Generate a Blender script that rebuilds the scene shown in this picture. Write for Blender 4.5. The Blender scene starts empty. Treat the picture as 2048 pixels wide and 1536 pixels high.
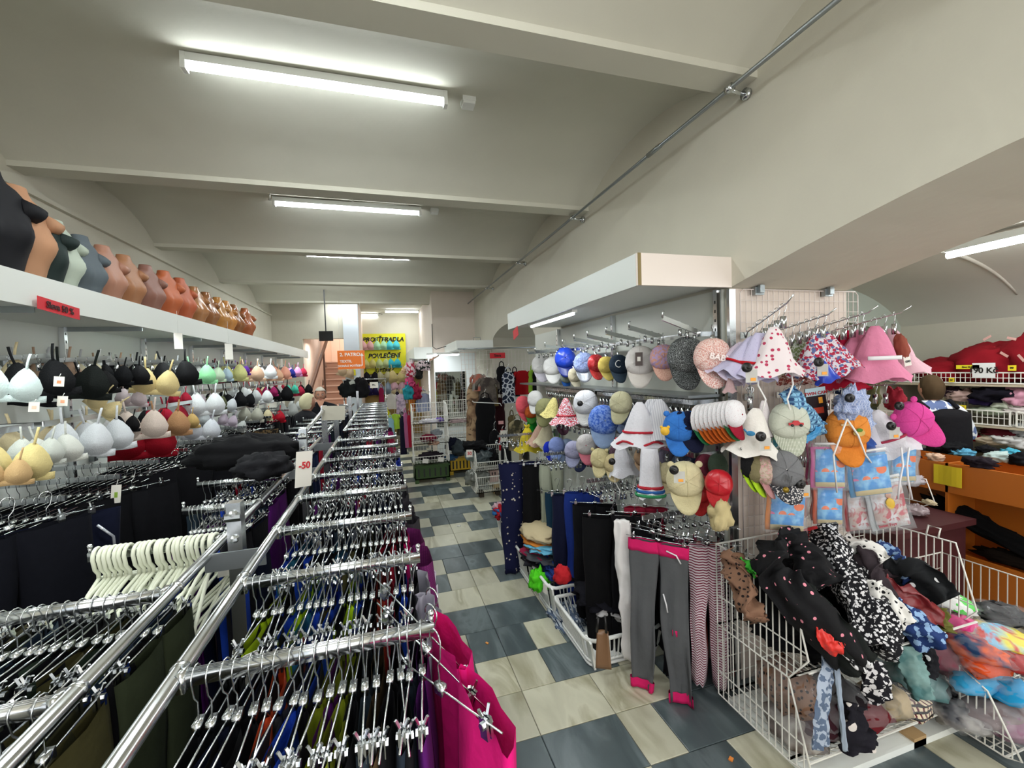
EXPOSURE = 0.6; WORLD = .8; WINDOW_W = 75.0; LAMP_W = 10.0; SHELF_FILL_W = 7.0; TUBE_W = 26.0
import bpy, math, random
import numpy as np
from mathutils import Vector, Matrix, noise
random.seed(7)
R = random.Random(11)
PI = math.pi
S = bpy.context.scene
C = S.collection

# ------------------------------------------------------------------ camera
H = 1.78
FOC = 860.0
_vy = np.array([768 - 1024, -(745 - 768), -FOC]); _vy /= np.linalg.norm(_vy)
_h = np.array([1, .034, 0.]); _up = np.cross(_h, _vy); _up /= np.linalg.norm(_up)
if _up[1] < 0: _up = -_up
_x = np.cross(_vy, _up)
RW = np.stack([_x, _vy, _up])            # camera vector -> world vector

def ray(px, py):
    return RW @ np.array([px - 1024., -(py - 768.), -FOC])

def at(px, py, ax, val):
    """world point where the line of sight through (px,py) of the photograph meets a plane of the shop"""
    d = ray(px, py); o = np.array([0, 0, H]); k = 'xyz'.index(ax)
    return Vector(o + (val - o[k]) / d[k] * d)

def mpp(p):
    """metres per photograph pixel at world point p"""
    c = RW.T @ (np.array(p) - np.array([0, 0, H]))
    return -c[2] / FOC

cam_data = bpy.data.cameras.new('camera'); cam = bpy.data.objects.new('camera', cam_data)
C.objects.link(cam); S.camera = cam
cam_data.sensor_width = 36; cam_data.lens = 36 * FOC / 2048; cam_data.clip_start = .02; cam_data.clip_end = 80
m3 = Matrix([list(r) for r in RW]); cam.matrix_world = Matrix.Translation((0, 0, H)) @ m3.to_4x4()

S.view_settings.view_transform = 'Standard'; S.view_settings.look = 'None'
S.view_settings.gamma = 1; S.view_settings.use_curve_mapping = False
S.view_settings.exposure = EXPOSURE
S.cycles.max_bounces = 5; S.cycles.diffuse_bounces = 3; S.cycles.glossy_bounces = 2
S.cycles.transmission_bounces = 3; S.cycles.transparent_max_bounces = 8
S.cycles.caustics_reflective = False; S.cycles.caustics_refractive = False
S.cycles.sample_clamp_indirect = 4

w = bpy.data.worlds.new('world'); S.world = w; w.use_nodes = True
w.node_tree.nodes['Background'].inputs[0].default_value = (.86, .93, 1, 1)
w.node_tree.nodes['Background'].inputs[1].default_value = WORLD

def area(name, loc, sx, sy, power, col, rot):
    l = bpy.data.lights.new(name, 'AREA'); l.shape = 'RECTANGLE'; l.size = sx; l.size_y = sy
    l.energy = power; l.color = col
    o = bpy.data.objects.new(name, l); C.objects.link(o); o.location = loc; o.rotation_euler = rot
    return o
# daylight through the street window behind the camera
area('street_window_daylight', (1.6, -2.2, 1.75), 4.6, 2.2, WINDOW_W, (1, .93, .88), (PI / 2, 0, 0))

# ------------------------------------------------------------------ materials
_mats = {}
def _new(name):
    m = bpy.data.materials.new(name); m.use_nodes = True
    return m, m.node_tree.nodes, m.node_tree.links, m.node_tree.nodes['Principled BSDF']
def lin(c):
    return tuple((x / 12.92 if x <= .04045 else ((x + .055) / 1.055) ** 2.4) for x in c) + (1,)
def rgb(h):
    if isinstance(h, str):
        h = h.lstrip('#'); return lin(tuple(int(h[i:i + 2], 16) / 255 for i in (0, 2, 4)))
    return lin(h)
def _noise(N, L, scale, detail=3, vec=None):
    n = N.new('ShaderNodeTexNoise'); n.inputs['Scale'].default_value = scale; n.inputs['Detail'].default_value = detail
    if vec: L.new(vec, n.inputs['Vector'])
    return n
def _tc(N, which='Object'):
    return N.new('ShaderNodeTexCoord').outputs[which]
def _mix(N, L, fac, a, b):
    m = N.new('ShaderNodeMix'); m.data_type = 'RGBA'
    for k, v in ((0, fac), (6, a), (7, b)):
        if isinstance(v, (tuple, list, float, int)): m.inputs[k].default_value = v
        else: L.new(v, m.inputs[k])
    return m.outputs[2]
def _ramp(N, L, src, stops, const=False):
    r = N.new('ShaderNodeValToRGB'); L.new(src, r.inputs[0])
    if const: r.color_ramp.interpolation = 'CONSTANT'
    e = r.color_ramp.elements
    while len(e) < len(stops): e.new(.5)
    for k, (p, c) in enumerate(stops):
        e[k].position = p; e[k].color = c if len(c) == 4 else tuple(c) + (1,)
    return r.outputs[0]
W4 = (1, 1, 1, 1); B4 = (0, 0, 0, 1)

def fab(col, rough=.9, var=.25, sheen=.0, scale=9):
    """plain cloth: slight weave noise and soft creases"""
    key = ('fab', col, rough, var)
    if key in _mats: return _mats[key]
    m, N, L, P = _new('fabric')
    c = rgb(col); n = _noise(N, L, scale, 4, _tc(N))
    d = tuple(x * (1 - var) for x in c[:3]) + (1,)
    L.new(_mix(N, L, n.outputs[0], d, c), P.inputs['Base Color'])
    P.inputs['Roughness'].default_value = rough
    P.inputs['Specular IOR Level'].default_value = .2
    b = N.new('ShaderNodeBump'); b.inputs['Strength'].default_value = .35; b.inputs['Distance'].default_value = .01
    L.new(_noise(N, L, 22, 3, _tc(N)).outputs[0], b.inputs['Height']); L.new(b.outputs[0], P.inputs['Normal'])
    _mats[key] = m; return m

def plain(col, rough=.5, metal=0, spec=.5, name='surface'):
    key = ('plain', col, rough, metal, spec)
    if key in _mats: return _mats[key]
    m, N, L, P = _new(name)
    P.inputs['Base Color'].default_value = rgb(col); P.inputs['Roughness'].default_value = rough
    P.inputs['Metallic'].default_value = metal; P.inputs['Specular IOR Level'].default_value = spec
    _mats[key] = m; return m

def printed(base, ink, kind, scale=30, rough=.85, ink2=None, dens=.03):
    """cloth with a printed or woven pattern"""
    key = ('pr', base, ink, kind, scale, ink2, dens)
    if key in _mats: return _mats[key]
    m, N, L, P = _new('printed_fabric'); tc = _tc(N)
    a, b = rgb(base), rgb(ink)
    if kind == 'dots':
        v = N.new('ShaderNodeTexVoronoi'); v.inputs['Scale'].default_value = scale; v.inputs['Randomness'].default_value = .55
        L.new(tc, v.inputs['Vector']); f = _ramp(N, L, v.outputs['Distance'], [(0, W4), (.3, B4)], True)
        out = _mix(N, L, f, a, b)
    elif kind == 'smalldots':
        v = N.new('ShaderNodeTexVoronoi'); v.inputs['Scale'].default_value = scale
        L.new(tc, v.inputs['Vector']); f = _ramp(N, L, v.outputs['Distance'], [(0, W4), (.17, B4)], True)
        out = _mix(N, L, f, a, b)
    elif kind == 'net':
        v = N.new('ShaderNodeTexVoronoi'); v.feature = 'DISTANCE_TO_EDGE'; v.inputs['Scale'].default_value = scale
        L.new(tc, v.inputs['Vector']); f = _ramp(N, L, v.outputs['Distance'], [(0, W4), (.09, B4)], True)
        out = _mix(N, L, f, a, b)
    elif kind == 'floral':
        v = N.new('ShaderNodeTexVoronoi'); v.inputs['Scale'].default_value = scale; L.new(tc, v.inputs['Vector'])
        n = _noise(N, L, scale * 1.7, 2, tc)
        mth = N.new('ShaderNodeMath'); mth.operation = 'SUBTRACT'; L.new(v.outputs['Distance'], mth.inputs[0]); L.new(n.outputs[0], mth.inputs[1])
        thr = N.new('ShaderNodeMath'); thr.operation = 'LESS_THAN'; L.new(mth.outputs[0], thr.inputs[0]); thr.inputs[1].default_value = dens; f = thr.outputs[0]
        out = _mix(N, L, f, a, b)
        if ink2:
            n2 = _noise(N, L, scale * .9, 1, tc); f2 = _ramp(N, L, n2.outputs[0], [(0, B4), (.58, W4)], True)
            out = _mix(N, L, f2, out, rgb(ink2))
    elif kind in ('stripe_z', 'stripe_x'):
        wv = N.new('ShaderNodeTexWave'); wv.bands_direction = 'Z' if kind == 'stripe_z' else 'X'; wv.inputs['Scale'].default_value = scale
        wv.inputs['Distortion'].default_value = .3; L.new(tc, wv.inputs['Vector'])
        f = _ramp(N, L, wv.outputs['Fac'], [(0, B4), (.6, W4)], True)
        out = _mix(N, L, f, a, b)
    elif kind == 'check':
        fs = []
        for d in 'XZ':
            wv = N.new('ShaderNodeTexWave'); wv.bands_direction = d; wv.inputs['Scale'].default_value = scale; L.new(tc, wv.inputs['Vector'])
            fs.append(_ramp(N, L, wv.outputs['Fac'], [(0, B4), (.7, W4)], True))
        out = _mix(N, L, fs[0], a, b); out = _mix(N, L, fs[1], out, rgb(ink2) if ink2 else b)
    elif kind == 'band':
        sep = N.new('ShaderNodeSeparateXYZ'); L.new(tc, sep.inputs[0])
        f = _ramp(N, L, sep.outputs[2], [(0, B4), (scale, W4)], True)
        out = _mix(N, L, f, b, a)
    else:                                        # mottle: camouflage, marble, tie dye
        n = _noise(N, L, scale, 3, tc); f = _ramp(N, L, n.outputs[0], [(.42, B4), (.56, W4)])
        out = _mix(N, L, f, a, b)
        if ink2:
            n2 = _noise(N, L, scale * 1.3, 2, tc); n2.inputs['Distortion'].default_value = 1.5
            f2 = _ramp(N, L, n2.outputs[0], [(.5, B4), (.6, W4)]); out = _mix(N, L, f2, out, rgb(ink2))
    L.new(out, P.inputs['Base Color'])
    P.inputs['Roughness'].default_value = rough; P.inputs['Specular IOR Level'].default_value = .3
    _mats[key] = m; return m

def plaster(col, bump=.3, sc=3, name='plaster'):
    m, N, L, P = _new(name); tc = _tc(N)
    c = rgb(col); n = _noise(N, L, sc, 6, tc); d = tuple(x * .9 for x in c[:3]) + (1,)
    L.new(_mix(N, L, n.outputs[0], d, c), P.inputs['Base Color']); P.inputs['Roughness'].default_value = .85
    P.inputs['Specular IOR Level'].default_value = .2
    b = N.new('ShaderNodeBump'); b.inputs['Strength'].default_value = bump; b.inputs['Distance'].default_value = .02
    L.new(_noise(N, L, 5, 5, tc).outputs[0], b.inputs['Height']); L.new(b.outputs[0], P.inputs['Normal'])
    return m

def marble(c1, c2, c3, sc):
    m, N, L, P = _new('marble'); tc = _tc(N)
    n = _noise(N, L, sc, 6, tc); n.inputs['Distortion'].default_value = .9
    mpn = N.new('ShaderNodeMapping'); L.new(tc, mpn.inputs[0]); mpn.inputs['Rotation'].default_value = (0, 0, .6); mpn.inputs['Scale'].default_value = (1, .35, 1); L.new(mpn.outputs[0], n.inputs['Vector'])
    inf = N.new('ShaderNodeObjectInfo'); L.new(inf.outputs['Random'], n.inputs['Distortion'])
    cmb = N.new('ShaderNodeCombineXYZ'); sc_ = N.new('ShaderNodeMath'); sc_.operation = 'MULTIPLY'; sc_.inputs[1].default_value = 40; L.new(inf.outputs['Random'], sc_.inputs[0]); L.new(sc_.outputs[0], cmb.inputs[2]); L.new(cmb.outputs[0], mpn.inputs['Location'])
    f = _ramp(N, L, n.outputs[0], [(.3, rgb(c1)), (.5, rgb(c2)), (.62, rgb(c3)), (.68, rgb(c2))])
    hsv = N.new('ShaderNodeHueSaturation'); L.new(f, hsv.inputs['Color'])
    mr = N.new('ShaderNodeMapRange'); mr.inputs[3].default_value = .78; mr.inputs[4].default_value = 1.12
    L.new(inf.outputs['Random'], mr.inputs[0]); L.new(mr.outputs[0], hsv.inputs['Value'])
    L.new(hsv.outputs[0], P.inputs['Base Color']); P.inputs['Roughness'].default_value = .28
    return m

def emit(col, strength):
    key = ('em', col, strength)
    if key in _mats: return _mats[key]
    m, N, L, P = _new('lamp_glow')
    P.inputs['Emission Color'].default_value = rgb(col); P.inputs['Emission Strength'].default_value = strength
    P.inputs['Base Color'].default_value = rgb(col)
    _mats[key] = m; return m

def film(alpha=.25, col='#e8eef0', rough=.12):
    key = ('film', alpha, col)
    if key in _mats: return _mats[key]
    m, N, L, P = _new('clear_film'); P.inputs['Base Color'].default_value = rgb(col); P.inputs['Roughness'].default_value = rough
    P.inputs['Alpha'].default_value = alpha; P.inputs['Specular IOR Level'].default_value = .9
    b = N.new('ShaderNodeBump'); b.inputs['Strength'].default_value = .8; b.inputs['Distance'].default_value = .02
    L.new(_noise(N, L, 14, 2, _tc(N)).outputs[0], b.inputs['Height']); L.new(b.outputs[0], P.inputs['Normal'])
    _mats[key] = m; return m

def sequin(col, col2=None):
    key = ('seq', col)
    if key in _mats: return _mats[key]
    m, N, L, P = _new('sequins'); v = N.new('ShaderNodeTexVoronoi'); v.inputs['Scale'].default_value = 120; L.new(_tc(N), v.inputs['Vector'])
    c = rgb(col); L.new(_mix(N, L, _ramp(N, L, v.outputs['Color'], [(.72, B4), (.9, W4)]), c, rgb(col2) if col2 else tuple(min(1, x * 3 + .3) for x in c[:3]) + (1,)), P.inputs['Base Color'])
    P.inputs['Roughness'].default_value = .3; P.inputs['Metallic'].default_value = .35
    _mats[key] = m; return m

CHROME = plain('#d4d8da', .2, 1, name='chrome')
STEEL = plain('#9aa0a2', .35, 1, name='dull_steel')
WIREW = plain('#e9e8df', .35, name='white_coated_wire')
WHITEP = plain('#eceee9', .35, name='white_plastic')
LAM = plain('#f0f4ee', .4, name='white_laminate')
BLACKP = plain('#141414', .4, name='black_plastic')
CARD = plain('#e9e6dc', .7, name='paper_tag')
REDCARD = plain('#c9202c', .6, name='red_card')
INK = plain('#3a0d10', .7, name='ink')

# ------------------------------------------------------------------ mesh builder
class MB:
    def __init__(s): s.v = []; s.f = []; s.m = []
    def add(s, vs, fs, mi=0):
        o = len(s.v); s.v += [tuple(v) for v in vs]; s.f += [tuple(i + o for i in f) for f in fs]; s.m += [mi] * len(fs); return s
    def box(s, a, b, mi=0):
        x0, y0, z0 = a; x1, y1, z1 = b
        return s.add([(x0, y0, z0), (x1, y0, z0), (x1, y1, z0), (x0, y1, z0), (x0, y0, z1), (x1, y0, z1), (x1, y1, z1), (x0, y1, z1)],
                     [(3, 2, 1, 0), (4, 5, 6, 7), (0, 1, 5, 4), (1, 2, 6, 5), (2, 3, 7, 6), (3, 0, 4, 7)], mi)
    def cbox(s, c, d, mi=0):
        return s.box((c[0] - d[0] / 2, c[1] - d[1] / 2, c[2] - d[2] / 2), (c[0] + d[0] / 2, c[1] + d[1] / 2, c[2] + d[2] / 2), mi)
    def tube(s, path, r, n=6, mi=0, closed=False, cap=True):
        P = [Vector(p) for p in path]; k = len(P); vs = []; prev = None
        rr = r if isinstance(r, (list, tuple)) else [r] * k
        for i, p in enumerate(P):
            if closed: t = P[(i + 1) % k] - P[i - 1]
            else: t = P[min(i + 1, k - 1)] - P[max(i - 1, 0)]
            t.normalize()
            if prev is None:
                a = Vector((0, 0, 1)) if abs(t.z) < .9 else Vector((1, 0, 0)); u = t.cross(a).normalized()
            else:
                u = (prev - t * prev.dot(t))
                u = u.normalized() if u.length > 1e-5 else t.orthogonal().normalized()
            prev = u; w_ = t.cross(u)
            vs += [p + (u * math.cos(2 * PI * j / n) + w_ * math.sin(2 * PI * j / n)) * rr[i] for j in range(n)]
        fs = []
        for i in range(k if closed else k - 1):
            a, b = i * n, ((i + 1) % k) * n
            fs += [(a + j, a + (j + 1) % n, b + (j + 1) % n, b + j) for j in range(n)]
        if cap and not closed: fs += [tuple(range(n - 1, -1, -1)), tuple((k - 1) * n + j for j in range(n))]
        return s.add(vs, fs, mi)
    def bar(s, a, b, wd, ht, mi=0):
        a, b = Vector(a), Vector(b); t = (b - a).normalized(); up = Vector((0, 0, 1)) if abs(t.z) < .95 else Vector((1, 0, 0))
        u = t.cross(up).normalized() * wd / 2; v_ = u.cross(t).normalized() * ht / 2
        vs = [a - u - v_, a + u - v_, a + u + v_, a - u + v_, b - u - v_, b + u - v_, b + u + v_, b - u + v_]
        return s.add(vs, [(0, 1, 2, 3), (7, 6, 5, 4), (0, 4, 5, 1), (1, 5, 6, 2), (2, 6, 7, 3), (3, 7, 4, 0)], mi)
    def grid(s, fn, nu, nv, mi=0, wrapu=False):
        vs = [fn(i / nu, j / nv) for j in range(nv + 1) for i in range(nu + (0 if wrapu else 1))]
        wd = nu if wrapu else nu + 1; fs = []
        for j in range(nv):
            for i in range(nu):
                i2 = (i + 1) % wd
                fs.append((j * wd + i, j * wd + i2, (j + 1) * wd + i2, (j + 1) * wd + i))
        return s.add(vs, fs, mi)
    def slab(s, fn, nu, nv, th, mi=0):
        """a sheet with thickness th (a number) along local y"""
        o = len(s.v); s.grid(fn, nu, nv, mi)
        n = (nu + 1) * (nv + 1); base = s.v[o:o + n]
        s.v += [(x, y + th, z) for x, y, z in base]; f2 = []
        for j in range(nv):
            for i in range(nu):
                a = o + n + j * (nu + 1) + i; f2.append((a, a + nu + 1, a + nu + 2, a + 1))
        def q(a, b): f2.append((o + a, o + n + a, o + n + b, o + b))
        for i in range(nu): q(i, i + 1); q(nv * (nu + 1) + i + 1, nv * (nu + 1) + i)
        for j in range(nv): q((j + 1) * (nu + 1), j * (nu + 1)); q(j * (nu + 1) + nu, (j + 1) * (nu + 1) + nu)
        s.f += f2; s.m += [mi] * len(f2); return s
    def ball(s, c, r, nu=10, nv=7, mi=0):
        rx, ry, rz = r if isinstance(r, (tuple, list)) else (r, r, r)
        def fn(u, v):
            a = 2 * PI * u; b = PI * (v - .5)
            return (c[0] + rx * math.cos(b) * math.cos(a), c[1] + ry * math.cos(b) * math.sin(a), c[2] + rz * math.sin(b))
        return s.grid(fn, nu, nv, mi, True)
    def xf(s, M):
        s.v = [tuple(M @ Vector(v)) for v in s.v]; return s
    def mesh(s, name, smooth=True):
        me = bpy.data.meshes.new(name); me.from_pydata(s.v, [], s.f)
        if s.m and max(s.m) > 0: me.polygons.foreach_set('material_index', s.m)
        if smooth: me.polygons.foreach_set('use_smooth', [True] * len(s.f))
        me.update(); return me
    def build(s, name, mats, parent=None, smooth=True, loc=None, rot=None):
        me = s.mesh(name, smooth)
        for m in (mats if isinstance(mats, (list, tuple)) else [mats]): me.materials.append(m)
        return link(name, me, parent, loc, rot)

def link(name, me, parent=None, loc=None, rot=None):
    o = bpy.data.objects.new(name, me); C.objects.link(o)
    if parent is not None: o.parent = parent
    if loc is not None: o.location = loc
    if rot is not None: o.rotation_euler = rot
    return o
def tag(o, label=None, cat=None, group=None, kind=None):
    if label: o['label'] = ' '.join(label.split()[:15])
    if cat: o['category'] = cat
    if group: o['group'] = group
    if kind: o['kind'] = kind
    return o
def empty(name, loc=(0, 0, 0), rot=(0, 0, 0), label=None, cat=None, group=None):
    o = bpy.data.objects.new(name, None); C.objects.link(o); o.location = loc; o.rotation_euler = rot; o.empty_display_size = .05
    return tag(o, label, cat, group)
def dup(root, loc=None, rot=None, label=None, group=None, mat=None, scale=None):
    r = root.copy(); C.objects.link(r)
    if loc is not None: r.location = loc
    if rot is not None: r.rotation_euler = rot
    if scale is not None: r.scale = scale
    if label: r['label'] = label
    if group: r['group'] = group
    for ch in root.children:
        c = ch.copy(); C.objects.link(c); c.parent = r
        for g in ch.children:
            d = g.copy(); C.objects.link(d); d.parent = c
        if mat is not None and c.type == 'MESH' and ch.get('recolour'): setmat(c, mat)
    if mat is not None and r.type == 'MESH': setmat(r, mat)
    return r
def setmat(o, m):
    o.material_slots[0].link = 'OBJECT'; o.material_slots[0].material = m
ORD = ['first', 'second', 'third', 'fourth', 'fifth', 'sixth', 'seventh', 'eighth', 'ninth', 'tenth', 'eleventh', 'twelfth', 'thirteenth',
       'fourteenth', 'fifteenth', 'sixteenth', 'seventeenth', 'eighteenth', 'nineteenth', 'twentieth', 'twenty-first', 'twenty-second',
       'twenty-third', 'twenty-fourth', 'twenty-fifth', 'twenty-sixth', 'twenty-seventh', 'twenty-eighth', 'twenty-ninth', 'thirtieth']
def ln(*p): return noise.noise(Vector(p))
def text(body, name, size, mat, parent, loc, rot, shear=0, sx=1, extr=.0008, bold=.022):
    cu = bpy.data.curves.new(name, 'FONT'); cu.body = body; cu.size = size; cu.align_x = 'CENTER'; cu.align_y = 'CENTER'
    cu.extrude = extr; cu.shear = shear; cu.materials.append(mat)
    cu.offset = size * bold
    o = bpy.data.objects.new(name, cu); C.objects.link(o); o.parent = parent; o.location = loc; o.rotation_euler = rot; o.scale = (sx, 1, 1)
    return o
# ------------------------------------------------------------------ the setting
BEIGE = plaster('#d6d2c2'); CEILM = plaster('#d3d1c2', .25); CREAM = plaster('#ece0d4', .2)
def struct(name, mb, mat, smooth=False, parent=None):
    o = mb.build(name, mat, parent, smooth)
    if parent is None: tag(o, kind='structure')
    return o
ZB, ZC = 3.15, 3.40           # beam bottoms and vault crowns
XL, XR, XP = -2.2, 1.8, 2.65
GROUT = plain('#6d6c62', .9, name='grout')
b = MB(); b.box((XL - .2, -2.6, -.1), (6.2, 16.5, -.012)); floor = struct('floor', b, GROUT)
LIGHTM = marble('#b4b29c', '#c6c4ae', '#a29e84', 4.5); DARKM = marble('#414b4e', '#4d585a', '#667173', 6)
def tile_mesh(wd, mat):
    mb = MB(); g = .0016; x0, x1, y0, y1 = g, wd - g, g, .303 - g; e = .003
    vs = [(x0, y0, -.012), (x1, y0, -.012), (x1, y1, -.012), (x0, y1, -.012), (x0, y0, -.002), (x1, y0, -.002), (x1, y1, -.002), (x0, y1, -.002),
          (x0 + e, y0 + e, 0), (x1 - e, y0 + e, 0), (x1 - e, y1 - e, 0), (x0 + e, y1 - e, 0)]
    fs = [(8, 9, 10, 11)]
    for i in range(4):
        j = (i + 1) % 4; fs += [(i, j, j + 4, i + 4), (i + 4, j + 4, j + 8, i + 8)]
    mb.add(vs, fs); me = mb.mesh('tile', False); me.materials.append(mat); return me
HC = .2035
TM = {(k, c): tile_mesh(HC * k, LIGHTM if c == 'L' else DARKM) for k in (1, 2) for c in 'LD'}
def row_layout(r):
    t = r % 4
    # (start half-column, width in half-columns, colour)
    if t == 3: pat = [(-4, 2, 'D'), (-2, 2, 'D'), (0, 2, 'D'), (2, 1, 'L'), (3, 2, 'D'), (5, 2, 'D'), (7, 1, 'L'), (8, 2, 'D'), (10, 2, 'D'), (12, 2, 'D')]
    elif t == 0: pat = [(-4, 2, 'L'), (-2, 2, 'L'), (0, 2, 'L'), (2, 2, 'L'), (4, 2, 'D'), (6, 2, 'L'), (8, 2, 'D'), (10, 2, 'L'), (12, 2, 'L')]
    elif t == 1: pat = [(-3, 2, 'D'), (-1, 1, 'L'), (0, 1, 'L'), (1, 2, 'D'), (3, 1, 'L'), (4, 2, 'L'), (6, 2, 'D'), (8, 1, 'L'), (9, 2, 'D'), (11, 2, 'D')]
    else: pat = [(-4, 2, 'D'), (-2, 1, 'L'), (-1, 1, 'D'), (0, 1, 'D'), (1, 1, 'L'), (2, 2, 'D'), (4, 1, 'L'), (5, 2, 'D'), (7, 2, 'L'), (9, 2, 'D'), (11, 2, 'D')]
    return pat
nt = 0
for r in range(-4, 31):
    y = 1.912 + .303 * r
    for c, k, col in row_layout(r):
        x = .653 + HC * c
        xmax = 3.4 if y < 2.1 else (1.75 if y < 7.3 else .95)
        xmin = .0 if y < 4 else -.1
        if x + k * HC < xmin or x > xmax: continue
        link('tile', TM[(k, col)], floor, (x, y, 0)); nt += 1
rest = MB()      # what lies beyond the joints one can pick out
rest.box((-2.2, .4, -.012), (-.15, 13, -.003)); rest.box((3.5, -1, -.012), (6, 4.9, -.003)); rest.box((-1.4, 11.5, -.012), (3, 13, -.003))
tag(rest.build('tile_field', LIGHTM, floor, False), kind='stuff')

# side walls
b = MB(); b.box((XL - .2, -2.6, 0), (XL, 12.2, 3.6)); b.box((XL, -2.6, 3.03), (XL + .03, 12.2, 3.06)); struct('wall_left', b, BEIGE)
# arcade wall on the aisle's other side: piers and shallow arches
wall = MB()
def archwall(y0, y1, z0, zt):
    """a stretch of wall above an opening; z0(y) the soffit height"""
    n = 16
    for i in range(n):
        a, c = y0 + (y1 - y0) * i / n, y0 + (y1 - y0) * (i + 1) / n
        za, zc = z0(a), z0(c)
        vs = [(XR, a, za), (XR, c, zc), (XR, c, zt), (XR, a, zt), (XP, a, za), (XP, c, zc), (XP, c, zt), (XP, a, zt)]
        wall.add(vs, [(0, 3, 2, 1), (4, 5, 6, 7), (0, 1, 5, 4)])
wall.box((XR, 1.9, 0), (XP, 5.0, 3.6)); wall.box((XR, 7.24, 0), (XP, 9.4, 3.6))
def arc1(y): t = (1.9 - y) / 1.118; return 2.17 + .27 * math.sin(min(t, PI / 2)) if y > -.1 else 2.17 + .27 * math.sin(max(0, (y + 1.5) / 1.118 + .3))
def arc2(y): t = (y - 5.0) / 2.24; return 2.17 + .28 * math.sqrt(max(0, 1 - (1 - 2 * t) ** 2))
archwall(-1.5, 1.9, arc1, 3.6); archwall(5.0, 7.24, arc2, 3.6); wall.box((XR, -2.6, 0), (XP, -1.5, 3.6))
struct('wall_right', wall, BEIGE)
b = MB(); b.box((XR + .001, 1.893, 0), (XP - .001, 1.9, 2.168)); struct('trim_1', b, CREAM)
b = MB(); b.box((.95, 8.6, 0), (1.8, 13.4, 3.6)); struct('wall_pier', b, CREAM)
b = MB(); b.box((-.5, 12.0, 0), (.95, 12.2, 3.6)); b.box((-2.2, 10.0, 2.55), (-.8, 10.2, 3.6)); b.box((-2.2, 10, 0), (-1.62, 10.2, 2.55)); struct('wall_back', b, BEIGE)
b = MB(); b.box((-.8, 9.9, 0), (-.5, 10.25, 3.6)); struct('column', b, plaster('#d9e2ea', .1))
PEACH = plaster('#e6d0c0', .15)
b = MB(); b.box((-1.75, 15.2, 0), (-.5, 15.3, 4.4)); b.box((-1.78, 10.2, 0), (-1.62, 15.2, 4.4)); b.box((-.7, 10.25, 0), (-.5, 15.2, 4.4)); b.box((-1.8, 10.2, 4.3), (-.5, 15.3, 4.4)); struct('wall_stairwell', b, PEACH)
b = MB(); b.box((XL - .2, -2.75, 0), (6.2, -2.6, .35)); struct('wall_front', b, BEIGE)
# ceiling: jack vaults between cross beams
ce = MB()
beams = [-1.9, -.12, 1.70, 3.50, 5.30, 7.10, 8.95]
BW = .15
def vault(y0, y1, rise):
    n = 12
    def fn(u, v):
        y = y0 + (y1 - y0) * v
        s_ = math.sin(PI * v) ** .75 if 0 < v < 1 else 0
        return (XL - .1 + (XR - XL + .2) * u, y, ZB + .035 + rise * s_)
    ce.grid(fn, 1, n)
for k in range(len(beams) - 1): vault(beams[k] + BW, beams[k + 1], .235)
ceil = struct('ceiling', ce, CEILM, True)
for i, y in enumerate(beams):
    b = MB(); b.box((XL - .1, y, ZB), (XR + .1, y + BW, 3.6)); struct('beam', b, CEILM)
b = MB(); b.box((XL - .1, 9.1, 3.36), (3, 13.4, 3.5)); b.box((-1.9, 10.2, 3.36), (-.4, 10.3, 3.5)); struct('ceiling_back', b, CEILM)
# the room beyond the arch: vaulted ceiling with a groin, back wall
vb = MB()
def zv(x): t = (x - 4.0) / 1.8; return 1.95 + .68 * math.sqrt(max(0, 1 - t * t)) if abs(t) < 1 else 1.95
def vf(u, v): x = XP + (5.85 - XP) * u; return (x, -2.6 + 7.4 * v, zv(x))
vb.grid(vf, 36, 1); struct('ceiling_side_room', vb, plaster('#d9d7cb', .2), True)
rb = MB(); pts = [(4.35 + 1.2 * t, 2.36 + .1 * t, zv(4.35 + 1.2 * t) + .002) for t in [i / 12 for i in range(13)]]
rb.tube(pts, [.025 * (1 - .6 * i / 12) for i in range(13)], 6); struct('trim_2', rb, plaster('#e0ddd0', .1), True)
b = MB(); b.box((XP, 3.5, 0), (6.2, 3.65, 3.3)); struct('wall_side_room', b, plaster('#c3cdc0', .15))
b = MB(); b.box((5.75, -2.6, 0), (5.9, 3.6, 2.3)); struct('wall_side_room_end', b, BEIGE)
# stairs
ST = plain('#dcbca8', .6, name='stair_stone'); STD = plain('#b4907c', .7, name='stair_riser')
stairs = empty('stairs', (0, 0, 0)); tag(stairs, kind='structure')
for i in range(13):
    m_ = MB(); y = 10.3 + .27 * i; z = .165 * (i + 1)
    m_.box((-1.60, y, z - .165), (-.72, y + .27, z - .03), 1); m_.box((-1.61, y - .025, z - .03), (-.71, y + .27, z), 0)
    m_.build('stair_tread', [ST, STD], stairs, False)
b = MB(); b.box((-1.62, 13.8, 2.0), (-.7, 15.2, 2.14)); struct('floor_landing', b, ST)
hr = empty('handrail', (-1.58, 10.3, 0), label='dark brown sloping handrail beside the pink stone stairs', cat='handrail')
m_ = MB(); m_.bar((0, -1.1, .95), (0.12, 2.5, 2.75), .05, .09); m_.build('rail', plain('#4a2f1e', .5), hr, False)
m_ = MB(); m_.bar((.0, -.9, 0), (0, -.9, 1.05), .04, .04); m_.bar((.1, 1.8, 1.3), (.1, 1.8, 2.4), .04, .04); m_.build('post', plain('#4a2f1e', .5), hr, False)

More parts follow.
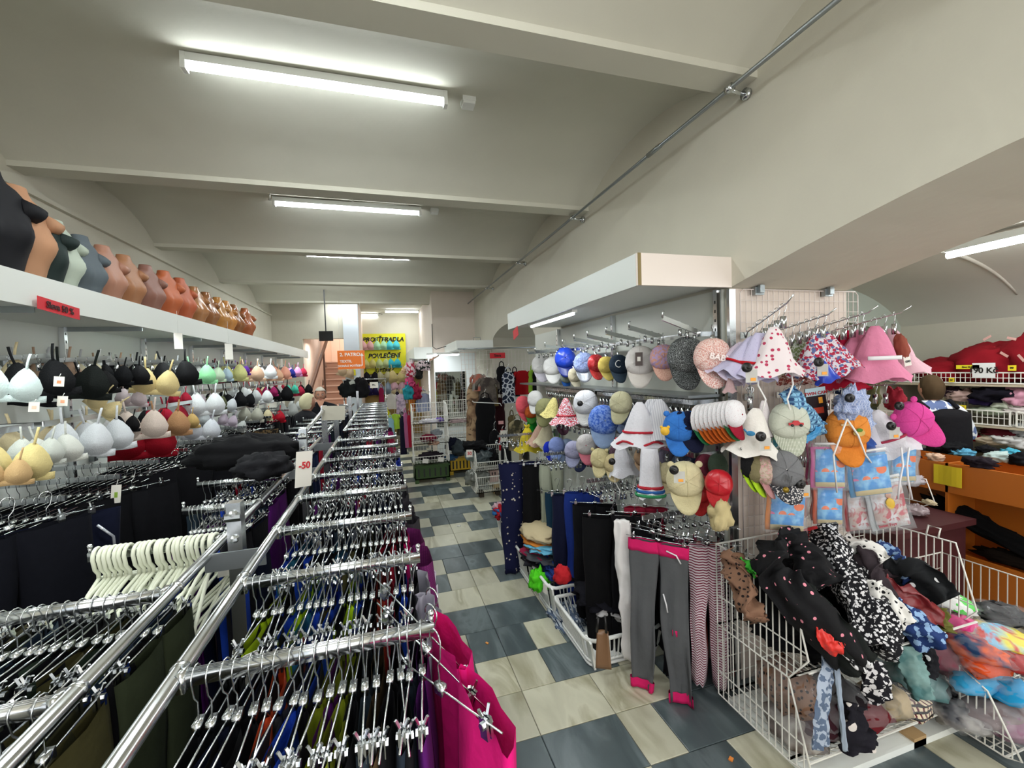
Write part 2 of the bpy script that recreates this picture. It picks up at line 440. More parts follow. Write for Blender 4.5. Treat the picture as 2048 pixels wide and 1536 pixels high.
# ceiling lamps
TUBE = emit('#f4fbff', TUBE_W)
def ceiling_lamp(x0, x1, y, z, label, power, group='strip lamps on the ceiling'):
    t = empty('ceiling_light', ((x0 + x1) / 2, y, z), label=label, cat='lamp', group=group); L_ = x1 - x0
    m = MB(); m.box((-L_ / 2 - .02, -.024, -.04), (L_ / 2 + .02, .024, 0)); m.box((-L_ / 2 - .025, -.026, -.08), (-L_ / 2 - .003, .026, .0)); m.box((L_ / 2 + .003, -.026, -.08), (L_ / 2 + .025, .026, .0))
    m.build('housing', WHITEP, t, False)
    m = MB(); m.tube([(-L_ / 2, 0, -.062), (L_ / 2, 0, -.062)], .013, 8); m.build('tube', TUBE, t)
    li = bpy.data.lights.new('tube_light', 'AREA'); li.shape = 'RECTANGLE'; li.size = L_; li.size_y = .028; li.energy = power; li.color = (.93, .98, 1)
    li.spread = PI; lo = bpy.data.objects.new('tube_light', li); C.objects.link(lo); lo.parent = t; lo.location = (0, 0, -.08)
    return t
ceiling_lamp(-.88, .40, 2.58, 3.41, 'white strip lamp over the rack, largest and nearest of the row', LAMP_W)
ceiling_lamp(-.88, .40, 4.42, 3.41, 'white strip lamp with loose cable and conduit above it', LAMP_W)
ceiling_lamp(-.90, .40, 6.22, 3.41, 'white strip lamp third along the vaulted ceiling', LAMP_W)
ceiling_lamp(-1.38, -.12, 8.05, 3.41, 'white strip lamp fourth along, set nearer the shelf wall', LAMP_W)
ceiling_lamp(-1.63, -.1, 12.0, 3.36, 'white strip lamp fifth along, before the stairs', LAMP_W)
ceiling_lamp(-1.1, .1, 9.75, 3.36, 'short strip lamp just before the white column', LAMP_W * .6)
ceiling_lamp(.10, .9, 11.3, 3.36, 'short strip lamp close above the yellow banner', LAMP_W * .6)
ceiling_lamp(-.88, .40, .78, 3.41, 'white strip lamp over the front end of the rack', LAMP_W)
ceiling_lamp(-.88, .40, -1.0, 3.41, 'white strip lamp by the shop window', LAMP_W)
# lamp of the side room, along the vault
t = empty('ceiling_light', (5.75, 2.2, 2.98), (0, 0, 0), label='white strip lamp under the vault of the side room', cat='lamp', group='strip lamps on the ceiling')
p0, p1 = at(1895, 512, 'z', 2.53), at(2075, 472, 'z', 2.53)
t.location = (p0 + p1) / 2
d = p1 - p0; d.normalize(); a0, a1 = -d * (p1 - p0).length / 2, d * .75
m = MB(); m.tube([a0, a1], .022, 8); m.build('tube', TUBE, t); m = MB(); m.bar(a0 + Vector((0, 0, .05)), a1 + Vector((0, 0, .05)), .06, .05); m.build('housing', WHITEP, t, False)
m = MB(); m.tube([a0 + Vector((.1, 0, .05)), a0 + Vector((.1, 0, .25))], .008, 5); m.tube([a1 + Vector((-.2, 0, .05)), a1 + Vector((-.2, 0, .3))], .008, 5); m.build('suspension', STEEL, t)
for y_, nm in ((.9, 'nearer the counter'), (-.5, 'by the street window'), (-1.9, 'at the window end')):  # lamps out of view, added to brighten the side room vault
    ceiling_lamp(3.3, 4.6, y_, 2.60, 'added unseen strip lamp across the side room vault ' + nm, LAMP_W * .9)
li = bpy.data.lights.new('tube_light', 'AREA'); li.size = 1.0; li.energy = LAMP_W * .8; li.color = (1, .97, .94); lo_ = bpy.data.objects.new('tube_light', li); C.objects.link(lo_); lo_.parent = t; lo_.location = (0, 0, -.06)
# junction boxes and cables
for x_, y_, lb in ((.56, 2.62, 'small white junction box beside the nearest ceiling lamp'), (.56, 4.45, 'small white junction box beside the second ceiling lamp'), (.56, 6.25, 'small white junction box beside the third ceiling lamp')):
    m = MB(); m.box((-.04, -.04, -.03), (.04, .04, .0)); m.box((-.036, -.036, -.045), (.036, .036, -.03)); o = m.build('junction_box', WHITEP, None, False, (x_, y_, 3.42)); tag(o, lb, 'junction box', 'junction boxes on the ceiling')
m = MB(); m.tube([(-.93, 4.42, 3.385), (-.9, 4.3, 3.4), (-.5, 4.25, 3.402), (-.27, 4.26, 3.402)], .009, 6); m.tube([(-.27, 4.26, 3.4), (-.2, 4.36, 3.395), (.3, 4.36, 3.405)], .004, 5)
tag(m.build('cable_conduit', plain('#c9c8bd', .5)), 'white conduit and loose wire on ceiling above second lamp', 'cable')
for (x_, y0_, lb) in ((-.12, 8.1, 'dangling wire from the fourth lamp'), (-.1, 12.0, 'dangling wire by the fifth lamp')):
    m = MB(); m.tube([(x_, y0_, 3.36), (x_ + .12, y0_, 3.33), (x_ + .2, y0_ + .05, 3.36)], .006, 5); tag(m.build('lamp_cable', BLACKP), 'thin ' + lb, 'cable')

# steel curtain rail on the arcade wall
t = empty('wall_rail', (1.68, 1.75, 3.11), label='long steel curtain rail on stand-off brackets under the beams', cat='rail')
m = MB(); m.tube([(0, -1.9, 0), (0, 6.95, 0)], .011, 8); m.tube([(0, .55, 0), (0, .68, 0)], .015, 8); m.build('pole', STEEL, t)
for y_ in (-1.7, .0, 1.84, 3.5, 5.2, 6.9):
    m = MB(); m.tube([(0, y_, 0), (.06, y_ + .01, -.004), (.115, y_ + .01, -.004)], [.01, .009, .012], 8); m.tube([(.1, y_ + .01, -.004), (.12, y_ + .01, -.004)], .028, 12); m.tube([(0, y_ - .018, 0), (0, y_ + .018, 0)], .02, 10)
    m.build('bracket', CHROME, t)
# ------------------------------------------------------------------ makers of goods
def pants_mesh(w=.34, L=.9, th=.03, seed=0, nu=8, nv=9, flare=1.0, name='trousers', gap=.1, vr=(0, 1), infl=1.0):
    """hung by the waist: origin at the middle of the waistband, width along x"""
    mb = MB()
    for s in (-1, 1):
        def fn(u, v):
            v = vr[0] + (vr[1] - vr[0]) * v; a = 2 * PI * u; z = -L * v + .006 * ln(seed * 2, s + math.cos(a) * 2, 1)
            half = w * (.265 - .075 * v * (2 - flare) + .015 * math.sin(v * 9 + seed + s)) * infl; cx = s * w * (.235 + gap * max(0, v - .25)) + w * .06 * ln(seed + 4, v * 1.7, s)
            k = min(1, v / .28)
            t = th * (.35 + .65 * math.sin(PI * min(1, v * 1.3 + .1)) * .5 + .3) * (infl ** 3)
            f = ln(seed + s * 3 + math.cos(a) * 1.2, math.sin(a) * 1.2, v * 2.6) * .03 * (.3 + v) + (.22 + .3 * v) * th * math.sin(math.cos(a) * 6.5 + seed * 1.7 + v * 2) * (1 if nu > 10 else .3) * (.3 if th > .045 else 1)
            return (cx + math.cos(a) * half * (1 + .12 * f * 10) + .012 * ln(seed, s, v * 3), math.sin(a) * t + f + .015 * ln(seed + 9, s * 2, v * 2), z)
        mb.grid(fn, nu, nv, 0, True)
        o = len(mb.v) - nu; mb.f.append(tuple(o + i for i in range(nu))); mb.m.append(0)
    me = mb.mesh(name); return me
PANTS = [pants_mesh(.33, .92, .016, 10 * k) for k in range(4)]
PANTS_SIDE = [bpy.data.meshes[m.name] for m in PANTS]
for m_ in PANTS: m_.materials.append(fab('#14141a'))
SKIRTS = []
# wire clip hanger: origin where the hook sits on the arm; bar along y
def hanger_meshes():
    m = MB()
    hook = [(.0, .018 * math.cos(a) + 0, .018 * math.sin(a) - .016) for a in [PI * (-.15 + 1.15 * i / 7) for i in range(8)]]
    m.tube(hook + [(0, -.012, -.045), (0, 0, -.06), (0, 0, -.10)], .0017, 4)
    m.tube([(0, -.17, -.10), (0, .17, -.10)], .0021, 4)
    m.box((-.006, -.012, -.108), (.006, .012, -.090))
    me = m.mesh('wire_hanger'); me.materials.append(CHROME)
    c = MB(); c.box((-.006, -.009, -.124), (-.0015, .009, -.092)); c.box((.0015, -.009, -.124), (.006, .009, -.092)); c.tube([(-.01, 0, -.104), (.01, 0, -.104)], .006, 6)
    c.tube([(-.004, 0, -.092), (-.010, 0, -.078)], .003, 4); c.tube([(.004, 0, -.092), (.010, 0, -.078)], .003, 4)
    cm = c.mesh('clip', False); cm.materials.append(CHROME); return me, cm
HNG, CLIP = hanger_meshes()
def wire_hanger(loc, rz=0, label=None, group=None, clips=True, tilt=0):
    o = link('wire_hanger', HNG, None, loc, (tilt, 0, rz)); tag(o, label, 'hanger', group)
    if clips:
        for s in (-1, 1):
            c = link('clip', CLIP, o, (0, s * .13, 0))
    return o
def small_hanger_mesh():
    m = MB(); hook = [(.0, .012 * math.cos(a), .012 * math.sin(a) - .010) for a in [PI * (-.1 + 1.1 * i / 6) for i in range(7)]]
    m.tube(hook + [(0, 0, -.04)], .0014, 4); m.box((-.006, -.007, -.075), (.006, .007, -.038)); me = m.mesh('clip_hook'); me.materials.append(CHROME); return me
SHM = small_hanger_mesh()

def crumple(mb, c, r, seed, amp=.35, nu=30, nv=18, mi=0, freq=2.2, flat=.0, squash=None):
    c = Vector(c)
    def fn(u, v):
        a = 2 * PI * u; b = PI * (v - .5)
        d = Vector((math.cos(b) * math.cos(a), math.cos(b) * math.sin(a), math.sin(b)))
        k = 1 + amp * (noise.noise(d * freq + Vector((seed, 0, 0))) + .5 * (abs(noise.noise(d * freq * 2.3 + Vector((0, seed, 0)))) - .25) * 2 - .45 * max(0, .16 - abs(noise.noise(d * freq * 1.7 + Vector((seed, seed, 3))))) * 4)
        p = Vector((d.x * r[0] * k, d.y * r[1] * k, d.z * r[2] * k))
        if p.z < -r[2] * (1 - flat): p.z = -r[2] * (1 - flat)
        return tuple(c + p)
    mb.grid(fn, nu, nv, mi, True); return mb
def heap(name, c, r, mat, seed, label, cat='clothes', group=None, amp=.4, rot=(0, 0, 0), freq=2.2, nu=30, nv=18, parent=None):
    m = MB(); crumple(m, (0, 0, 0), r, seed, amp, nu, nv, 0, freq, .25)
    o = m.build(name, mat, parent, True, c, rot)
    if parent is None: tag(o, label, cat, group)
    return o
def drape(name, pts, wd, mat, seed, label, cat='clothes', group=None, th=.012, nu=8, amp=.02, taper=1.0, up=(0, 0, 1)):
    """a length of cloth lying along a path; wd width across the path"""
    P = [Vector(p) for p in pts]; n = len(P) * 8; m = MB(); A = []
    for i in range(n + 1):
        t = i / n * (len(P) - 1); k = min(int(t), len(P) - 2); f = t - k
        p0 = P[max(k - 1, 0)]; p1 = P[k]; p2 = P[k + 1]; p3 = P[min(k + 2, len(P) - 1)]
        A.append(.5 * ((2 * p1) + (p2 - p0) * f + (2 * p0 - 5 * p1 + 4 * p2 - p3) * f * f + (3 * p1 - p0 - 3 * p2 + p3) * f ** 3))
    def ring(i):
        t = (A[min(i + 1, n)] - A[max(i - 1, 0)]).normalized(); s = t.cross(Vector(up))
        s = s.normalized() if s.length > .05 else Vector((1, 0, 0)); return t, s, s.cross(t).normalized()
    def fn(u, v):
        i = round(v * n); t, s, nn = ring(i); a = 2 * PI * u
        ww = wd / 2 * (1 + (taper - 1) * v) * (1 + .22 * ln(seed, v * 5, 1) + .12 * ln(seed + 3, v * 13, math.cos(a))); x = math.cos(a); z = math.sin(a)
        off = amp * ln(seed + x * 1.6, v * 5, z * .5) + th * .38 * math.sin(x * 6 + seed * 2 + v * 7 + 2 * ln(seed, v * 6, x)) + th * .5 * ln(seed + 5, v * 14, x * 3)
        return tuple(A[i] + s * x * ww + nn * (z * th * (1.1 - .6 * abs(x)) + off))
    nu = max(nu, 14); m.grid(fn, nu * 2, n, 0, True)
    q = nu * 2; o = len(m.v); m.f += [tuple(range(q - 1, -1, -1)), tuple(o - q + i for i in range(q))]; m.m += [0, 0]
    ob = m.build(name, mat); tag(ob, label, cat, group); return ob

# baseball cap hung by its back: crown bulges towards -y, peak hangs below; unit width 1
def cap_parts():
    cr = MB()
    def fn(u, v):
        a = 2 * PI * u; b = PI / 2 * (1 - v)        # v=0 pole (front centre) .. 1 rim
        r = .5 * math.sin(PI / 2 * v) ** .8; sa, ca = math.sin(a), math.cos(a)
        sq = 1 / max(abs(sa) ** 2.6 + abs(ca) ** 2.6, 1e-6) ** (1 / 2.6) if v > 0 else 1
        z = r * sa * (1 if sa > 0 else .92) * (1 + (sq - 1) * .8); x = r * ca * (1 + (sq - 1) * .8) * (1 - .13 * max(0, sa)) * .97
        y = -.33 * math.cos(PI / 2 * v) ** .8 - .03 * abs(math.sin(3 * a)) * math.sin(PI * v) + .02 * ln(x * 4, z * 4, 2)
        return (x, y, z + .12)
    cr.grid(fn, 20, 8, 0, True); c_ = cr.mesh('crown')
    br = MB()
    def fb(u, v):
        a = PI * (1 + u); k = .97 + .28 * 0
        hw = .46 * (1 - .12 * v); x = math.cos(a) * hw
        z0 = .10 + .46 * math.sin(a) * .70
        z = z0 - .08 - v * (.47 - .28 * abs(math.cos(a)) ** 3)
        return (x, -.16 + .16 * (x / .46) ** 2 - .12 * v * (1 - (x / .46) ** 2), z)
    br.slab(fb, 14, 5, .025); b_ = br.mesh('peak')
    bt = MB(); bt.ball((0, -.335, .12), (.03, .02, .03), 8, 5); t_ = bt.mesh('top_button')
    sm = MB()
    for k in range(3):
        a = PI / 6 + k * PI / 3
        pts = []
        for i in range(-6, 7):
            v = abs(i) / 6; aa = a if i >= 0 else a + PI; x, y, z = fn(aa / 2 / PI, v); pts.append((x, y - .006, z))
        sm.tube(pts, .006, 4)
    s_ = sm.mesh('seam')
    return c_, b_, t_, s_
CAPM = cap_parts()
for q in CAPM: q.materials.append(WHITEP)
EAR = MB(); EAR.ball((0, 0, 0), (.13, .05, .12), 10, 6); EAR = EAR.mesh('ear'); EAR.materials.append(WHITEP)
def put(me, name, parent, mat, loc=None, rot=None, scale=None):
    o = link(name, me, parent, loc, rot)
    if scale: o.scale = scale
    if mat is not None: setmat(o, mat)
    return o
def seam_tone(mat): return mat
def make_cap(loc, w, yaw, tilt, roll, crown, peak, label, cat='cap', name='baseball_cap', group=None, button=None, ears=None, seams=True, hook=True):
    t = empty(name, loc, (tilt, roll, yaw), label, cat, group); t.scale = (w, w, w)
    put(CAPM[0], 'crown', t, crown); put(CAPM[1], 'peak', t, peak); put(CAPM[2], 'top_button', t, button or peak)
    if seams: put(CAPM[3], 'seam', t, crown)
    if ears:
        for s in (-1, 1): put(EAR, 'ear', t, ears, (s * .36, -.12, .54), (0, s * .3, 0), (.75, .8, .75))
    return t
# cloth sun hat hung by its crown: unit height 1
def hat_mesh(seed, flare=.60, top=.07, wav=.05, brim=.30):
    m = MB()
    def fn(u, v):
        a = 2 * PI * u
        if v < 1 - brim: k = v / (1 - brim); r = top + (.36 - top) * k ** .72
        else: k = (v - 1 + brim) / brim; r = .36 + (flare - .36) * k
        wv = wav * v * v * math.sin(5 * a + seed) + .035 * v * math.sin(9 * a + seed * 2 + 3 * v) * (1 - v) * 2 + .07 * v * ln(seed + math.cos(a) * 1.5, math.sin(a) * 1.5, v * 2)
        pinch = 1 - .45 * max(0, 1 - v * 3)
        return (math.cos(a) * (r + wv), math.sin(a) * (r + wv) * .62 * pinch, .5 - v + .06 * v * math.sin(5 * a + seed + 1) * (1 if v > .7 else 0))
    m.grid(fn, 26, 12, 0, True); o = len(m.v)
    m.f.append(tuple(range(25, -1, -1))); m.m.append(0)
    # inner skin so that the brim has a lining
    return m.mesh('crown')
HATM = [hat_mesh(1), hat_mesh(3.3, .64, .06, .07), hat_mesh(6.1, .52, .10, .04, .26), hat_mesh(2.2, .46, .27, .03, .22)]
for q in HATM: q.materials.append(WHITEP)
BAND = MB(); BAND.tube([(.375 * math.cos(a), .24 * math.sin(a), -.17) for a in [2 * PI * i / 20 for i in range(20)]], .03, 5, closed=True); BANDM = BAND.mesh('ribbon_band'); BANDM.materials.append(WHITEP)
def make_hat(loc, h, yaw, roll, mat, label, var=0, band=None, cat='sun hat', group=None, ties=False, name='sun_hat', wide=1.0):
    t = empty(name, loc, (0, roll, yaw), label, cat, group); t.scale = (h * wide, h * wide, h)
    put(HATM[var], 'hat_body', t, mat)
    if band: put(BANDM, 'ribbon_band', t, band)
    if ties:
        for s in (-1, 1):
            m = MB(); m.tube([(s * .3, 0, -.38), (s * .33, -.05, -.7), (s * .2, -.1, -1.0), (s * .28, -.08, -1.3)], .018, 5); m.build('tie_string', plain('#f0eeea', .8), t)
    return t

# bra
def bra_meshes():
    c = MB()
    def fn(u, v):
        a = 2 * PI * u; r = v; k = math.cos(PI / 2 * v)
        sa = math.sin(a); z = .56 * r * sa * (1.35 if sa > 0 else .9); x = .60 * r * math.cos(a) * (1 - .42 * max(0, sa) ** 1.3)
        return (x, -.34 * k ** .9 - .03 * (1 - r), z)
    c.grid(fn, 14, 6, 0, True); cm = c.mesh('cup')
    b = MB()
    b.slab(lambda u, v: (-1.2 + 2.4 * u, -.02 + .5 * abs(u - .5) ** 2, -.28 - .26 * v + .02 * math.sin(u * 13)), 12, 2, .03); bm = b.mesh('band')
    s = MB(); s.slab(lambda u, v: (.0 + .09 * (u - .5) - .10 * v, -.06 * math.sin(PI * v) - .03, .66 + .62 * v), 1, 5, .015); sm = s.mesh('strap')
    for q in (cm, bm, sm): q.materials.append(WHITEP)
    return cm, bm, sm
BRAM = bra_meshes()
def make_bra(loc, w, yaw, mat, label, roll=0, group=None, tilt=0, cat='bra', strap=None, long=0.0):
    t = empty('bra', loc, (tilt, roll, yaw), label, cat, group); s = w / 1.75; t.scale = (s, s, s * 1.2)
    for k in (-1, 1):
        put(BRAM[0], 'cup', t, mat, (k * .53, 0, 0)); o = put(BRAM[2], 'strap', t, strap or mat, (k * .55, 0, 0)); o.scale = (-k, 1, 1 + long)
    put(BRAM[1], 'band', t, mat)
    return t
def paper(name, loc, rot, w, h, mat, label, cat='sign', group=None, lines=(), ink=None, th=.002, bend=0):
    m = MB(); m.slab(lambda u, v: ((u - .5) * w, bend * math.sin(PI * u), (v - .5) * h), 6 if bend else 1, 1, th)
    o = m.build(name, mat, None, False, loc, rot); tag(o, label, cat, group)
    for (tx, sz, dx, dz) in lines:
        text(tx, 'lettering', sz, ink or BLACKP, o, (dx, -.003 - bend * .8, dz), (PI / 2, 0, 0))
    return o
# ------------------------------------------------------------------ the double garment rack down the aisle
def arm_part(parent, x0, x1, y, z, name='arm', gold=False):
    m = MB(); s = 1 if x1 > x0 else -1
    m.bar((x0, y, z - .012), (x1, y, z - .012), .014, .024)
    for k in (-.004, 0, .004): m.bar((x0, y + k, z + .0005), (x1, y + k, z + .0005), .0018, .002)
    m.tube([(x1 - s * .004, y, z), (x1 - s * .004, y, z + .014)], .005, 6); m.ball((x1 - s * .004, y, z + .018), .007, 8, 5)
    m.box((x0 - .006, y - .014, z - .03), (x0 + .006, y + .014, z + .004))
    return m.build(name, CHROME, parent)
ARM_Z = 1.30
RX, LX = -.35, -.49
rack = empty('garment_rack', (-.42, 0, 0), label='long chrome garment rack down the aisle with arms on both sides', cat='rack')
def rk(mb, name, mat=CHROME, smooth=True): return mb.build(name, mat, rack, smooth)
for x_ in (RX, LX):
    m = MB(); m.tube([(x_ + .42, -.3, ARM_Z - .01), (x_ + .42, 3.55, ARM_Z - .01)], .0135, 10)
    for y_ in (.62, .84, 1.18, 1.52, 1.88, 2.24, 2.62, 3.0): m.tube([(x_ + .42, y_ - .006, ARM_Z - .01), (x_ + .42, y_ + .006, ARM_Z - .01)], .0155, 10)
    rk(m, 'rail')
for y_, zt in ((1.38, 1.43), (2.46, 1.50), (3.3, 1.56), (.2, 1.38)):
    m = MB(); m.box((-.018, y_ - .018, 0), (.018, y_ + .018, zt)); m.tube([(-.019, y_ - .02, zt - .04), (.019, y_ - .02, zt - .04)], .012, 8); m.ball((0, y_ - .02, zt - .1), .012, 8, 5); m.ball((0, y_ - .02, zt - .03), .012, 8, 5)
    rk(m, 'post', CHROME, False)
    m = MB(); m.box((-.075, y_ - .02, ARM_Z - .055), (.075, y_ - .014, ARM_Z - .005)); rk(m, 'bracket_plate', STEEL, False); m = MB(); m.box((-.3, y_ - .02, 0.0), (.3, y_ + .02, .06)); rk(m, 'foot_bar', STEEL, False)
m = MB(); m.tube([(.0, 2.46, 1.47), (.0, 3.3, 1.53)], .012, 8); rk(m, 'top_rail')
right_y = [.82, 1.15, 1.50, 1.87, 2.24, 2.62, 3.0, 3.38]
left_y = [.82, 1.16, 1.49, 1.87, 2.31, 2.75, 3.10, 3.42]
left_x = [-.92, -.92, -.82, -.74, -.85, -.86, -.87, -.87]
for y_ in right_y: arm_part(rack, RX + .42 + .012, .07 + .42, y_, ARM_Z)
for k, y_ in enumerate(left_y): arm_part(rack, LX + .42 - .012, left_x[k] + .42, y_, ARM_Z)
rack2 = empty('garment_rack', (-.42, 3.95, 0), label='second chrome garment rack beyond the first, toward the stairs', cat='rack')
for x_ in (.07, -.07):
    m = MB(); m.tube([(x_, 0, ARM_Z - .01), (x_, 3.4, ARM_Z - .01)], .013, 8); m.build('rail', CHROME, rack2)
for y_ in (.1, 1.7, 3.3):
    m = MB(); m.box((-.018, y_ - .018, 0), (.018, y_ + .018, 1.5)); m.box((-.3, y_ - .02, 0.02), (.3, y_ + .02, .06)); m.build('post', CHROME, rack2, False)
r2y = [.05 + .36 * k for k in range(10)]
for y_ in r2y: arm_part(rack2, .08, .44, y_, ARM_Z); arm_part(rack2, -.08, -.44 if y_ < 1.3 else -.28, y_, ARM_Z)

def cols(s): return s.split()
BK, NV, BL, NE, OR_, MG, PU, GY, OL, RD, TE, WH = '#101015', '#131a33', '#2450cc', '#c8ec20', '#e85a30', '#c8186c', '#5a1a6e', '#6b6f78', '#4e4a2a', '#a81c34', '#2c6f8c', '#d4d4da'
ARMC = {('R', 0): [BK, BK, NV, BK, BK, OR_, '#3a3a3e', BL, BK, '#8d9a20', PU, '#8d9a20', BK, '#33404a', '#55452e', BK, BK, '#2a3440', PU, '#d8484c'],
        ('R', 1): [BK, NE, BK, BK, BL, NE, TE, BL, OL, BL, BK, NE, BL, BK, BK, '#b0402e', RD, BK, BL, BK],
        ('R', 2): [BL, TE, NV, BL, BK, BK, NV, BK, TE, '#3c5a78', OL, BK, BK, OL, BK, RD, BK, RD, BK, MG],
        ('R', 3): [BK, BK, NV, '#3a3428', BK, NV, '#22303c', BK, BK, '#444a52', NV, BK, BK, NV, '#2a3c66', BK, BK, NV, BK, BK],
        ('L', 0): [OL, '#3a3a24', BK, '#4a4630', OL, BK, '#38402c', BK, '#2a3a2c', OL, BK, '#5a5434', BK, BK, OL, BK, '#3c3c30', BK, BK, BK],
        ('L', 1): ['#38402c', BK, '#26384c', '#3a3f38', BK, '#2a3a2c', OL, BK, BK, '#3a4a3c', BK, BK, '#26384c', '#38402c', BK, '#4a4630', BK, BK, BK, BK]}
NAMEC = {BK: 'black', NV: 'navy', BL: 'royal blue', NE: 'neon yellow', OR_: 'orange red', MG: 'magenta', PU: 'purple', GY: 'grey', OL: 'olive brown', RD: 'crimson', TE: 'petrol blue', WH: 'pale grey'}
def cname(c):
    if c in NAMEC: return NAMEC[c]
    r_, g_, b_ = [int(c[i:i + 2], 16) for i in (1, 3, 5)]
    if max(r_, g_, b_) - min(r_, g_, b_) < 22: return 'dark grey' if r_ < 90 else 'light grey'
    if r_ > g_ and r_ > b_: return 'rust red' if r_ - g_ > 60 else 'brown'
    if g_ >= r_ and g_ > b_: return 'dark green'
    return 'slate blue'
ARMN = ['nearest', 'second', 'third', 'fourth', 'fifth', 'sixth', 'seventh', 'last']
def fill_arm(side, k, y, n, x0, x1, clr, rackname):
    where = 'aisle-side' if side == 'R' else 'wall-side'
    for i in range(n):
        f = (i + .5) / n; x = x0 + (x1 - x0) * f + R.uniform(-.003, .003)
        c = clr[i % len(clr)] if clr else R.choice([BK, BK, BK, NV, NV, '#2a2a30', '#22303c', '#3a2f36', BL, PU, RD])
        rz = R.uniform(-.10, .10) - .05; dy = R.uniform(-.02, .02)
        wire_hanger((x, y, ARM_Z + .004), rz, '%s wire hanger from the rail on the %s %s arm of the %s rack' % (ORD[i], ARMN[k], where, rackname), 'wire clip hangers on the racks', tilt=R.uniform(-.05, .05))
        o = link('trousers', PANTS[(i + k) % 4], None, (x, y, ARM_Z - .108), (R.uniform(-.02, .02), 0, PI / 2 + rz)); setmat(o, fab(c))
        o.scale = (1 + R.uniform(-.1, .06), 1, 1 + R.uniform(-.15, .05))
        tag(o, '%s trousers, %s from the rail on the %s %s arm of the %s rack' % (cname(c), ORD[i], ARMN[k], where, rackname), 'trousers', 'trousers on the racks')
for k, y_ in enumerate(right_y[:7]): fill_arm('R', k, y_, (19, 20, 20, 18, 17, 15, 14)[k], RX + .02, .055, ARMC.get(('R', k)), 'front')
for k, y_ in enumerate(left_y[:7]):
    if k == 2: continue
    fill_arm('L', k, y_, (15, 17, 0, 15, 14, 13, 12)[k], LX - .02, left_x[k] + .02, ARMC.get(('L', k)), 'front')
for k in range(3): fill_arm('R', k, 3.95 + r2y[k], 12, RX + .02, .0, None, 'rear'); fill_arm('L', k, 3.95 + r2y[k], 8, LX - .02, -.84, None, 'rear')
# the rest of both racks, too small to tell apart
hm = MB(); pm = [MB() for _ in range(5)]
hv = [tuple(v.co) for v in HNG.vertices]; hf = [tuple(p.vertices) for p in HNG.polygons]
pv = [tuple(v.co) for v in PANTS[0].vertices]; pf = [tuple(p.vertices) for p in PANTS[0].polygons]
for (xa, xb, ys) in ((RX + .02, .0, [3.38] + [3.95 + v for v in r2y[3:]]), (LX - .02, -.84, [3.42] + [3.95 + v for v in r2y[3:]])):
    for y_ in ys:
        for i in range(14):
            x = xa + ((xb if y_ < 5.2 or xa > -.4 else -.69) - xa) * (i + .5) / 14
            hm.add([(v[0] + x, v[1] + y_, v[2] + ARM_Z + .004) for v in hv], hf)
            pm[R.randrange(5)].add([(x - v[1], y_ + v[0], v[2] + ARM_Z - .118) for v in pv], pf)
tag(hm.build('wire_hanger', CHROME), 'wire hangers crowded on the far rack arms before the stairs', 'hanger', None, 'stuff')
for q, c, nm in zip(pm, (BK, NV, '#2a2a30', '#4a1c2c', '#20305c'), ('black', 'navy', 'charcoal', 'wine red', 'blue')): tag(q.build('trousers', fab(c)), nm + ' trousers crowded on the far rack arms before the stairs', 'trousers', None, 'stuff')

# trousers at the arm ends, facing the aisle
def end_pants(x, y, w_, L_, c, label, rz=0, z=ARM_Z - .118, seed=0, mat=None, th=.035, flare=1.0):
    me = pants_mesh(w_, L_, th, seed, 14, 16, flare); me.materials.append(mat or fab(c)); o = link('trousers', me, None, (x, y, z), (0, 0, PI / 2 + rz)); tag(o, label, 'trousers'); return o
o = end_pants(.125, .80, .44, 1.0, MG, 'bright magenta trousers hanging at the aisle end of the nearest rack arm', .14, seed=5, mat=fab('#e6187e', .9, .1), th=.03, z=1.215)
m = MB(); m.slab(lambda u, v: ((u - .5) * .05, 0, -v * .16), 1, 1, .002); m.build('hang_tag', plain('#8f8a86', .7), o, False, (.05, -.05, -.22))
end_pants(.075, 1.16, .32, .85, '#b9b6c4', 'pale lilac grey trousers with red label at the second arm end', .05, seed=8, mat=fab('#b9b6c4'))
paper('size_label', (.05, 1.10, 1.08), (0, .15, PI / 2 + .5), .05, .10, CARD, 'white card label with red corner on the lilac trousers', 'label')
end_pants(.085, 1.50, .36, .95, '#6a1a5c', 'plum purple checked trousers at the third arm end', .08, seed=12, mat=printed('#6f1c60', '#55124a', 'check', 60), th=.04)
m = MB(); m.slab(lambda u, v: ((u - .5) * .055, 0, -v * .2), 1, 1, .002); m.tube([(0, 0, 0), (.01, 0, .05), (-.01, 0, .07)], .003, 5); tag(m.build('price_tag', plain('#c9c4d4', .6), None, False, (.13, 1.42, 1.06), (0, 0, PI / 2 - .5)), 'pale lilac paper tag hanging by the plum trousers', 'tag')
end_pants(.075, 1.88, .33, .95, '#3a363c', 'charcoal trousers with blue lining at the fourth arm end', .05, seed=15, mat=fab('#38343a'))
end_pants(.06, 2.24, .33, .95, '#2c2a30', 'dark grey trousers at the fifth arm end', .0, seed=18, mat=fab('#2c2a30'))
end_pants(.05, 2.62, .33, .9, '#2a1c2c', 'dark aubergine trousers at the sixth arm end', .0, seed=21, mat=fab('#2a1c2c'))
end_pants(.05, 3.0, .33, .8, '#20307c', 'bright blue trousers at the seventh arm end', .0, seed=24, mat=fab('#22389c'))
for k, c, nm in ((0, '#8c1c3c', 'wine red'), (1, '#a8286a', 'raspberry'), (2, '#4c1c34', 'dark berry')): end_pants(.03, 3.97 + .36 * k, .33, .9, c, nm + ' trousers at the aisle end of the rear rack', 0, seed=30 + k, mat=fab(c))
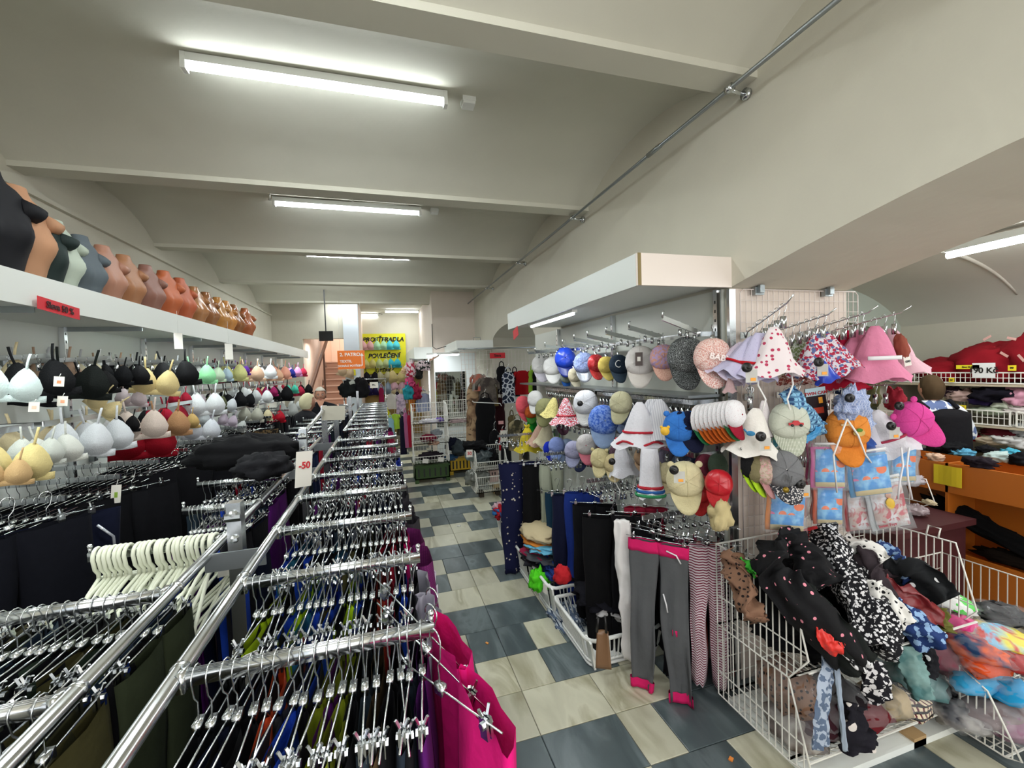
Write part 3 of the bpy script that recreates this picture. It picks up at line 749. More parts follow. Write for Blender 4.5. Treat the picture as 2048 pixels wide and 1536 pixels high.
# slim forks of loose hangers sticking up by the magenta trousers
for k, (dx, dy, a) in enumerate(((.07, .84, .25), (.08, .90, .4), (.065, .76, -.15))):
    wire_hanger((dx, dy, ARM_Z + .02), .5 + a * .4, '%s loose wire hanger leaning out at the magenta trousers' % ORD[k], 'loose hangers at the arm end', tilt=a)

# white plastic shirt hangers
def shirt_hanger():
    m = MB(); r = .0052
    hook = [(0, .024 * math.cos(a), .024 * math.sin(a) - .018) for a in [PI * (-.25 + 1.25 * i / 8) for i in range(9)]]
    m.tube(hook + [(0, -.016, -.05), (0, 0, -.068), (0, 0, -.085)], r, 7)
    m.tube([(0, 0, -.082), (0, .06, -.10), (0, .19, -.17), (0, .205, -.185), (0, .19, -.198), (0, 0, -.198), (0, -.19, -.198), (0, -.205, -.185), (0, -.19, -.17), (0, -.06, -.10)], r, 7, closed=True)
    me = m.mesh('plastic_hanger'); me.materials.append(plain('#e6ead6', .3)); return me
SHH = shirt_hanger()
for i in range(24):
    x = -.805 + .30 * (i + .5) / 24 + (.006 if 7 <= i < 12 else 0) + R.uniform(-.003, .003)
    o = link('plastic_hanger', SHH, None, (x, 1.49, ARM_Z + .004), (R.uniform(-.05, .05), 0, R.uniform(-.16, .10)))
    tag(o, 'empty white plastic hanger, %s from the free end of its arm' % ORD[i], 'hanger', 'empty white plastic hangers on the rack')

# cards on the rack
o = paper('discount_sign', at(608, 938, 'y', 2.0), (0, .10, .75), .075, .15, CARD, 'white card reading -50% clipped to the rack top in red ink', 'sign', None, (('-50', .04, 0, .015),), REDCARD)
o = paper('blank_card', at(667, 826, 'y', 3.26), (0, .05, .1), .15, .10, plain('#b9b6a6', .7), 'blank greyish card on top of the rack before the women', 'sign')
for k, (x_, y_, w_) in enumerate(((-.52, 1.62, .05), (-.30, 1.0, .05), (-.36, .60, .06), (-.25, 1.62, .04))):
    m = MB(); m.slab(lambda u, v: ((u - .5) * w_, .004 * math.sin(u * 3), -v * w_ * 1.6), 2, 1, .0015); tag(m.build('price_tag', CARD, None, False, (x_, y_, 1.2), (.1, .1, R.uniform(-1, 1))), 'small white price tag among hangers of the front rack, %s of four' % ORD[k], 'tag', 'white price tags in the rack')
heap('folded_jacket', (-.72, 2.52, 1.39), (.27, .15, .09), fab('#0d0d10'), 3.3, 'black jacket thrown over the wall-side rack arms', 'jacket', amp=.3)
heap('folded_jacket', (-.56, 2.25, 1.36), (.12, .13, .06), fab('#17171b'), 5.3, 'small charcoal bundle lying on the wall-side rack arm', 'jacket', amp=.3)
# ------------------------------------------------------------------ shelf wall of underwear
XW = -1.88
b = MB(); b.box((XW - .02, .2, 0), (XW, 9.3, 2.16)); pan = b.build('wall_panel', LAM, None, False); tag(pan, kind='structure')
up_y = [.7, 1.55, 2.42, 3.30, 4.22, 5.12, 6.0, 6.9, 7.8, 8.7]
def upright(x, y, z0, z1, s=1, parent=None):
    m = MB(); m.box((x, y - .014, z0), (x + s * .028, y + .014, z1)); sl = 1
    z = z1 - .06
    while z > z0 + .1: m.box((x + s * .0285, y - .004, z - .016), (x + s * .029, y + .004, z), 1); z -= .05
    return m.build('upright', [CHROME, BLACKP], parent, False)
disp = empty('display_wall', (0, 0, 0), label='white slatted display wall with chrome uprights under the shelf of busts', cat='display')
for y_ in up_y:
    upright(XW + .001, y_, .1, 2.15, 1, disp)
sh = empty('bust_shelf', (-1.64, 4.7, 2.14), label='long white shelf with deep front board carrying the torso busts', cat='shelf')
m = MB(); m.box((-.24, -4.5, -.018), (.22, 4.5, .0)); m.build('board', LAM, sh, False)
m = MB(); m.box((.22, -4.5, -.032), (.238, 4.5, .105)); m.build('front_board', plain('#dfe2dc', .45), sh, False)
for y_ in up_y:
    m = MB(); m.bar((-.24, y_ - 4.7, -.03), (.18, y_ - 4.7, -.03), .004, .03); m.build('shelf_bracket', STEEL, sh, False)
for k in range(4):  # hidden fill lamps added to brighten the panel and bras below the shelf
    t = empty('ceiling_light', (-1.436, 1.6 + 2.1 * k, 2.118), label='added unseen fill lamp behind the shelf front board, %s along the bra wall' % ORD[k], cat='lamp', group='added fill lamps under the bust shelf')
    m = MB(); m.tube([(0, -.6, .008), (0, .6, .008)], .006, 8); m.build('tube', emit('#f4fbff', 5), t); m = MB(); m.box((-.012, -.62, .010), (.012, .62, .022)); m.build('housing', WHITEP, t, False)
    li = bpy.data.lights.new('tube_light', 'AREA'); li.shape = 'RECTANGLE'; li.size = .03; li.size_y = 1.2; li.energy = SHELF_FILL_W; li.color = (.90, 1, .97); lo_ = bpy.data.objects.new('tube_light', li); C.objects.link(lo_); lo_.parent = t; lo_.rotation_euler = (0, -.5, 0)
# busts
def bust(y, hgt, mat, label, yaw=0, seed=0, cut=False):
    m = MB()
    prof = [(0, .145, .085), (.1, .125, .075), (.22, .115, .07), (.34, .135, .08), (.48, .16, .09), (.60, .165, .085), (.70, .17, .075), (.80, .16, .065), (.86, .12, .06), (.89, .075, .055), (.93, .06, .05), (.97, .055, .045)]
    def fn(u, v):
        t = v * (len(prof) - 1); k = min(int(t), len(prof) - 2); f = t - k
        z, a_, d_ = [prof[k][i] * (1 - f) + prof[k + 1][i] * f for i in range(3)]
        a = 2 * PI * u; x = math.cos(a) * a_ * 1.15; y_ = -math.sin(a) * d_
        if math.sin(a) > 0:      # breasts in front
            for s in (-1, 1):
                q = ((math.cos(a) - s * .48) / .38) ** 2 + ((z - .52) / .13) ** 2
                y_ -= .055 * math.exp(-q * 1.2)
        return (x, y_, z * 1.0)
    m.grid(fn, 28, 26, 0, True); o = len(m.v); m.f += [tuple(range(o - 28, o))]; m.m += [0]
    for s in (-1, 1):           # arm stubs
        m.tube([(s * .12, 0, .74), (s * .20, 0, .735), (s * .235, 0, .725), (s * .237, 0, .725)], [.085, .075, .07, .05], 14)
    m.v = [(x * hgt * 1.25, y_ * hgt * 1.45, z * hgt * .95) for x, y_, z in m.v]
    o = m.build('torso_bust', mat, None, True, (-1.60, y, 2.14), (0, 0, yaw)); tag(o, label, 'mannequin', 'torso busts on the top shelf'); return o
SKIN = lambda c, r=.45: plain(c, r, 0, .4, 'bust_shell')
bl = [(8, '#0a0b12', 'black velvet', .62, .9), (62, '#b98a68', 'tan', .60, .6), (98, '#1d2c2a', 'dark green', .52, 1.1), (135, '#b9c4b4', 'pale green white', .52, .4), (185, '#5c666c', 'slate grey', .50, .5),
      (228, '#ac7c66', 'rosy tan', .50, .55), (268, '#a4724f', 'brown tan', .50, .6), (310, '#8c6254', 'mauve brown', .50, .6), (345, '#b8623a', 'bright orange', .52, .8), (375, '#b05a38', 'second bright orange', .52, .6),
      (402, '#a07048', 'glossy beige', .50, .7), (425, '#8c5c38', 'glossy brown', .50, .6), (447, '#b07c40', 'golden amber', .50, .6), (462, '#bc8040', 'light amber', .50, .7), (478, '#8c5830', 'dark amber', .50, .6), (500, '#a05c38', 'glossy copper', .52, .8)]
for i, (px, c, nm, hh, yw) in enumerate(bl):
    p = at(px, 548 + px * .283, 'x', -1.56)
    bust(p.y, hh, SKIN(c, .75 if i < 5 else .5 if i < 10 else .22), '%s torso bust on the shelf, %s in the row' % (nm, ORD[i]), PI / 2 - yw * .5 + .1, i)

# hang bars and arms for the bras
for k in range(9):
    y0, y1 = up_y[k] + .03, up_y[k + 1] - .03
    for z_, d_ in ((1.60, .40),) if k < 4 else ((1.66, .38), (1.44, .38)):
        h_ = empty('hang_bar', (XW, (y0 + y1) / 2, z_), label='chrome hang bar %s between the wall uprights, %s bay' % ('for bras' if z_ > 1.5 else 'lower for bras', ORD[k]), cat='bar', group='chrome bars of the display wall')
        m = MB(); m.bar((d_, y0 - (y0 + y1) / 2, 0), (d_, (y1 - y0) / 2, 0), .012, .026); m.build('bar', CHROME, h_, False)
        m = MB()
        for s in (-1, 1): m.bar((0.02, s * (y1 - y0) / 2, 0), (d_, s * (y1 - y0) / 2, 0), .008, .022)
        m.build('bracket', CHROME, h_, False)
arm_ys = [1.75, 2.1, 2.5, 2.85, 3.1, 3.5, 3.75, 4.1, 4.5, 4.9, 5.3, 5.7, 6.1, 6.5, 7.0, 7.5, 8.0]
for k, y_ in enumerate(arm_ys):
    a_ = empty('display_hook', (XW + .03, y_, 1.90), label='short chrome display arm for bras, %s along the wall' % ORD[k], cat='arm', group='chrome display arms of the bra wall')
    m = MB(); L_ = .44 - .02 * (k % 3); m.bar((0, 0, -.005), (L_, 0, .01), .012, .022); m.tube([(L_ - .005, 0, .01), (L_, 0, .04)], .004, 5); m.build('arm', CHROME, a_, False)
    m = MB(); m.box((-.03, -.02, -.04), (0, .02, .03)); m.build('bracket', STEEL, a_, False)
    for j in range(6):
        o = link('clip_hook', SHM, None, (XW + .12 + .05 * j, y_, 1.915), (0, 0, R.uniform(-.3, .3))); tag(o, 'tiny chrome clip hook above the bras, %s on the %s wall arm' % (ORD[j], ORD[k]), 'hook', 'clip hooks of the bra wall')

f_ = lambda c: fab(c, .8, .15)
bras = [ # px, py, width px, colour, name, plane x, yaw, roll
 (18, 775, 78, '#c9d8d6', 'pale mint white', -1.42, .1, .1), (78, 765, 84, '#101114', 'large black full-cup', -1.46, .2, -.1), (62, 790, 60, '#15161a', 'black plain', -1.6, -.1, .1),
 (150, 768, 80, '#131816', 'satin black', -1.45, .3, .12), (178, 748, 40, '#d8d2b4', 'cream half hidden', -1.6, .1, .0), (188, 770, 55, '#101012', 'black smooth', -1.5, .5, -.1),
 (228, 752, 44, '#111316', 'black narrow', -1.5, .4, .1), (262, 754, 46, '#0e0e11', 'black ribbed', -1.5, .3, -.05), (312, 768, 58, '#d8c48c', 'straw yellow', -1.42, .3, .15),
 (208, 812, 46, '#dccb98', 'cream dangling', -1.40, .1, .8), (262, 798, 40, '#cfc0c4', 'lilac white small', -1.55, .1, .1), (352, 752, 58, '#0c0c0f', 'black wide', -1.45, .3, -.1),
 (398, 752, 44, '#8fd49c', 'mint green', -1.45, .2, 0), (424, 752, 34, '#b8ccb0', 'sage striped', -1.5, .3, 0), (443, 752, 30, '#b4ccd8', 'pale blue', -1.5, .4, 0), (466, 748, 38, '#d8d890', 'lemon', -1.47, .3, 0),
 (482, 742, 24, '#5c2c90', 'violet', -1.5, .2, 0), (502, 750, 36, '#d8b498', 'beige', -1.45, .2, 0), (530, 746, 32, '#e0e2e4', 'white lace', -1.45, .2, 0), (548, 752, 26, '#e0b090', 'apricot', -1.5, .2, 0), (560, 748, 30, '#eca890', 'peach', -1.45, .2, 0),
 (577, 748, 20, '#242c88', 'royal navy', -1.45, .2, 0), (588, 745, 22, '#dc90c4', 'candy pink', -1.45, .2, 0), (600, 746, 20, '#a82440', 'dark red', -1.45, .2, 0),
 (24, 932, 86, '#dccb8e', 'large cream', -1.32, .5, .1), (8, 950, 60, '#c9a878', 'beige tan', -1.30, .5, .1), (72, 908, 62, '#d2d6ce', 'white soft', -1.38, .5, .1), (108, 905, 66, '#dadcd4', 'white seamed', -1.38, .4, -.1), (158, 885, 78, '#d6dade', 'white moulded', -1.38, .4, .1),
 (206, 878, 72, '#dde2e6', 'bright white moulded', -1.38, .5, -.05), (250, 850, 36, '#101012', 'black sliver', -1.42, .6, .1), (282, 855, 66, '#e0d0c4', 'ivory pink', -1.38, .4, .0), (334, 852, 58, '#b88c64', 'caramel', -1.38, .3, .0),
 (318, 838, 40, '#a01030', 'crimson', -1.48, .3, 0), (290, 888, 78, '#a01024', 'blood red wide', -1.5, .5, .05), (372, 845, 34, '#c4a468', 'sand lace', -1.45, .3, 0), (412, 812, 50, '#e2e6e8', 'white lace big', -1.40, .3, 0), (404, 862, 48, '#d4d8e0', 'cool white crop', -1.38, .3, .1), (392, 838, 36, '#d8e0e2', 'white lace small', -1.48, .3, 0),
 (360, 800, 30, '#9c1830', 'burgundy', -1.55, .2, 0), (382, 800, 30, '#e0e4e4', 'snow white', -1.55, .2, 0),
 (432, 806, 30, '#55583c', 'olive and cream', -1.45, .5, .2), (452, 810, 30, '#d8dce0', 'chalk white', -1.42, .5, .3), (470, 803, 32, '#101012', 'jet black', -1.42, .3, -.1), (488, 800, 30, '#121216', 'black balconette', -1.42, .3, .3),
 (478, 790, 30, '#e0e4e6', 'white padded', -1.5, .2, 0), (502, 794, 28, '#d0d4d6', 'light grey white', -1.45, .3, 0), (524, 796, 30, '#dce0e2', 'white smooth', -1.45, .3, 0), (540, 785, 22, '#901c54', 'magenta wine', -1.45, .3, 0),
 (562, 790, 34, '#111114', 'black lace trimmed', -1.45, .2, 0), (583, 780, 20, '#4cc0a4', 'turquoise', -1.45, .3, 0), (594, 784, 22, '#a01c38', 'ruby red', -1.45, .3, 0), (610, 780, 22, '#0c0c0e', 'black lace', -1.42, .3, 0),
 (456, 842, 26, '#cfc0d0', 'pale lilac', -1.42, .4, .3), (474, 852, 26, '#d4d8d4', 'off white', -1.42, .4, .4), (502, 832, 34, '#c8c8b8', 'light stone', -1.45, .3, .1), (514, 842, 26, '#14141a', 'small black', -1.42, .3, .2), (526, 832, 26, '#dcd0a8', 'buttery cream', -1.42, .3, .1),
 (550, 836, 28, '#b01428', 'scarlet', -1.40, .2, 0), (574, 822, 32, '#c8ccc8', 'silver white', -1.42, .3, .1), (590, 812, 20, '#d8dcd8', 'white frilled', -1.42, .3, .1)]
for i, (px, py, wp, c, nm, X, yw, rl) in enumerate(bras):
    p = at(px, py, 'x', X); s = mpp(p)
    make_bra(p, wp * s * 1.02, yw, f_(c), '%s bra on the display wall' % nm, rl, 'bras on the display wall')
    if i % 3 == 0: pass
# more bras behind, filling the arms
fill = 0
for k, y_ in enumerate(arm_ys[1:]):
    for j in range(2):
        c = R.choice(['#e0e2e0', '#101014', '#d8c8a0', '#d8dce0', '#101014', '#c8a890', '#7c1c38'])
        make_bra((XW + .12 + .09 * j, y_ + .02, 1.80), .20, .1, f_(c), 'bra pushed back on the %s arm, %s from the wall' % (ORD[k + 1], ORD[j]), 0, 'bras pushed back on the wall arms'); fill += 1
for k in range(7):
    for j in range(3):
        c = R.choice(['#e4e6e4', '#e0e2e0', '#101014', '#d8c8a0', '#c8b8c0', '#9c1c30'])
        make_bra((XW + .30, up_y[k + 1] + .12 + .25 * j, 1.47 if k < 3 else 1.54), .21, 1.0, f_(c), 'bra on the %s hang bar, %s along it' % (ORD[k + 1], ORD[j]), 0, 'bras on the hang bars'); fill += 1
for (px, py, c, lb) in ((118, 763, '#f09060', 'orange and white'), (125, 802, '#f0a880', 'white and orange crossed'), (232, 988, '#8cae3c', 'green and white'), (368, 953, '#a8c030', 'lime green'), (292, 999, '#d0d4cc', 'tiny white'), (118, 1088, '#d8cfae', 'long beige'), (68, 814, '#f0c8b0', 'small blush')):
    X = -1.22 if py > 1000 else -1.30 if py < 850 else -1.27
    p = at(px, py, 'x', X); s = mpp(p)
    t = empty('price_tag', p, (0, .1, .5), '%s price tag hanging at the display wall' % lb, 'tag', 'tags of the display wall')
    m = MB(); hh = 36 if py > 900 else 20
    m.slab(lambda u, v: ((u - .5) * 15 * s, 0, (.5 - v) * hh * s), 1, 1, .0015); m.build('card', CARD, t, False)
    m = MB(); m.box((-.006 * 1, -.001, -.2 * hh * s), (.006, 0, .1 * hh * s)); m.build('printed_patch', plain(c, .6), t, False)
    m = MB(); m.tube([(0, 0, .5 * hh * s), (.004, 0, .8 * hh * s)], .0012, 4); m.build('string', WHITEP, t)
p = at(120, 617, 'x', -1.385); o = paper('discount_sign', p, (0, .07, PI / 2 + .0), .26, .055, REDCARD, 'folded red cardboard sign taped to the front board of the shelf', 'sign', None, (('Sleva 50 %', .04, 0, 0),), INK)
for (px, py, lb) in ((357, 682, 'cream card on a string hanging from the bust shelf'), (458, 703, 'small cream and orange card under the bust shelf')):
    p = at(px, py, 'x', -1.37); s = mpp(p); t = empty('hanging_card', p, (0, 0, .8), lb, 'card'); m = MB(); m.slab(lambda u, v: ((u - .5) * 15 * s, 0, (.5 - v) * 32 * s), 1, 1, .0015); m.build('card', CARD, t, False)
    m = MB(); m.tube([(0, 0, 15 * s), (0, 0, 60 * s)], .001, 4); m.build('string', WHITEP, t)

# dark trousers below the bras
low_y = [1.6, 1.95, 2.3, 2.7, 3.1, 3.5, 3.9, 4.3, 4.8, 5.3, 5.8, 6.3, 6.8, 7.3]
hm = MB(); pm = [MB(), MB()]
for k, y_ in enumerate(low_y):
    a_ = empty('display_hook', (XW + .03, y_, 1.30), label='low chrome arm holding dark trousers under the bras, %s along' % ORD[k], cat='arm', group='low arms of the display wall')
    m = MB(); m.bar((0, 0, -.01), (.52, 0, -.01), .014, .024); m.build('arm', CHROME, a_, False)
    m = MB(); m.box((-.03, -.02, -.04), (0, .02, .02)); m.build('bracket', STEEL, a_, False)
    n = 12
    for i in range(n):
        x = XW + .08 + .47 * (i + .5) / n
        hm.add([(v[0] + x, v[1] + y_, v[2] + 1.305) for v in hv], hf); q = pm[(i + k) % 2]
        q.add([(x - v[1], y_ + v[0] * 1.05, v[2] + 1.185) for v in pv], pf)
tag(hm.build('wire_hanger', CHROME), 'wire hangers crowded on the low arms under the bras', 'hanger', None, 'stuff')
for q, c, nm in zip(pm, ('#08080b', '#10121c'), ('black', 'blue-black')): tag(q.build('trousers', fab(c)), nm + ' trousers crowded under the bra wall', 'trousers', None, 'stuff')
def wide_pants(px, py, X, w_, L_, c, yaw, label, seed, mat=None, name='trousers', th=.03):
    p = at(px, py, 'x', X); me = pants_mesh(w_, L_, th, seed, 16, 14, 1.2); me.materials.append(mat or fab(c)); o = link(name, me, None, p, (0, 0, yaw)); tag(o, label, 'trousers')
    h = wire_hanger(p + Vector((0, 0, .12)), yaw - PI / 2 + PI, 'wire hanger above the ' + label.split(' hanging')[0], 'hangers of the display wall'); return o
o = wide_pants(95, 1050, -1.20, .46, 1.0, NV, .95, 'navy velour trousers with glitter pockets hanging below the bras', 3, fab('#10152c', .95, .3))
for s, x0 in ((-1, -.14), (1, .12)):
    m = MB(); m.tube([(x0 + s * .0, -.05, -.04), (x0 + s * .045, -.055, -.10), (x0 + s * .05, -.055, -.20)], .005, 6); m.build('glitter_trim', sequin('#b8bcc4'), o)
wide_pants(265, 985, -1.24, .42, .95, BK, .9, 'matt black trousers with green tag hanging below the bras', 5)
wide_pants(352, 940, -1.26, .42, .95, BK, .8, 'deep black trousers hanging under the caramel bra', 7)
wide_pants(420, 905, -1.26, .40, .95, '#16161c', .8, 'blue-black trousers hanging under the white crop bra', 9)
wide_pants(470, 880, -1.28, .40, .95, '#2c3c3c', .8, 'grey green trousers hanging further along the bra wall', 11)
wide_pants(520, 862, -1.28, .40, .95, '#1c1410', .8, 'leopard brown trousers hanging further along the bra wall', 13, printed('#1a1410', '#6a5638', 'floral', 40))
wide_pants(20, 1070, -1.18, .44, .95, '#0c0e18', 1.0, 'black trousers at the near end below the bras', 15)
# ------------------------------------------------------------------ cap wall on the first pier
b = MB(); b.box((XR - .02, 1.93, .05), (XR - .001, 4.95, 2.17)); tag(b.build('wall_panel', plain('#d9ddd4', .4), None, False), kind='structure')
disp2 = empty('display_wall', (0, 0, 0), label='chrome slotted uprights on the pier behind the caps', cat='display')
for y_ in (1.95, 3.07, 4.2): upright(XR - .021, y_, .1, 2.17, -1, disp2)
m = MB(); m.box((1.55, 1.93, 1.585), (1.79, 4.9, 1.60)); m.build('ledge', STEEL, disp2, False)
# light pelmet above the caps
pel = empty('light_pelmet', (1.5, 1.9, 2.18), label='white boxed light pelmet above the caps with raw chipboard edge', cat='pelmet')
e0 = at(1275, 505, 'y', 1.88); e1 = at(1275, 570, 'y', 1.88); zt_, zb_ = e0.z - 2.18, e1.z - 2.18; xf_ = e0.x - 1.5
m = MB(); m.box((xf_, -.02, zb_), (.30, -.002, zt_)); m.build('end_board', plain('#efe4da', .4), pel, False)
m = MB(); m.box((xf_, .0, zb_), (xf_ + .018, 2.32, zt_)); m.build('front_board', plain('#dde3de', .4), pel, False)
m = MB(); m.box((xf_ - .001, -.0215, zb_), (xf_ + .0185, -.0205, zt_)); m.build('raw_edge', plain('#8a7a52', .8), pel, False)
m = MB(); m.box((xf_ + .018, 0, zb_ + .02), (.30, 2.3, zb_ + .035)); m.build('underside', LAM, pel, False)
li = bpy.data.lights.new('tube_light', 'AREA'); li.shape = 'RECTANGLE'; li.size = .05; li.size_y = .9; li.energy = 4; li.color = (.95, 1, 1); lo_ = bpy.data.objects.new('tube_light', li); C.objects.link(lo_); lo_.location = (1.30, 3.25, 2.18 + zb_ - .04)
t = empty('ceiling_light', (1.42, 3.25, 2.18 + zb_ - .01), label='thin strip lamp under the pelmet above the caps', cat='lamp')
m = MB(); m.tube([(-.12, -.45, -.012), (-.12, .45, -.012)], .011, 8); m.build('tube', emit('#f4fbff', 4), t); m = MB(); m.box((-.14, -.47, -.004), (-.10, .47, .016)); m.build('housing', WHITEP, t, False)
p = at(1034, 666, 'x', 1.24); paper('discount_sign', p + Vector((-.015, 0, 0)), (0, -.25, -PI / 2), .16, .09, REDCARD, 'tilted red card at the far end of the pelmet', 'sign', None, (), INK)

# bars and waterfall arms
def hbar(x, y0, y1, z, label, slope=0):
    t = empty('hang_bar', (x, (y0 + y1) / 2, z), label=label, cat='bar'); m = MB(); h_ = (y1 - y0) / 2
    m.bar((0, -h_, 0), (0, h_, 0), .012, .026); m.build('bar', CHROME, t, False)
    m = MB()
    for s in (-1, 1): m.bar((0, s * h_, 0), (XR - .03 - x, s * h_, -.0), .01, .026)
    m.build('bracket', CHROME, t, False); return t
hbar(1.66, 1.95, 3.04, 1.93, 'chrome bar behind the top row of caps, near bay'); hbar(1.66, 3.1, 4.18, 1.93, 'chrome bar behind the top row of caps, far bay')
hbar(1.60, 1.95, 3.04, 1.56, 'chrome bar over the middle row of caps, near bay'); hbar(1.60, 3.1, 4.18, 1.56, 'chrome bar over the middle row of caps, far bay')
hbar(1.60, 1.95, 3.04, 1.27, 'chrome bar over the lower caps, near bay'); hbar(1.60, 3.1, 4.18, 1.27, 'chrome bar over the lower caps, far bay')
wt = [(1325, 636), (1258, 655), (1212, 665), (1175, 672), (1148, 678), (1125, 688), (1090, 692), (1070, 703), (1056, 706)]
for i, (px, py) in enumerate(wt):
    q = at(px, py, 'x', 1.40); y_ = q.y + .06
    t = empty('sloping_hook', (1.68, y_, 1.94), label='chrome sloping arm rising from the bar above the caps, %s from the shop front' % ORD[i], cat='arm', group='sloping arms above the caps')
    m = MB(); d_ = q - Vector((1.68, y_, 1.94)); m.bar((0, 0, 0), d_, .012, .026); m.build('arm', CHROME, t, False)
    m = MB(); m.tube([d_, d_ + Vector((0, 0, .03)), d_ + Vector((.01, 0, .035))], .004, 5); m.build('end_stop', CHROME, t)
    for j in range(3): o = link('clip_hook', SHM, None, (1.68 + d_.x * (.15 + .2 * j), y_ + d_.y * (.15 + .2 * j), 1.955 + d_.z * (.15 + .2 * j)), (0, 0, 1.57)); tag(o, 'chrome clip hook, %s on the %s sloping arm' % (ORD[j], ORD[i]), 'hook', 'clip hooks over the caps')
# rows of empty clip hooks over the middle row of caps
for j in range(44):
    y_ = 1.99 + .05 * j
    if 3.03 < y_ < 3.11: continue
    for x_, z_ in ((1.60, 1.575),) if j % 2 else ((1.60, 1.575), (1.60, 1.285)):
        o = link('clip_hook', SHM, None, (x_, y_, z_), (0, 0, 1.57 + R.uniform(-.4, .4)), ); o.scale = (1.3,) * 3; tag(o, 'chrome clip hook crowded on a bar of the cap wall', 'hook', 'clip hooks over the caps')
def place_cap(px, py, wp, X, yaw, tilt, roll, crown, peak, label, ax='x', **kw):
    p = at(px, py, ax, X); return make_cap(p, wp * mpp(p), yaw, tilt, roll, crown, peak, label, **kw), p
PW = fab('#e4e4e2', .8, .08)
topcaps = [
 (1083, 735, 40, .35, PW, fab('#dcd8e4'), 'white cap with lilac lining at the far end of the top row'),
 (1106, 738, 40, .1, PW, PW, 'plain white cap second from the far end of the top row'),
 (1131, 722, 44, .2, plain('#2448c8', .25), plain('#1c2c80', .3), 'shiny royal blue cap in the top row'),
 (1131, 758, 28, .9, fab('#7c8478'), fab('#1c4c90'), 'sage and blue cap seen from the side under the shiny blue cap'),
 (1148, 755, 30, .9, fab('#d4cbb0'), fab('#d8d0b8'), 'cream cap seen from the side beside a denim one'),
 (1169, 732, 44, .0, printed('#a8b8e4', '#8494c4', 'mottle', 20), sequin('#9aa0ac'), 'pale blue denim cap with silver glitter peak'),
 (1192, 732, 38, .6, sequin('#b81c24'), sequin('#c82c2c'), 'red sequin cap between the pale blue and yellow ones'),
 (1213, 735, 36, .5, fab('#dcc468'), fab('#e0cc70'), 'yellow cap in the top row beside the navy one'),
 (1237, 735, 42, .5, fab('#2a3848'), fab('#3c4c5c'), 'navy denim cap with white studs and letter patch'),
 (1281, 730, 62, -.05, fab('#e0dcd8', .8, .06), fab('#d8d2ca', .8, .06), 'large off-white cap with black label hanging on a clip'),
 (1327, 722, 54, .1, printed('#d09a84', '#b8a0c8', 'mottle', 12), printed('#c89484', '#dcb4a0', 'mottle', 30), 'iridescent rose cap beside the large off-white one'),
 (1372, 722, 78, .25, printed('#0e1010', '#8c9090', 'net', 32), printed('#0c0e0e', '#6c7070', 'net', 32), 'black cap with silver lattice print in the top row'),
 (1425, 722, 74, .1, printed('#d89c90', '#f0dcd4', 'floral', 40), printed('#d4948a', '#f4e4dc', 'floral', 40), 'dusty pink cap with white printed letters at the near end')]
for (px, py, wp, dy, cr, pk, lb) in topcaps:
    t, p = place_cap(px, py, wp, 1.60, -.62 + dy, -.12, R.uniform(-.12, .12), cr, pk, lb, group='caps on the pier')
    o = link('clip_hook', SHM, None, (p.x, p.y, p.z + t.scale.x * .62 + .065), (0, 0, -.6)); o.scale = (1.3,) * 3; tag(o, 'chrome clip holding the ' + lb.split(' in the')[0].split(' at the')[0][:60], 'hook', 'clip hooks over the caps')
t = [o for o in C.objects if o.get('label') == topcaps[9][-1]][0]
m = MB(); m.slab(lambda u, v: ((u - .5) * .22, -.50 + .0 * u, .02 + .42 * (1 - v) - .1), 2, 2, .015); m.build('label_card', plain('#4a3c38', .5), t, False)
m = MB(); m.box((-.05, -.512, .06), (.05, -.505, .2)); m.build('label_patch', CARD, t, False)
t = [o for o in C.objects if o.get('label') == topcaps[8][-1]][0]
m = MB(); m.tube([(-.15 + .13 * math.cos(a), -.42 + .12 * abs(math.cos(a)), .12 + .16 * math.sin(a)) for a in [PI * (.3 + 1.5 * i / 12) for i in range(13)]], .022, 5); m.build('letter_patch', plain('#e8e8e6', .5), t)
t = [o for o in C.objects if o.get('label') == topcaps[12][-1]][0]
text('BABY', 'lettering', .22, plain('#f8ece6', .5), t, (.1, -.46, .02), (PI / 2, .3, 0))

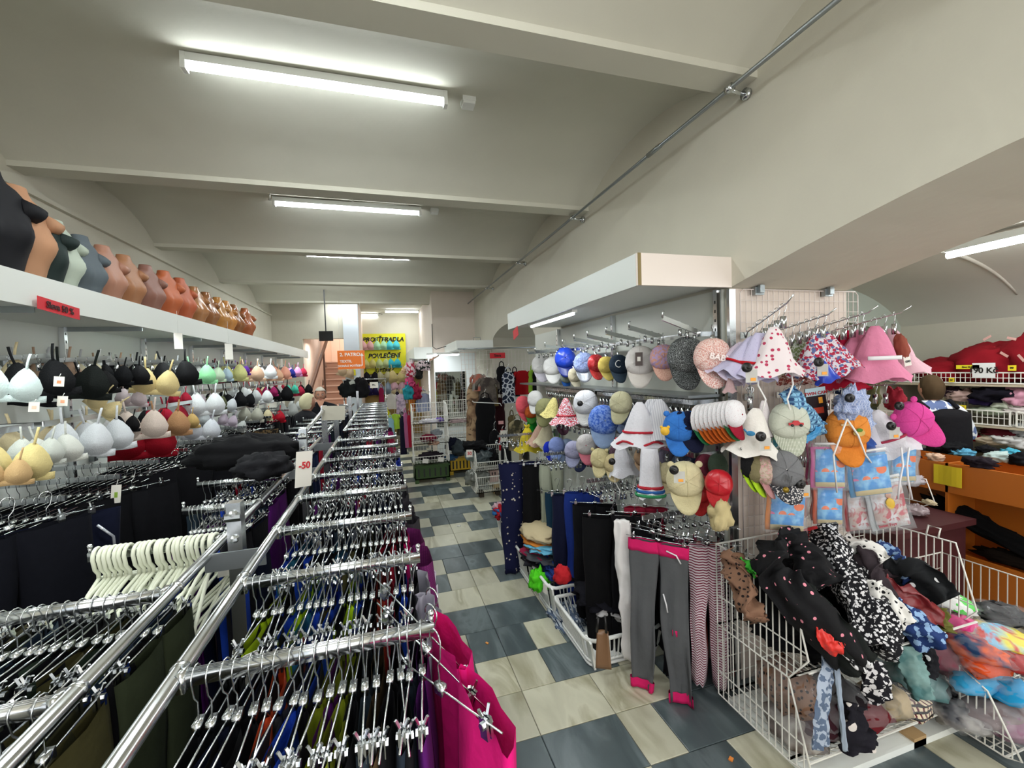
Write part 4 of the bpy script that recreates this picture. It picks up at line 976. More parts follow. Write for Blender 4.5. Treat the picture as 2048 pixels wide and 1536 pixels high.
LB = fab('#3a7cd0'); NVF = fab('#161a34')
midcaps = [
 (1045, 815, 38, 1.49, 1.1, fab('#e8606c'), fab('#e8606c'), 'coral pink cap seen from the side at the far end', None),
 (1071, 802, 34, 1.5, -.2, PW, PW, 'white cap hung by the coral pink one', None),
 (1062, 828, 26, 1.55, .4, fab('#c8602c'), fab('#4c8c3c'), 'orange cap with green peak behind the white one', None),
 (1090, 822, 42, 1.5, .1, printed('#8c8c64', '#a4a47c', 'smalldots', 40), printed('#7c7c54', '#949470', 'smalldots', 40), 'olive patterned cap below the top row', None),
 (1172, 812, 52, 1.5, -.1, fab('#e0e2e8', .8, .06), PW, 'white cap with black alarm disc in the middle row', None),
 (1206, 848, 62, 1.45, .3, printed('#3c64c4', '#7c9ce0', 'mottle', 14), fab('#90a8cc'), 'blue cloud print cap with pale blue peak', None),
 (1242, 812, 48, 1.5, -.3, fab('#cfcba8'), fab('#c8c4a0'), 'beige mesh-backed cap in the middle row', None),
 (1358, 862, 64, 1.45, -.05, LB, LB, 'bright blue child cap with bear ears', LB),
 (1382, 858, 60, 1.50, .35, NVF, NVF, 'navy child cap with round ears behind the blue one', NVF),
 (1113, 895, 34, 1.45, .2, fab('#8ca0dc'), fab('#88a0d8'), 'pale blue child cap in the lower row', None),
 (1098, 900, 28, 1.5, .8, fab('#1c34c0'), fab('#1c34c0'), 'cobalt blue cap half hidden in the lower row', None),
 (1147, 905, 38, 1.45, .0, fab('#a8a8c4'), fab('#a4a8c8'), 'lilac grey child cap with smiling print', None),
 (1174, 895, 44, 1.45, .1, fab('#cac6c4'), fab('#dc7c8c'), 'light grey cap with pink peak in the lower row', None),
 (1201, 922, 42, 1.40, -.3, fab('#d8cc9c'), fab('#dcd0a0'), 'pale yellow child cap with bear face and ears', fab('#d8cc9c')),
 (1228, 932, 40, 1.45, .1, fab('#d4c494'), fab('#d8c898'), 'straw coloured child cap behind the bear face one', None),
 (1370, 968, 74, 1.42, .15, fab('#dcd2a8'), fab('#d8cea2'), 'cream child cap with bear ears and alarm tag', fab('#dcd2a8')),
 (1335, 952, 44, 1.5, -.3, fab('#dcd2a8'), fab('#d8cea2'), 'second cream child cap behind the eared one', fab('#dcd2a8')),
 (1398, 985, 56, 1.5, .1, plain('#b01c24', .3), fab('#a82828'), 'glossy red cap with burgundy peak in the lower row', None),
 (1437, 972, 54, 1.5, -.1, plain('#b81c28', .3), fab('#b42c30'), 'glossy red cap with sequins next to the near upright', None)]
for (px, py, wp, X, dy, cr, pk, lb, ears) in midcaps:
    place_cap(px, py, wp, X, -.62 + dy, -.1, R.uniform(-.12, .12), cr, pk, lb, ears=ears, group='caps on the pier')
# white speckled caps with coloured peaks, fanned behind one another
for i in range(9):
    px, py = 1398 + 8.5 * i, 845 - 1.2 * i
    c = ['#2c7c4c', '#d86c28', '#d86c28', '#c85c20', '#d06424', '#d86c28', '#c86028', '#3c7c4c', '#a01c34'][i]
    place_cap(px, py, 58, 1.50, -.62 + .95, -.05, -.1, printed('#e6e4e6', '#a83c4c', 'smalldots', 26), fab(c), 'white speckled cap with %s peak, %s in the fanned set' % (['green', 'orange', 'orange', 'rust', 'orange', 'orange', 'rust', 'green', 'dark red'][i], ORD[i]), group='fanned speckled caps', seams=False)
def place_hat(px, py, hp, X, yaw, roll, mat, label, ax='x', **kw):
    p = at(px, py, ax, X); return make_hat(p, hp * mpp(p), yaw, roll, mat, label, **kw)
WR = fab('#e4e4ea', .8, .06)
place_hat(1132, 822, 52, 1.5, -.6, 0, printed('#e4e2ea', '#c03444', 'floral', 26), 'white sun hat with red trim under the top row of caps', var=1, band=fab('#c83444'))
place_hat(1280, 848, 88, 1.42, -.6, 0, WR, 'large white sun hat with red striped bands', var=1, band=fab('#c02c3c'), ties=False, wide=1.0)
m = MB(); t = [o for o in C.objects if o.get('label') == 'large white sun hat with red striped bands'][0]
m.tube([(.56 * math.cos(a), .36 * math.sin(a), -.40 + .05 * math.sin(5 * a)) for a in [2 * PI * i / 30 for i in range(30)]], .028, 5, closed=True); m.build('hem_stripe', fab('#b8303c'), t)
for i in range(3): place_hat(1305 + 9 * i, 838, 80, 1.52, -.5, -.1, printed('#dcdce0', '#c4c4cc', 'stripe_x', 6), 'white sun hat behind the large one, %s in line' % ORD[i], var=1, group='white sun hats in line')
place_hat(1105, 815, 40, 1.5, -.5, .2, printed('#ded48c', '#8c7c34', 'dots', 20), 'small yellow giraffe-spotted hat among the caps', var=0)
o = place_hat(1055, 878, 48, 1.45, -.6, 0, fab('#e8d23c'), 'yellow sun hat with tied top at the far end', var=0, cat='sun hat')
m = MB()
for a in range(6): m.tube([(0, 0, .48), (.13 * math.cos(a * 1.05), .13 * math.sin(a * 1.05), .56 + .05 * (a % 2))], [.05, .02], 6)
m.build('tied_top', fab('#e8d23c'), o)
place_hat(1078, 870, 44, 1.5, -.5, .2, fab('#d0ac98'), 'beige pink hat beside the yellow one', var=2); place_hat(1092, 868, 44, 1.52, -.5, .2, fab('#d0c8a8'), 'cream hat beside the beige pink one', var=2)
place_hat(1245, 920, 60, 1.48, -.6, -.1, WR, 'white mesh sun hat with alarm disc in the lower row', var=2, ties=True)
o = place_hat(1300, 945, 96, 1.40, -.6, 0, WR, 'white cloth bonnet with red, blue and green patterned hem', var=3, ties=False, wide=.62)
for k, (c, z_) in enumerate((('#c03440', -.30), ('#3468b0', -.38), ('#3c9460', -.46))):
    m = MB(); rr = .40 + .04 * k; m.tube([(rr * math.cos(a), rr * .62 * math.sin(a), z_) for a in [2 * PI * i / 22 for i in range(22)]], .035, 5, closed=True); m.build('hem_stripe', fab(c), o)
place_hat(1460, 770 + 1000 * 0, 30, 1.6, 0, 0, fab('#c8a8a8'), 'small rose bonnet beside the near upright', var=2)
heap('bag_hat', at(1440, 1030, 'x', 1.5), (.05, .05, .09), fab('#cdbd8c'), 4, 'beige cap peak hanging under the red cap', 'cap')
def alarm(px, py, X, ax, label, card='#e8e8e2', turn=0):
    p = at(px, py, ax, X); s = mpp(p); t = empty('security_tag', p, (PI / 2, 0, -.5 if ax == 'x' else -.3), label, 'alarm tag', 'black alarm tags')
    r = .021; m = MB(); m.tube([(0, 0, -.006), (0, 0, .004), (0, 0, .010)], [r, r, r * .6], 18); m.ball((0, 0, .012), (.008, .008, .006), 8, 5); m.build('disc', BLACKP, t)
    if card: m = MB(); m.slab(lambda u, v: (-.0 + .05 * u, -.01 - .055 * v, -.012), 1, 1, .001); m.build('label_card', plain(card, .6), t, False); m = MB(); m.box((.02, -.058, -.0105), (.042, -.045, -.0095)); m.build('price_patch', plain('#f0a030', .5), t, False)
alarm(1160, 807, 1.36, 'x', 'black alarm disc on the white cap of the middle row', None); alarm(1224, 923, 1.33, 'x', 'black alarm disc on the lower white mesh hat', None); alarm(1348, 940, 1.28, 'x', 'black alarm disc on the cream eared cap')
# emblem of the blue cap
p = at(1330, 862, 'x', 1.33); m = MB(); m.tube([(0, 0, 0), (0, -.006, 0)], .022, 12); m.tube([(-.016, 0, .02), (-.016, -.005, .02)], .008, 8); m.tube([(.016, 0, .02), (.016, -.005, .02)], .008, 8)
tag(m.build('yellow_patch', plain('#e8b838', .6), None, True, p, (0, 0, -.6)), 'small yellow bear patch hooked to the blue child cap', 'patch')

for i in range(26):          # caps pushed to the back of the lower bars
    px = 1125 + 12.5 * i + R.uniform(-4, 4); row = i % 2; py = (905 if row else 835) + (px - 1125) * (.10 if row else .02) + R.uniform(-8, 8)
    c = ['#5c3c4c', '#7c8ca8', '#c8c4bc', '#3c4468', '#b89878', '#8c3c50', '#d8d4c8', '#4c5c4c', '#9c94ac'][i % 9]
    place_cap(px, py, 36 + 8 * (px > 1250), 1.66, -.62 + R.uniform(-.5, .8), -.1, R.uniform(-.3, .3), printed(c, '#d8ccd0', 'smalldots', 30) if i % 3 == 0 else fab(c), fab(c), 'half-hidden child cap at the back of the %s cap row, %s of the pushed-back ones' % ('lower' if row else 'middle', ORD[i]), group='pushed-back caps', seams=False)
m = MB(); m.box((1.775, 1.872, .02), (1.815, 1.892, 2.16)); t = m.build('corner_post', CHROME, None, False); tag(t, 'chrome post at the corner between the caps and the wire grid', 'post')
# low arms with children's trousers
def low_arm(y, z, x0, x1, label):
    t = empty('display_hook', (x1, y, z), label=label, cat='arm'); m = MB(); m.bar((x0 - x1, 0, 0), (0, 0, 0), .012, .024); m.build('arm', CHROME, t, False); m = MB(); m.box((-.03, -.02, -.05), (.03, .02, .03)); m.build('bracket', STEEL, t, False)
def hung(px, py, ax, val, w_, L_, mat, yaw, label, seed=0, th=.03, flare=1.0, gap=.1, hanger=True, nu=16, nv=18, name='trousers', cat='trousers'):
    p = at(px, py, ax, val); me = pants_mesh(w_, L_, th, seed, nu, nv, flare, gap=gap); me.materials.append(mat); o = link(name, me, None, p, (0, 0, yaw)); tag(o, label, cat)
    if hanger: wire_hanger(p + Vector((0, 0, .115)), yaw + PI / 2, 'wire hanger over the ' + label.split(' hanging')[0].split(' beside')[0], 'hangers of the low arms')
    return o, p
low_arm(2.0, .95, 1.30, 1.76, 'chrome arm holding the children trousers by the wire basket'); low_arm(2.62, 1.0, 1.28, 1.76, 'chrome arm holding black trousers over the laundry baskets'); low_arm(3.35, 1.05, 1.25, 1.76, 'chrome arm with navy trousers further along the pier'); low_arm(4.3, 1.08, 1.1, 1.76, 'chrome arm at the far end of the cap wall')
GRY = fab('#5c5e60', .9, .15); PK = fab('#e0246c')
o, p = hung(1316, 1086, 'y', 1.93, .30, .82, GRY, -.85, 'grey jersey trousers with hot pink waistband hanging on the arm', 2, .022, 1.0, .16)
me_ = pants_mesh(.30, .82, .022, 2, 16, 3, 1.0, gap=.16, vr=(-.005, .07), infl=1.06); me_.materials.append(PK); link('waistband', me_, o)
me_ = pants_mesh(.30, .82, .022, 2, 16, 3, 1.0, gap=.16, vr=(.94, 1.005), infl=1.16); me_.materials.append(PK); link('cuff', me_, o)
m = MB(); m.tube([(.05, -.035, -.02), (.10, -.045, -.03), (.12, -.04, -.07)], .004, 5); m.tube([(.03, -.035, -.25), (.045, -.04, -.30), (.05, -.038, -.34)], .004, 5); m.build('white_print', plain('#e8e8ea', .7), o)
m = MB(); m.box((.07, -.034, -.46), (.095, -.03, -.43)); m.build('pink_patch', PK, o)
STP = printed('#ded4d8', '#7c2440', 'stripe_z', 22)
hung(1414, 1092, 'y', 1.87, .19, .76, STP, -.62, 'pink and maroon striped trousers beside the wire basket', 7, .035, 1.0, .05)
hung(1414, 1085, 'y', 1.985, .13, .80, fab('#e0645c'), -.7, 'coral trousers between the striped ones beside the basket', 9, .02)
hung(1440, 1100, 'y', 1.92, .10, .66, printed('#3a2430', '#9c8c9c', 'check', 12, ink2='#140c14'), -1.0, 'plaid flannel trousers beside the basket rim', 10, .02)
o, p = hung(1374, 1088, 'y', 2.06, .18, .86, fab('#131318'), -.8, 'black trousers with turquoise stars hanging by the striped pair', 13, .03, 1.0, .05)
for k in range(5):
    m = MB(); z_ = -.25 - .11 * k; pts = []
    for j in range(10): a = PI * j / 5; r_ = .018 if j % 2 == 0 else .008; pts.append((-.085 + r_ * math.sin(a), -.045, z_ + r_ * math.cos(a)))
    m.tube(pts, .0016, 4, closed=True); m.build('star_outline', plain('#3cb0a8', .6), o)
hung(1394, 1080, 'y', 2.12, .12, .85, fab('#24262e'), -.9, 'dark trousers with white side stripe hanging by the stars pair', 15, .03)
hung(1355, 1080, 'y', 2.03, .2, .80, fab('#1c1c22'), -.8, 'charcoal children trousers behind the grey jersey pair', 17, .03)
for i in range(9):
    x_ = 1.36 + .045 * i; wire_hanger((x_, 2.0, .965), R.uniform(-.3, .3) + .3, '%s wire hanger from the tip on the low arm by the basket' % ORD[i], 'hangers of the low arms')
BKF = fab('#0b0b0e', .9, .3)
hung(1222, 1035, 'x', 1.30, .34, .86, BKF, -.55, 'wide black trousers hanging over the front laundry basket', 21, .05, 1.6, .06)
hung(1190, 1010, 'x', 1.34, .30, .80, fab('#0d0d12'), -.5, 'black trousers beside the navy ones above the laundry baskets', 22, .05, 1.4)
# white shawl like trousers leg
p = at(1243, 1040, 'x', 1.24)
drape('white_trousers', [p, p + Vector((.015, -.01, -.25)), p + Vector((.04, -.02, -.5)), p + Vector((.07, -.03, -.80))], .085, fab('#e4e2e0', .9, .08), 3, 'long white trousers hanging folded among the black ones', 'trousers', None, .02, 10, .02, 1.9, up=(.5, .87, 0))
hung(1270, 1030, 'x', 1.42, .3, .80, fab('#121216'), -.5, 'black trousers behind the white pair', 24, .04, 1.4)
hung(1290, 1015, 'x', 1.5, .26, .5, fab('#8c1c34'), -.5, 'dark red trousers behind the black ones on the pier', 25, .03)
for i in range(14):
    wire_hanger((1.30 + .032 * i, 2.62, 1.015), R.uniform(-.3, .3), '%s wire hanger from the tip on the black trousers arm' % ORD[i], 'hangers of the low arms'); wire_hanger((1.27 + .033 * i, 3.35, 1.065), R.uniform(-.3, .3), '%s wire hanger from the tip on the navy trousers arm' % ORD[i], 'hangers of the low arms')
hung(1140, 990, 'x', 1.26, .28, .82, fab('#141834'), -.4, 'navy trousers with white badge hanging over a laundry basket', 31, .04)
p = at(1123, 1072, 'x', 1.2); m = MB(); m.tube([(.03 * math.cos(a), 0, .04 * math.sin(a)) for a in [2 * PI * i / 16 for i in range(16)]], .006, 5, closed=True); m.tube([(0, 0, -.03), (0, -.01, .03)], .012, 6); tag(m.build('badge_print', plain('#e4e0d8', .7), None, True, p, (0, 0, -.5)), 'round white badge print on the navy trousers', 'print')
hung(1165, 985, 'x', 1.32, .26, .8, fab('#1c3484'), -.4, 'blue trousers with side stripe behind the navy ones', 32, .04); hung(1115, 985, 'x', 1.30, .2, .7, fab('#1c3c54'), -.5, 'petrol trousers behind the navy badge pair', 33, .03)
hung(1045, 925, 'x', 1.12, .42, .95, printed('#0a1038', '#c8c0b0', 'smalldots', 22), -.15, 'dark navy trousers with scattered beads at the far end of the cap wall', 35, .05, 1.5, .02)
hung(1078, 930, 'x', 1.22, .3, .9, BKF, -.2, 'black trousers with white squiggle beside the navy beaded pair', 36, .04, 1.4)
hung(1102, 930, 'x', 1.3, .2, .62, fab('#aab09c'), -.3, 'light khaki trousers hanging above the second basket', 38, .035)
for i in range(10): wire_hanger((1.12 + .04 * i, 4.3, 1.095), R.uniform(-.3, .3), '%s wire hanger from the tip at the far end of the cap wall' % ORD[i], 'hangers of the low arms')

# laundry baskets on the floor
def laundry(x0, x1, y0, y1, h_, label, rz=0):
    t = empty('laundry_basket', ((x0 + x1) / 2, (y0 + y1) / 2, 0), (0, 0, rz), label, 'basket', 'white laundry baskets on the floor'); a, b_ = (x1 - x0) / 2, (y1 - y0) / 2
    def ringp(k, z):     # rounded rectangle
        pts = []; r_ = .05; aa, bb = a * k, b_ * k
        for cx, cy, s0 in ((aa - r_, bb - r_, 0), (-aa + r_, bb - r_, 1), (-aa + r_, -bb + r_, 2), (aa - r_, -bb + r_, 3)):
            for i in range(4): an = PI / 2 * (s0 + i / 3); pts.append((cx + r_ * math.cos(an), cy + r_ * math.sin(an), z))
        return pts
    m = MB(); m.tube([(x, y, z - .045 * (1 - min(1, abs(x) / a)) * (abs(y) > b_ * .8)) for x, y, z in ringp(1, h_)], .012, 6, closed=True); m.build('rim', WHITEP, t)
    m = MB(); m.tube(ringp(.84, .012), .010, 6, closed=True); m.tube(ringp(.86, .04), .008, 5, closed=True); m.box((-a * .8, -b_ * .8, .004), (a * .8, b_ * .8, .010)); m.build('basket_base', WHITEP, t)
    m = MB()
    def side(p0, p1, q0, q1, n):
        for i in range(n):
            f = (i + .5) / n; A_ = [p0[j] + (p1[j] - p0[j]) * f for j in range(3)]; B_ = [q0[j] + (q1[j] - q0[j]) * f for j in range(3)]
            m.bar(A_, B_, .012, .004)
    k = .84; c = .06
    for s in (-1, 1):
        side((-a * k + c, s * b_ * k, .03), (a * k - c, s * b_ * k, .03), (-a + c, s * b_, h_), (a - c, s * b_, h_), 12)
        side((s * a * k, -b_ * k + c, .03), (s * a * k, b_ * k - c, .03), (s * a, -b_ + c, h_), (s * a, b_ - c, h_), 14)
    m.build('slatted_wall', WHITEP, t, False)
    for s in (-1, 1):
        for r_ in (-1, 1): m = MB(); m.bar((s * (a * k - .02), r_ * (b_ * k - .02), .0), (s * (a - .015), r_ * (b_ - .015), h_), .07, .012); m.build('corner_post', WHITEP, t, False)
    return t
laundry(1.05, 1.56, 2.20, 2.72, .20, 'white laundry basket nearest the shop front, under the black trousers')
laundry(1.04, 1.50, 2.76, 3.14, .24, 'white laundry basket second from the shop front, heaped with dark blue checks'); laundry(1.03, 1.50, 3.20, 3.78, .24, 'white laundry basket under the folded beige blanket')
laundry(1.08, 1.50, 3.9, 4.5, .25, 'white laundry basket furthest along, under the beaded trousers')
SH_ = 'clothes in the laundry baskets'
heap('folded_shirt', at(1136, 1232, 'x', 1.17), (.12, .17, .065), printed('#b8c0c8', '#2c3c54', 'check', 14, ink2='#5c6c84'), 2.2, 'blue and white checked shirt spilling over the nearest laundry basket', 'shirt', SH_, .5)
heap('folded_shirt', (1.33, 2.5, .28), (.2, .2, .06), fab('#14141c'), 5, 'black garment lying in the nearest laundry basket', 'clothes', SH_)
heap('folded_trousers', (1.38, 2.4, .25), (.16, .12, .06), fab('#dcdcdc'), 6, 'white garment in the corner of the nearest laundry basket', 'clothes', SH_)
p = at(1098, 1120, 'z', .42); heap('folded_shirt', at(1112, 1130, 'x', 1.2), (.12, .16, .08), printed('#14245c', '#24408c', 'check', 14), 7, 'dark blue checked shirt heaped on the middle basket', 'shirt', SH_, .5)
heap('folded_shirt', at(1078, 1162, 'x', 1.04), (.07, .07, .09), fab('#5ce028'), 8, 'neon green garment hanging out of the middle basket', 'clothes', SH_, .5)
heap('folded_shirt', at(1125, 1150, 'x', 1.1), (.06, .06, .065), fab('#c82830'), 9, 'bright red garment on top of the second basket', 'clothes', SH_, .3)
heap('folded_shirt', (1.34, 2.95, .26), (.16, .2, .12), fab('#0c0c14'), 10, 'black garments slumped between the two front baskets', 'clothes', SH_, .4)
paper('price_tag', at(1090, 1178, 'x', 1.02), (0, .1, -1.2), .04, .065, CARD, 'white paper tag on the neon green garment', 'tag')
heap('folded_blanket', at(1080, 1062, 'x', 1.16), (.15, .24, .045), fab('#c4b490', .95, .1), 12, 'folded beige blanket on top of the clothes pile', 'blanket', None, .22)
for k, (c, nm) in enumerate((('#d88838', 'orange'), ('#68b4d4', 'sky blue'), ('#9c2448', 'wine pink'), ('#54565c', 'grey'), ('#2c2c34', 'black'))):
    heap('folded_shirt', at(1085 + 6 * (k % 2), 1080 + 9 * k, 'x', 1.16), (.16, .2, .03), fab(c), 14 + k, '%s garment in the stack under the beige blanket' % nm, 'clothes', SH_, .35)
heap('folded_shirt', (1.12, 4.3, .30), (.1, .14, .06), fab('#2c6cac'), 20, 'blue garment in the furthest laundry basket', 'clothes', SH_); heap('folded_shirt', at(1003, 1025, 'x', 1.1), (.07, .09, .08), fab('#b82430'), 21, 'red and white garment on the furthest basket', 'clothes', SH_, .5); heap('folded_shirt', at(996, 1018, 'x', 1.08), (.05, .06, .07), fab('#d8b4bc'), 22, 'pale pink garment on the furthest basket', 'clothes', SH_, .5)
# bag of fixings tied to the basket corner
o = MB(); o.slab(lambda u, v: ((u - .5) * (.06 + .025 * v), .012 * math.sin(PI * u) * (1 - v), -.20 * v), 6, 8, .016); t = o.build('tool_pouch', plain('#7c5c40', .35), None, True, at(1205, 1265, 'x', 1.06), (0, 0, -.5)); tag(t, 'brown glossy pouch hanging at the corner of the front laundry basket', 'pouch')
m = MB(); m.tube([(-.03, .0, 0), (-.02, 0, .08)], .008, 6); m.tube([(.02, .0, 0), (.015, 0, .09)], .008, 6); m.build('strap', BLACKP, t)
# ------------------------------------------------------------------ wire grid on the pier face with sun hats and packets
g = empty('wire_grid', (1.84, 1.865, .75), label='white wire grid panel fixed to the pier face', cat='grid')
WPK = plain('#d9cfc8', .4, name='coated_wire')
m = MB(); W_, H_ = .86, 1.41
m.tube([(0, 0, 0), (W_, 0, 0), (W_, 0, H_ - .02), (W_ - .02, 0, H_), (.02, 0, H_), (0, 0, H_ - .02)], .0035, 6, closed=True); m.build('frame', WPK, g)
m = MB()
for i in range(1, 23): x = W_ * i / 23; m.bar((x, 0, 0), (x, 0, H_), .0028, .0028)
for i in range(1, 24): z = H_ * i / 24; m.bar((0, -.003, z), (W_, -.003, z), .0028, .0028)
m.build('wire_mesh', WPK, g, False)
for x in (.12, .62):
    m = MB(); m.box((x - .03, -.012, H_ - .03), (x + .03, .012, H_ + .012)); m.box((x - .015, -.03, H_ - .02), (x + .015, -.01, H_ + .02)); m.build('clamp', STEEL, g, False)
def ghook(bx, tip, label, z0=1.93):
    a = Vector((bx, 1.85, z0)); t = empty('grid_hook', a, label=label, cat='hook', group='hooks of the wire grid')
    d = Vector(tip) - a; m = MB(); m.tube([(0, 0, -.03), (0, -.01, -.0), d * .9, d + Vector((0, -.005, .02))], .0038, 6); m.build('prong', CHROME, t)
    m = MB(); m.box((-.03, .002, -.035), (.03, .01, .0)); m.build('back_plate', CHROME, t, False); return a, d
tips = [(1585, 598), (1670, 625), (1753, 620), (1820, 620)]
for i, (px, py) in enumerate(tips):
    q = at(px, py, 'y', 1.52); a, d = ghook((1.86, 2.04, 2.26, 2.46)[i], q, 'upward sloping chrome hook carrying sun hats, %s on the grid' % ORD[i])
    for j in range(7):
        f = .10 + .12 * j; o = link('clip_hook', SHM, None, a + d * f + Vector((0, 0, .008)), (0, 0, 1.57 + R.uniform(-.5, .5))); o.scale = (1.5,) * 3; tag(o, 'chrome clip hook, %s on the %s sloping grid hook' % (ORD[j], ORD[i]), 'hook', 'clip hooks of the wire grid')
for i, (bx, z0, px, py) in enumerate(((1.88, 1.60, 1500, 770), (2.10, 1.60, 1605, 768), (2.30, 1.57, 1700, 775), (2.52, 1.60, 1800, 768), (1.90, 1.33, 1480, 905), (2.06, 1.30, 1560, 900), (2.2, 1.28, 1650, 905), (2.38, 1.28, 1740, 902), (2.5, 1.28, 1810, 905))):
    a, d = ghook(bx, at(px, py, 'y', 1.55), 'chrome hook of the %s row of the grid, %s across' % (('middle', i)[0] if i < 4 else 'lower', ORD[i % 4 if i < 4 else i - 4]), z0)
    for j in range(5):
        o = link('clip_hook', SHM, None, a + d * (.15 + .16 * j) + Vector((0, 0, .008)), (0, 0, 1.57 + R.uniform(-.5, .5))); o.scale = (1.4,) * 3; tag(o, 'chrome clip hook crowded in the lower rows of the grid', 'hook', 'clip hooks of the wire grid')
PKT = fab('#e48cac', .95, .12)
DOT = printed('#eadfe0', '#b83c5c', 'dots', 9); LIL = printed('#c8c4e0', '#9c94c0', 'smalldots', 30); FLO = printed('#d8d4dc', '#b02c48', 'floral', 13, ink2='#5c6c9c')
def gh(px, py, hp, y, mat, label, **kw): return place_hat(px, py, hp, y, kw.pop('yaw', -.5), kw.pop('roll', 0), mat, label, ax='y', group='sun hats on the wire grid', **kw)
gh(1469, 722, 78, 1.72, printed('#d8cce0', '#a05078', 'smalldots', 24), 'lilac hat with pink dots rolled at the edge of the grid', roll=.45, var=2)
gh(1492, 715, 86, 1.66, LIL, 'pale lilac hat with red ribbon tilted on the first hook', roll=.4, var=2, band=fab('#c8202c'))
gh(1514, 712, 92, 1.62, LIL, 'pale lilac hat behind the spotted one with red ribbon', roll=.15, var=2, band=fab('#c8202c'))
gh(1548, 702, 96, 1.56, DOT, 'white sun hat with large dark red spots', roll=0, var=0, ties=True)
gh(1598, 712, 66, 1.72, printed('#c8ccc0', '#7c8c5c', 'floral', 14), 'small green flowered hat behind the spotted one', var=2); gh(1590, 738, 60, 1.75, printed('#c8a89c', '#8c3c34', 'floral', 18), 'salmon print hat low behind the spotted one', var=2)
gh(1632, 712, 88, 1.60, FLO, 'red and blue flowered hat on the second hook', roll=.12, var=2); gh(1662, 706, 86, 1.58, FLO, 'second red and blue flowered hat, tilted the other way', roll=-.35, var=2)
gh(1650, 742, 44, 1.54, plain('#2444b8', .3), 'bright blue hat tip under the flowered pair', var=2, roll=-.3)
gh(1694, 698, 74, 1.70, fab('#c41c44'), 'crimson hat behind the pink ones', var=2); gh(1685, 748, 60, 1.74, fab('#cc2440'), 'second crimson hat low behind the pink ones', var=1, wide=1.2)
gh(1716, 706, 92, 1.64, PKT, 'pink towelling hat behind the labelled one', roll=.1, var=0); o = gh(1750, 706, 108, 1.56, PKT, 'pink towelling hat with white band label', var=0, wide=1.0)
m = MB(); m.slab(lambda u, v: (-.28 + .52 * u, -.33 - .02 * math.sin(PI * u), -.13 + .07 * v), 6, 1, .02); m.build('label_band', plain('#f0eef0', .6), o)
gh(1788, 704, 96, 1.62, fab('#e4b8c4', .95, .1), 'pale rose hat beside the labelled pink one', roll=-.15, var=0); heap('slipper', at(1803, 695, 'y', 1.55), (.028, .03, .075), fab('#9c5444'), 4, 'rust coloured slipper with white tag hung on the last hook', 'slipper', amp=.2, rot=(0, -.3, 0))
paper('price_tag', at(1815, 722, 'y', 1.53), (0, -.2, -.3), .035, .05, CARD, 'white tag with round symbols on the rust slipper', 'tag', None, (('oo', .022, 0, 0),), BLACKP)
heap('mesh_bag', at(1690, 775, 'y', 1.78), (.07, .05, .05), fab('#1c2c4c'), 5, 'dark blue item hanging low behind the crimson hats', 'clothes'); heap('mesh_bag', at(1745, 790, 'y', 1.83), (.035, .04, .09), fab('#5c5c3c'), 6, 'khaki roll hanging behind the pink hats', 'clothes'); heap('mesh_bag', at(1790, 800, 'y', 1.84), (.05, .05, .08), fab('#8c1c2c'), 7, 'dark red lace item behind the pink hats', 'clothes')
# middle row
o = gh(1507, 862, 92, 1.58, fab('#e8e4dc', .9, .06), 'white sun hat with blue whale patch on the middle row', var=0, roll=.12)
m = MB(); m.ball((-.16, -.345, -.02), (.09, .02, .055), 12, 7); m.tube([(-.24, -.345, 0), (-.30, -.345, .06)], .02, 5); m.build('whale_patch', fab('#4c98c8'), o)
gh(1528, 838, 74, 1.62, printed('#e4dcdc', '#a08090', 'smalldots', 30), 'white bonnet with trailing ties in front of the whale hat', var=2, roll=0, ties=True, wide=.6)
gh(1545, 862, 70, 1.72, printed('#2c7088', '#5ca0a8', 'mottle', 8, ink2='#5c8c5c'), 'teal and green bucket hat behind the car cap', var=2)
def gcap(px, py, wp, y, cr, pk, lb, yaw=-.45, roll=0, tilt=-.08, **kw):
    p = at(px, py, 'y', y); return make_cap(p, wp * mpp(p), yaw, tilt, roll, cr, pk, lb, group='caps on the wire grid', **kw)
o = gcap(1577, 852, 76, 1.55, fab('#c8ccbc', .9, .08), printed('#dcdcd0', '#6c7c64', 'check', 9, ink2='#9ca48c'), 'pale sage cap with red car patch and checked peak')
RDP = plain('#b81c24', .5)
m = MB(); m.box((-.17, -.405, -.02), (.17, -.37, .045)); m.add([(-.09, -.41, .045), (.09, -.41, .045), (.05, -.40, .10), (-.05, -.40, .10), (-.09, -.36, .045), (.09, -.36, .045), (.05, -.36, .10), (-.05, -.36, .10)], [(0, 1, 2, 3), (3, 2, 6, 7), (0, 3, 7, 4), (1, 5, 6, 2)]); m.v = [(x, y_ - .03 - .0, z + .06) for x, y_, z in m.v]; m.build('car_patch', RDP, o, False)
for s in (-.1, .1): m = MB(); m.tube([(s, -.46, .04), (s, -.43, .04)], .035, 10); m.build('wheel_patch', BLACKP, o)
p = at(1612, 812, 'y', 1.54)
q_ = [at(1572, 780, 'y', 1.56), at(1600, 815, 'y', 1.52), at(1640, 862, 'y', 1.55)]
drape('folded_hat', q_, .085, printed('#8cc0dc', '#34507c', 'check', 14, ink2='#5c88ac'), 5, 'folded light blue checked hat lying diagonally over the caps', 'sun hat', None, .022, 8, .006, 1.1, up=(.3, 1, 0))
b_ = paper('hat_packet', at(1634, 815, 'y', 1.62), (0, -.12, -.3), .10, .20, plain('#2a1c20', .35), 'black racing hat packet with red and white print', 'packet', None, (), None)
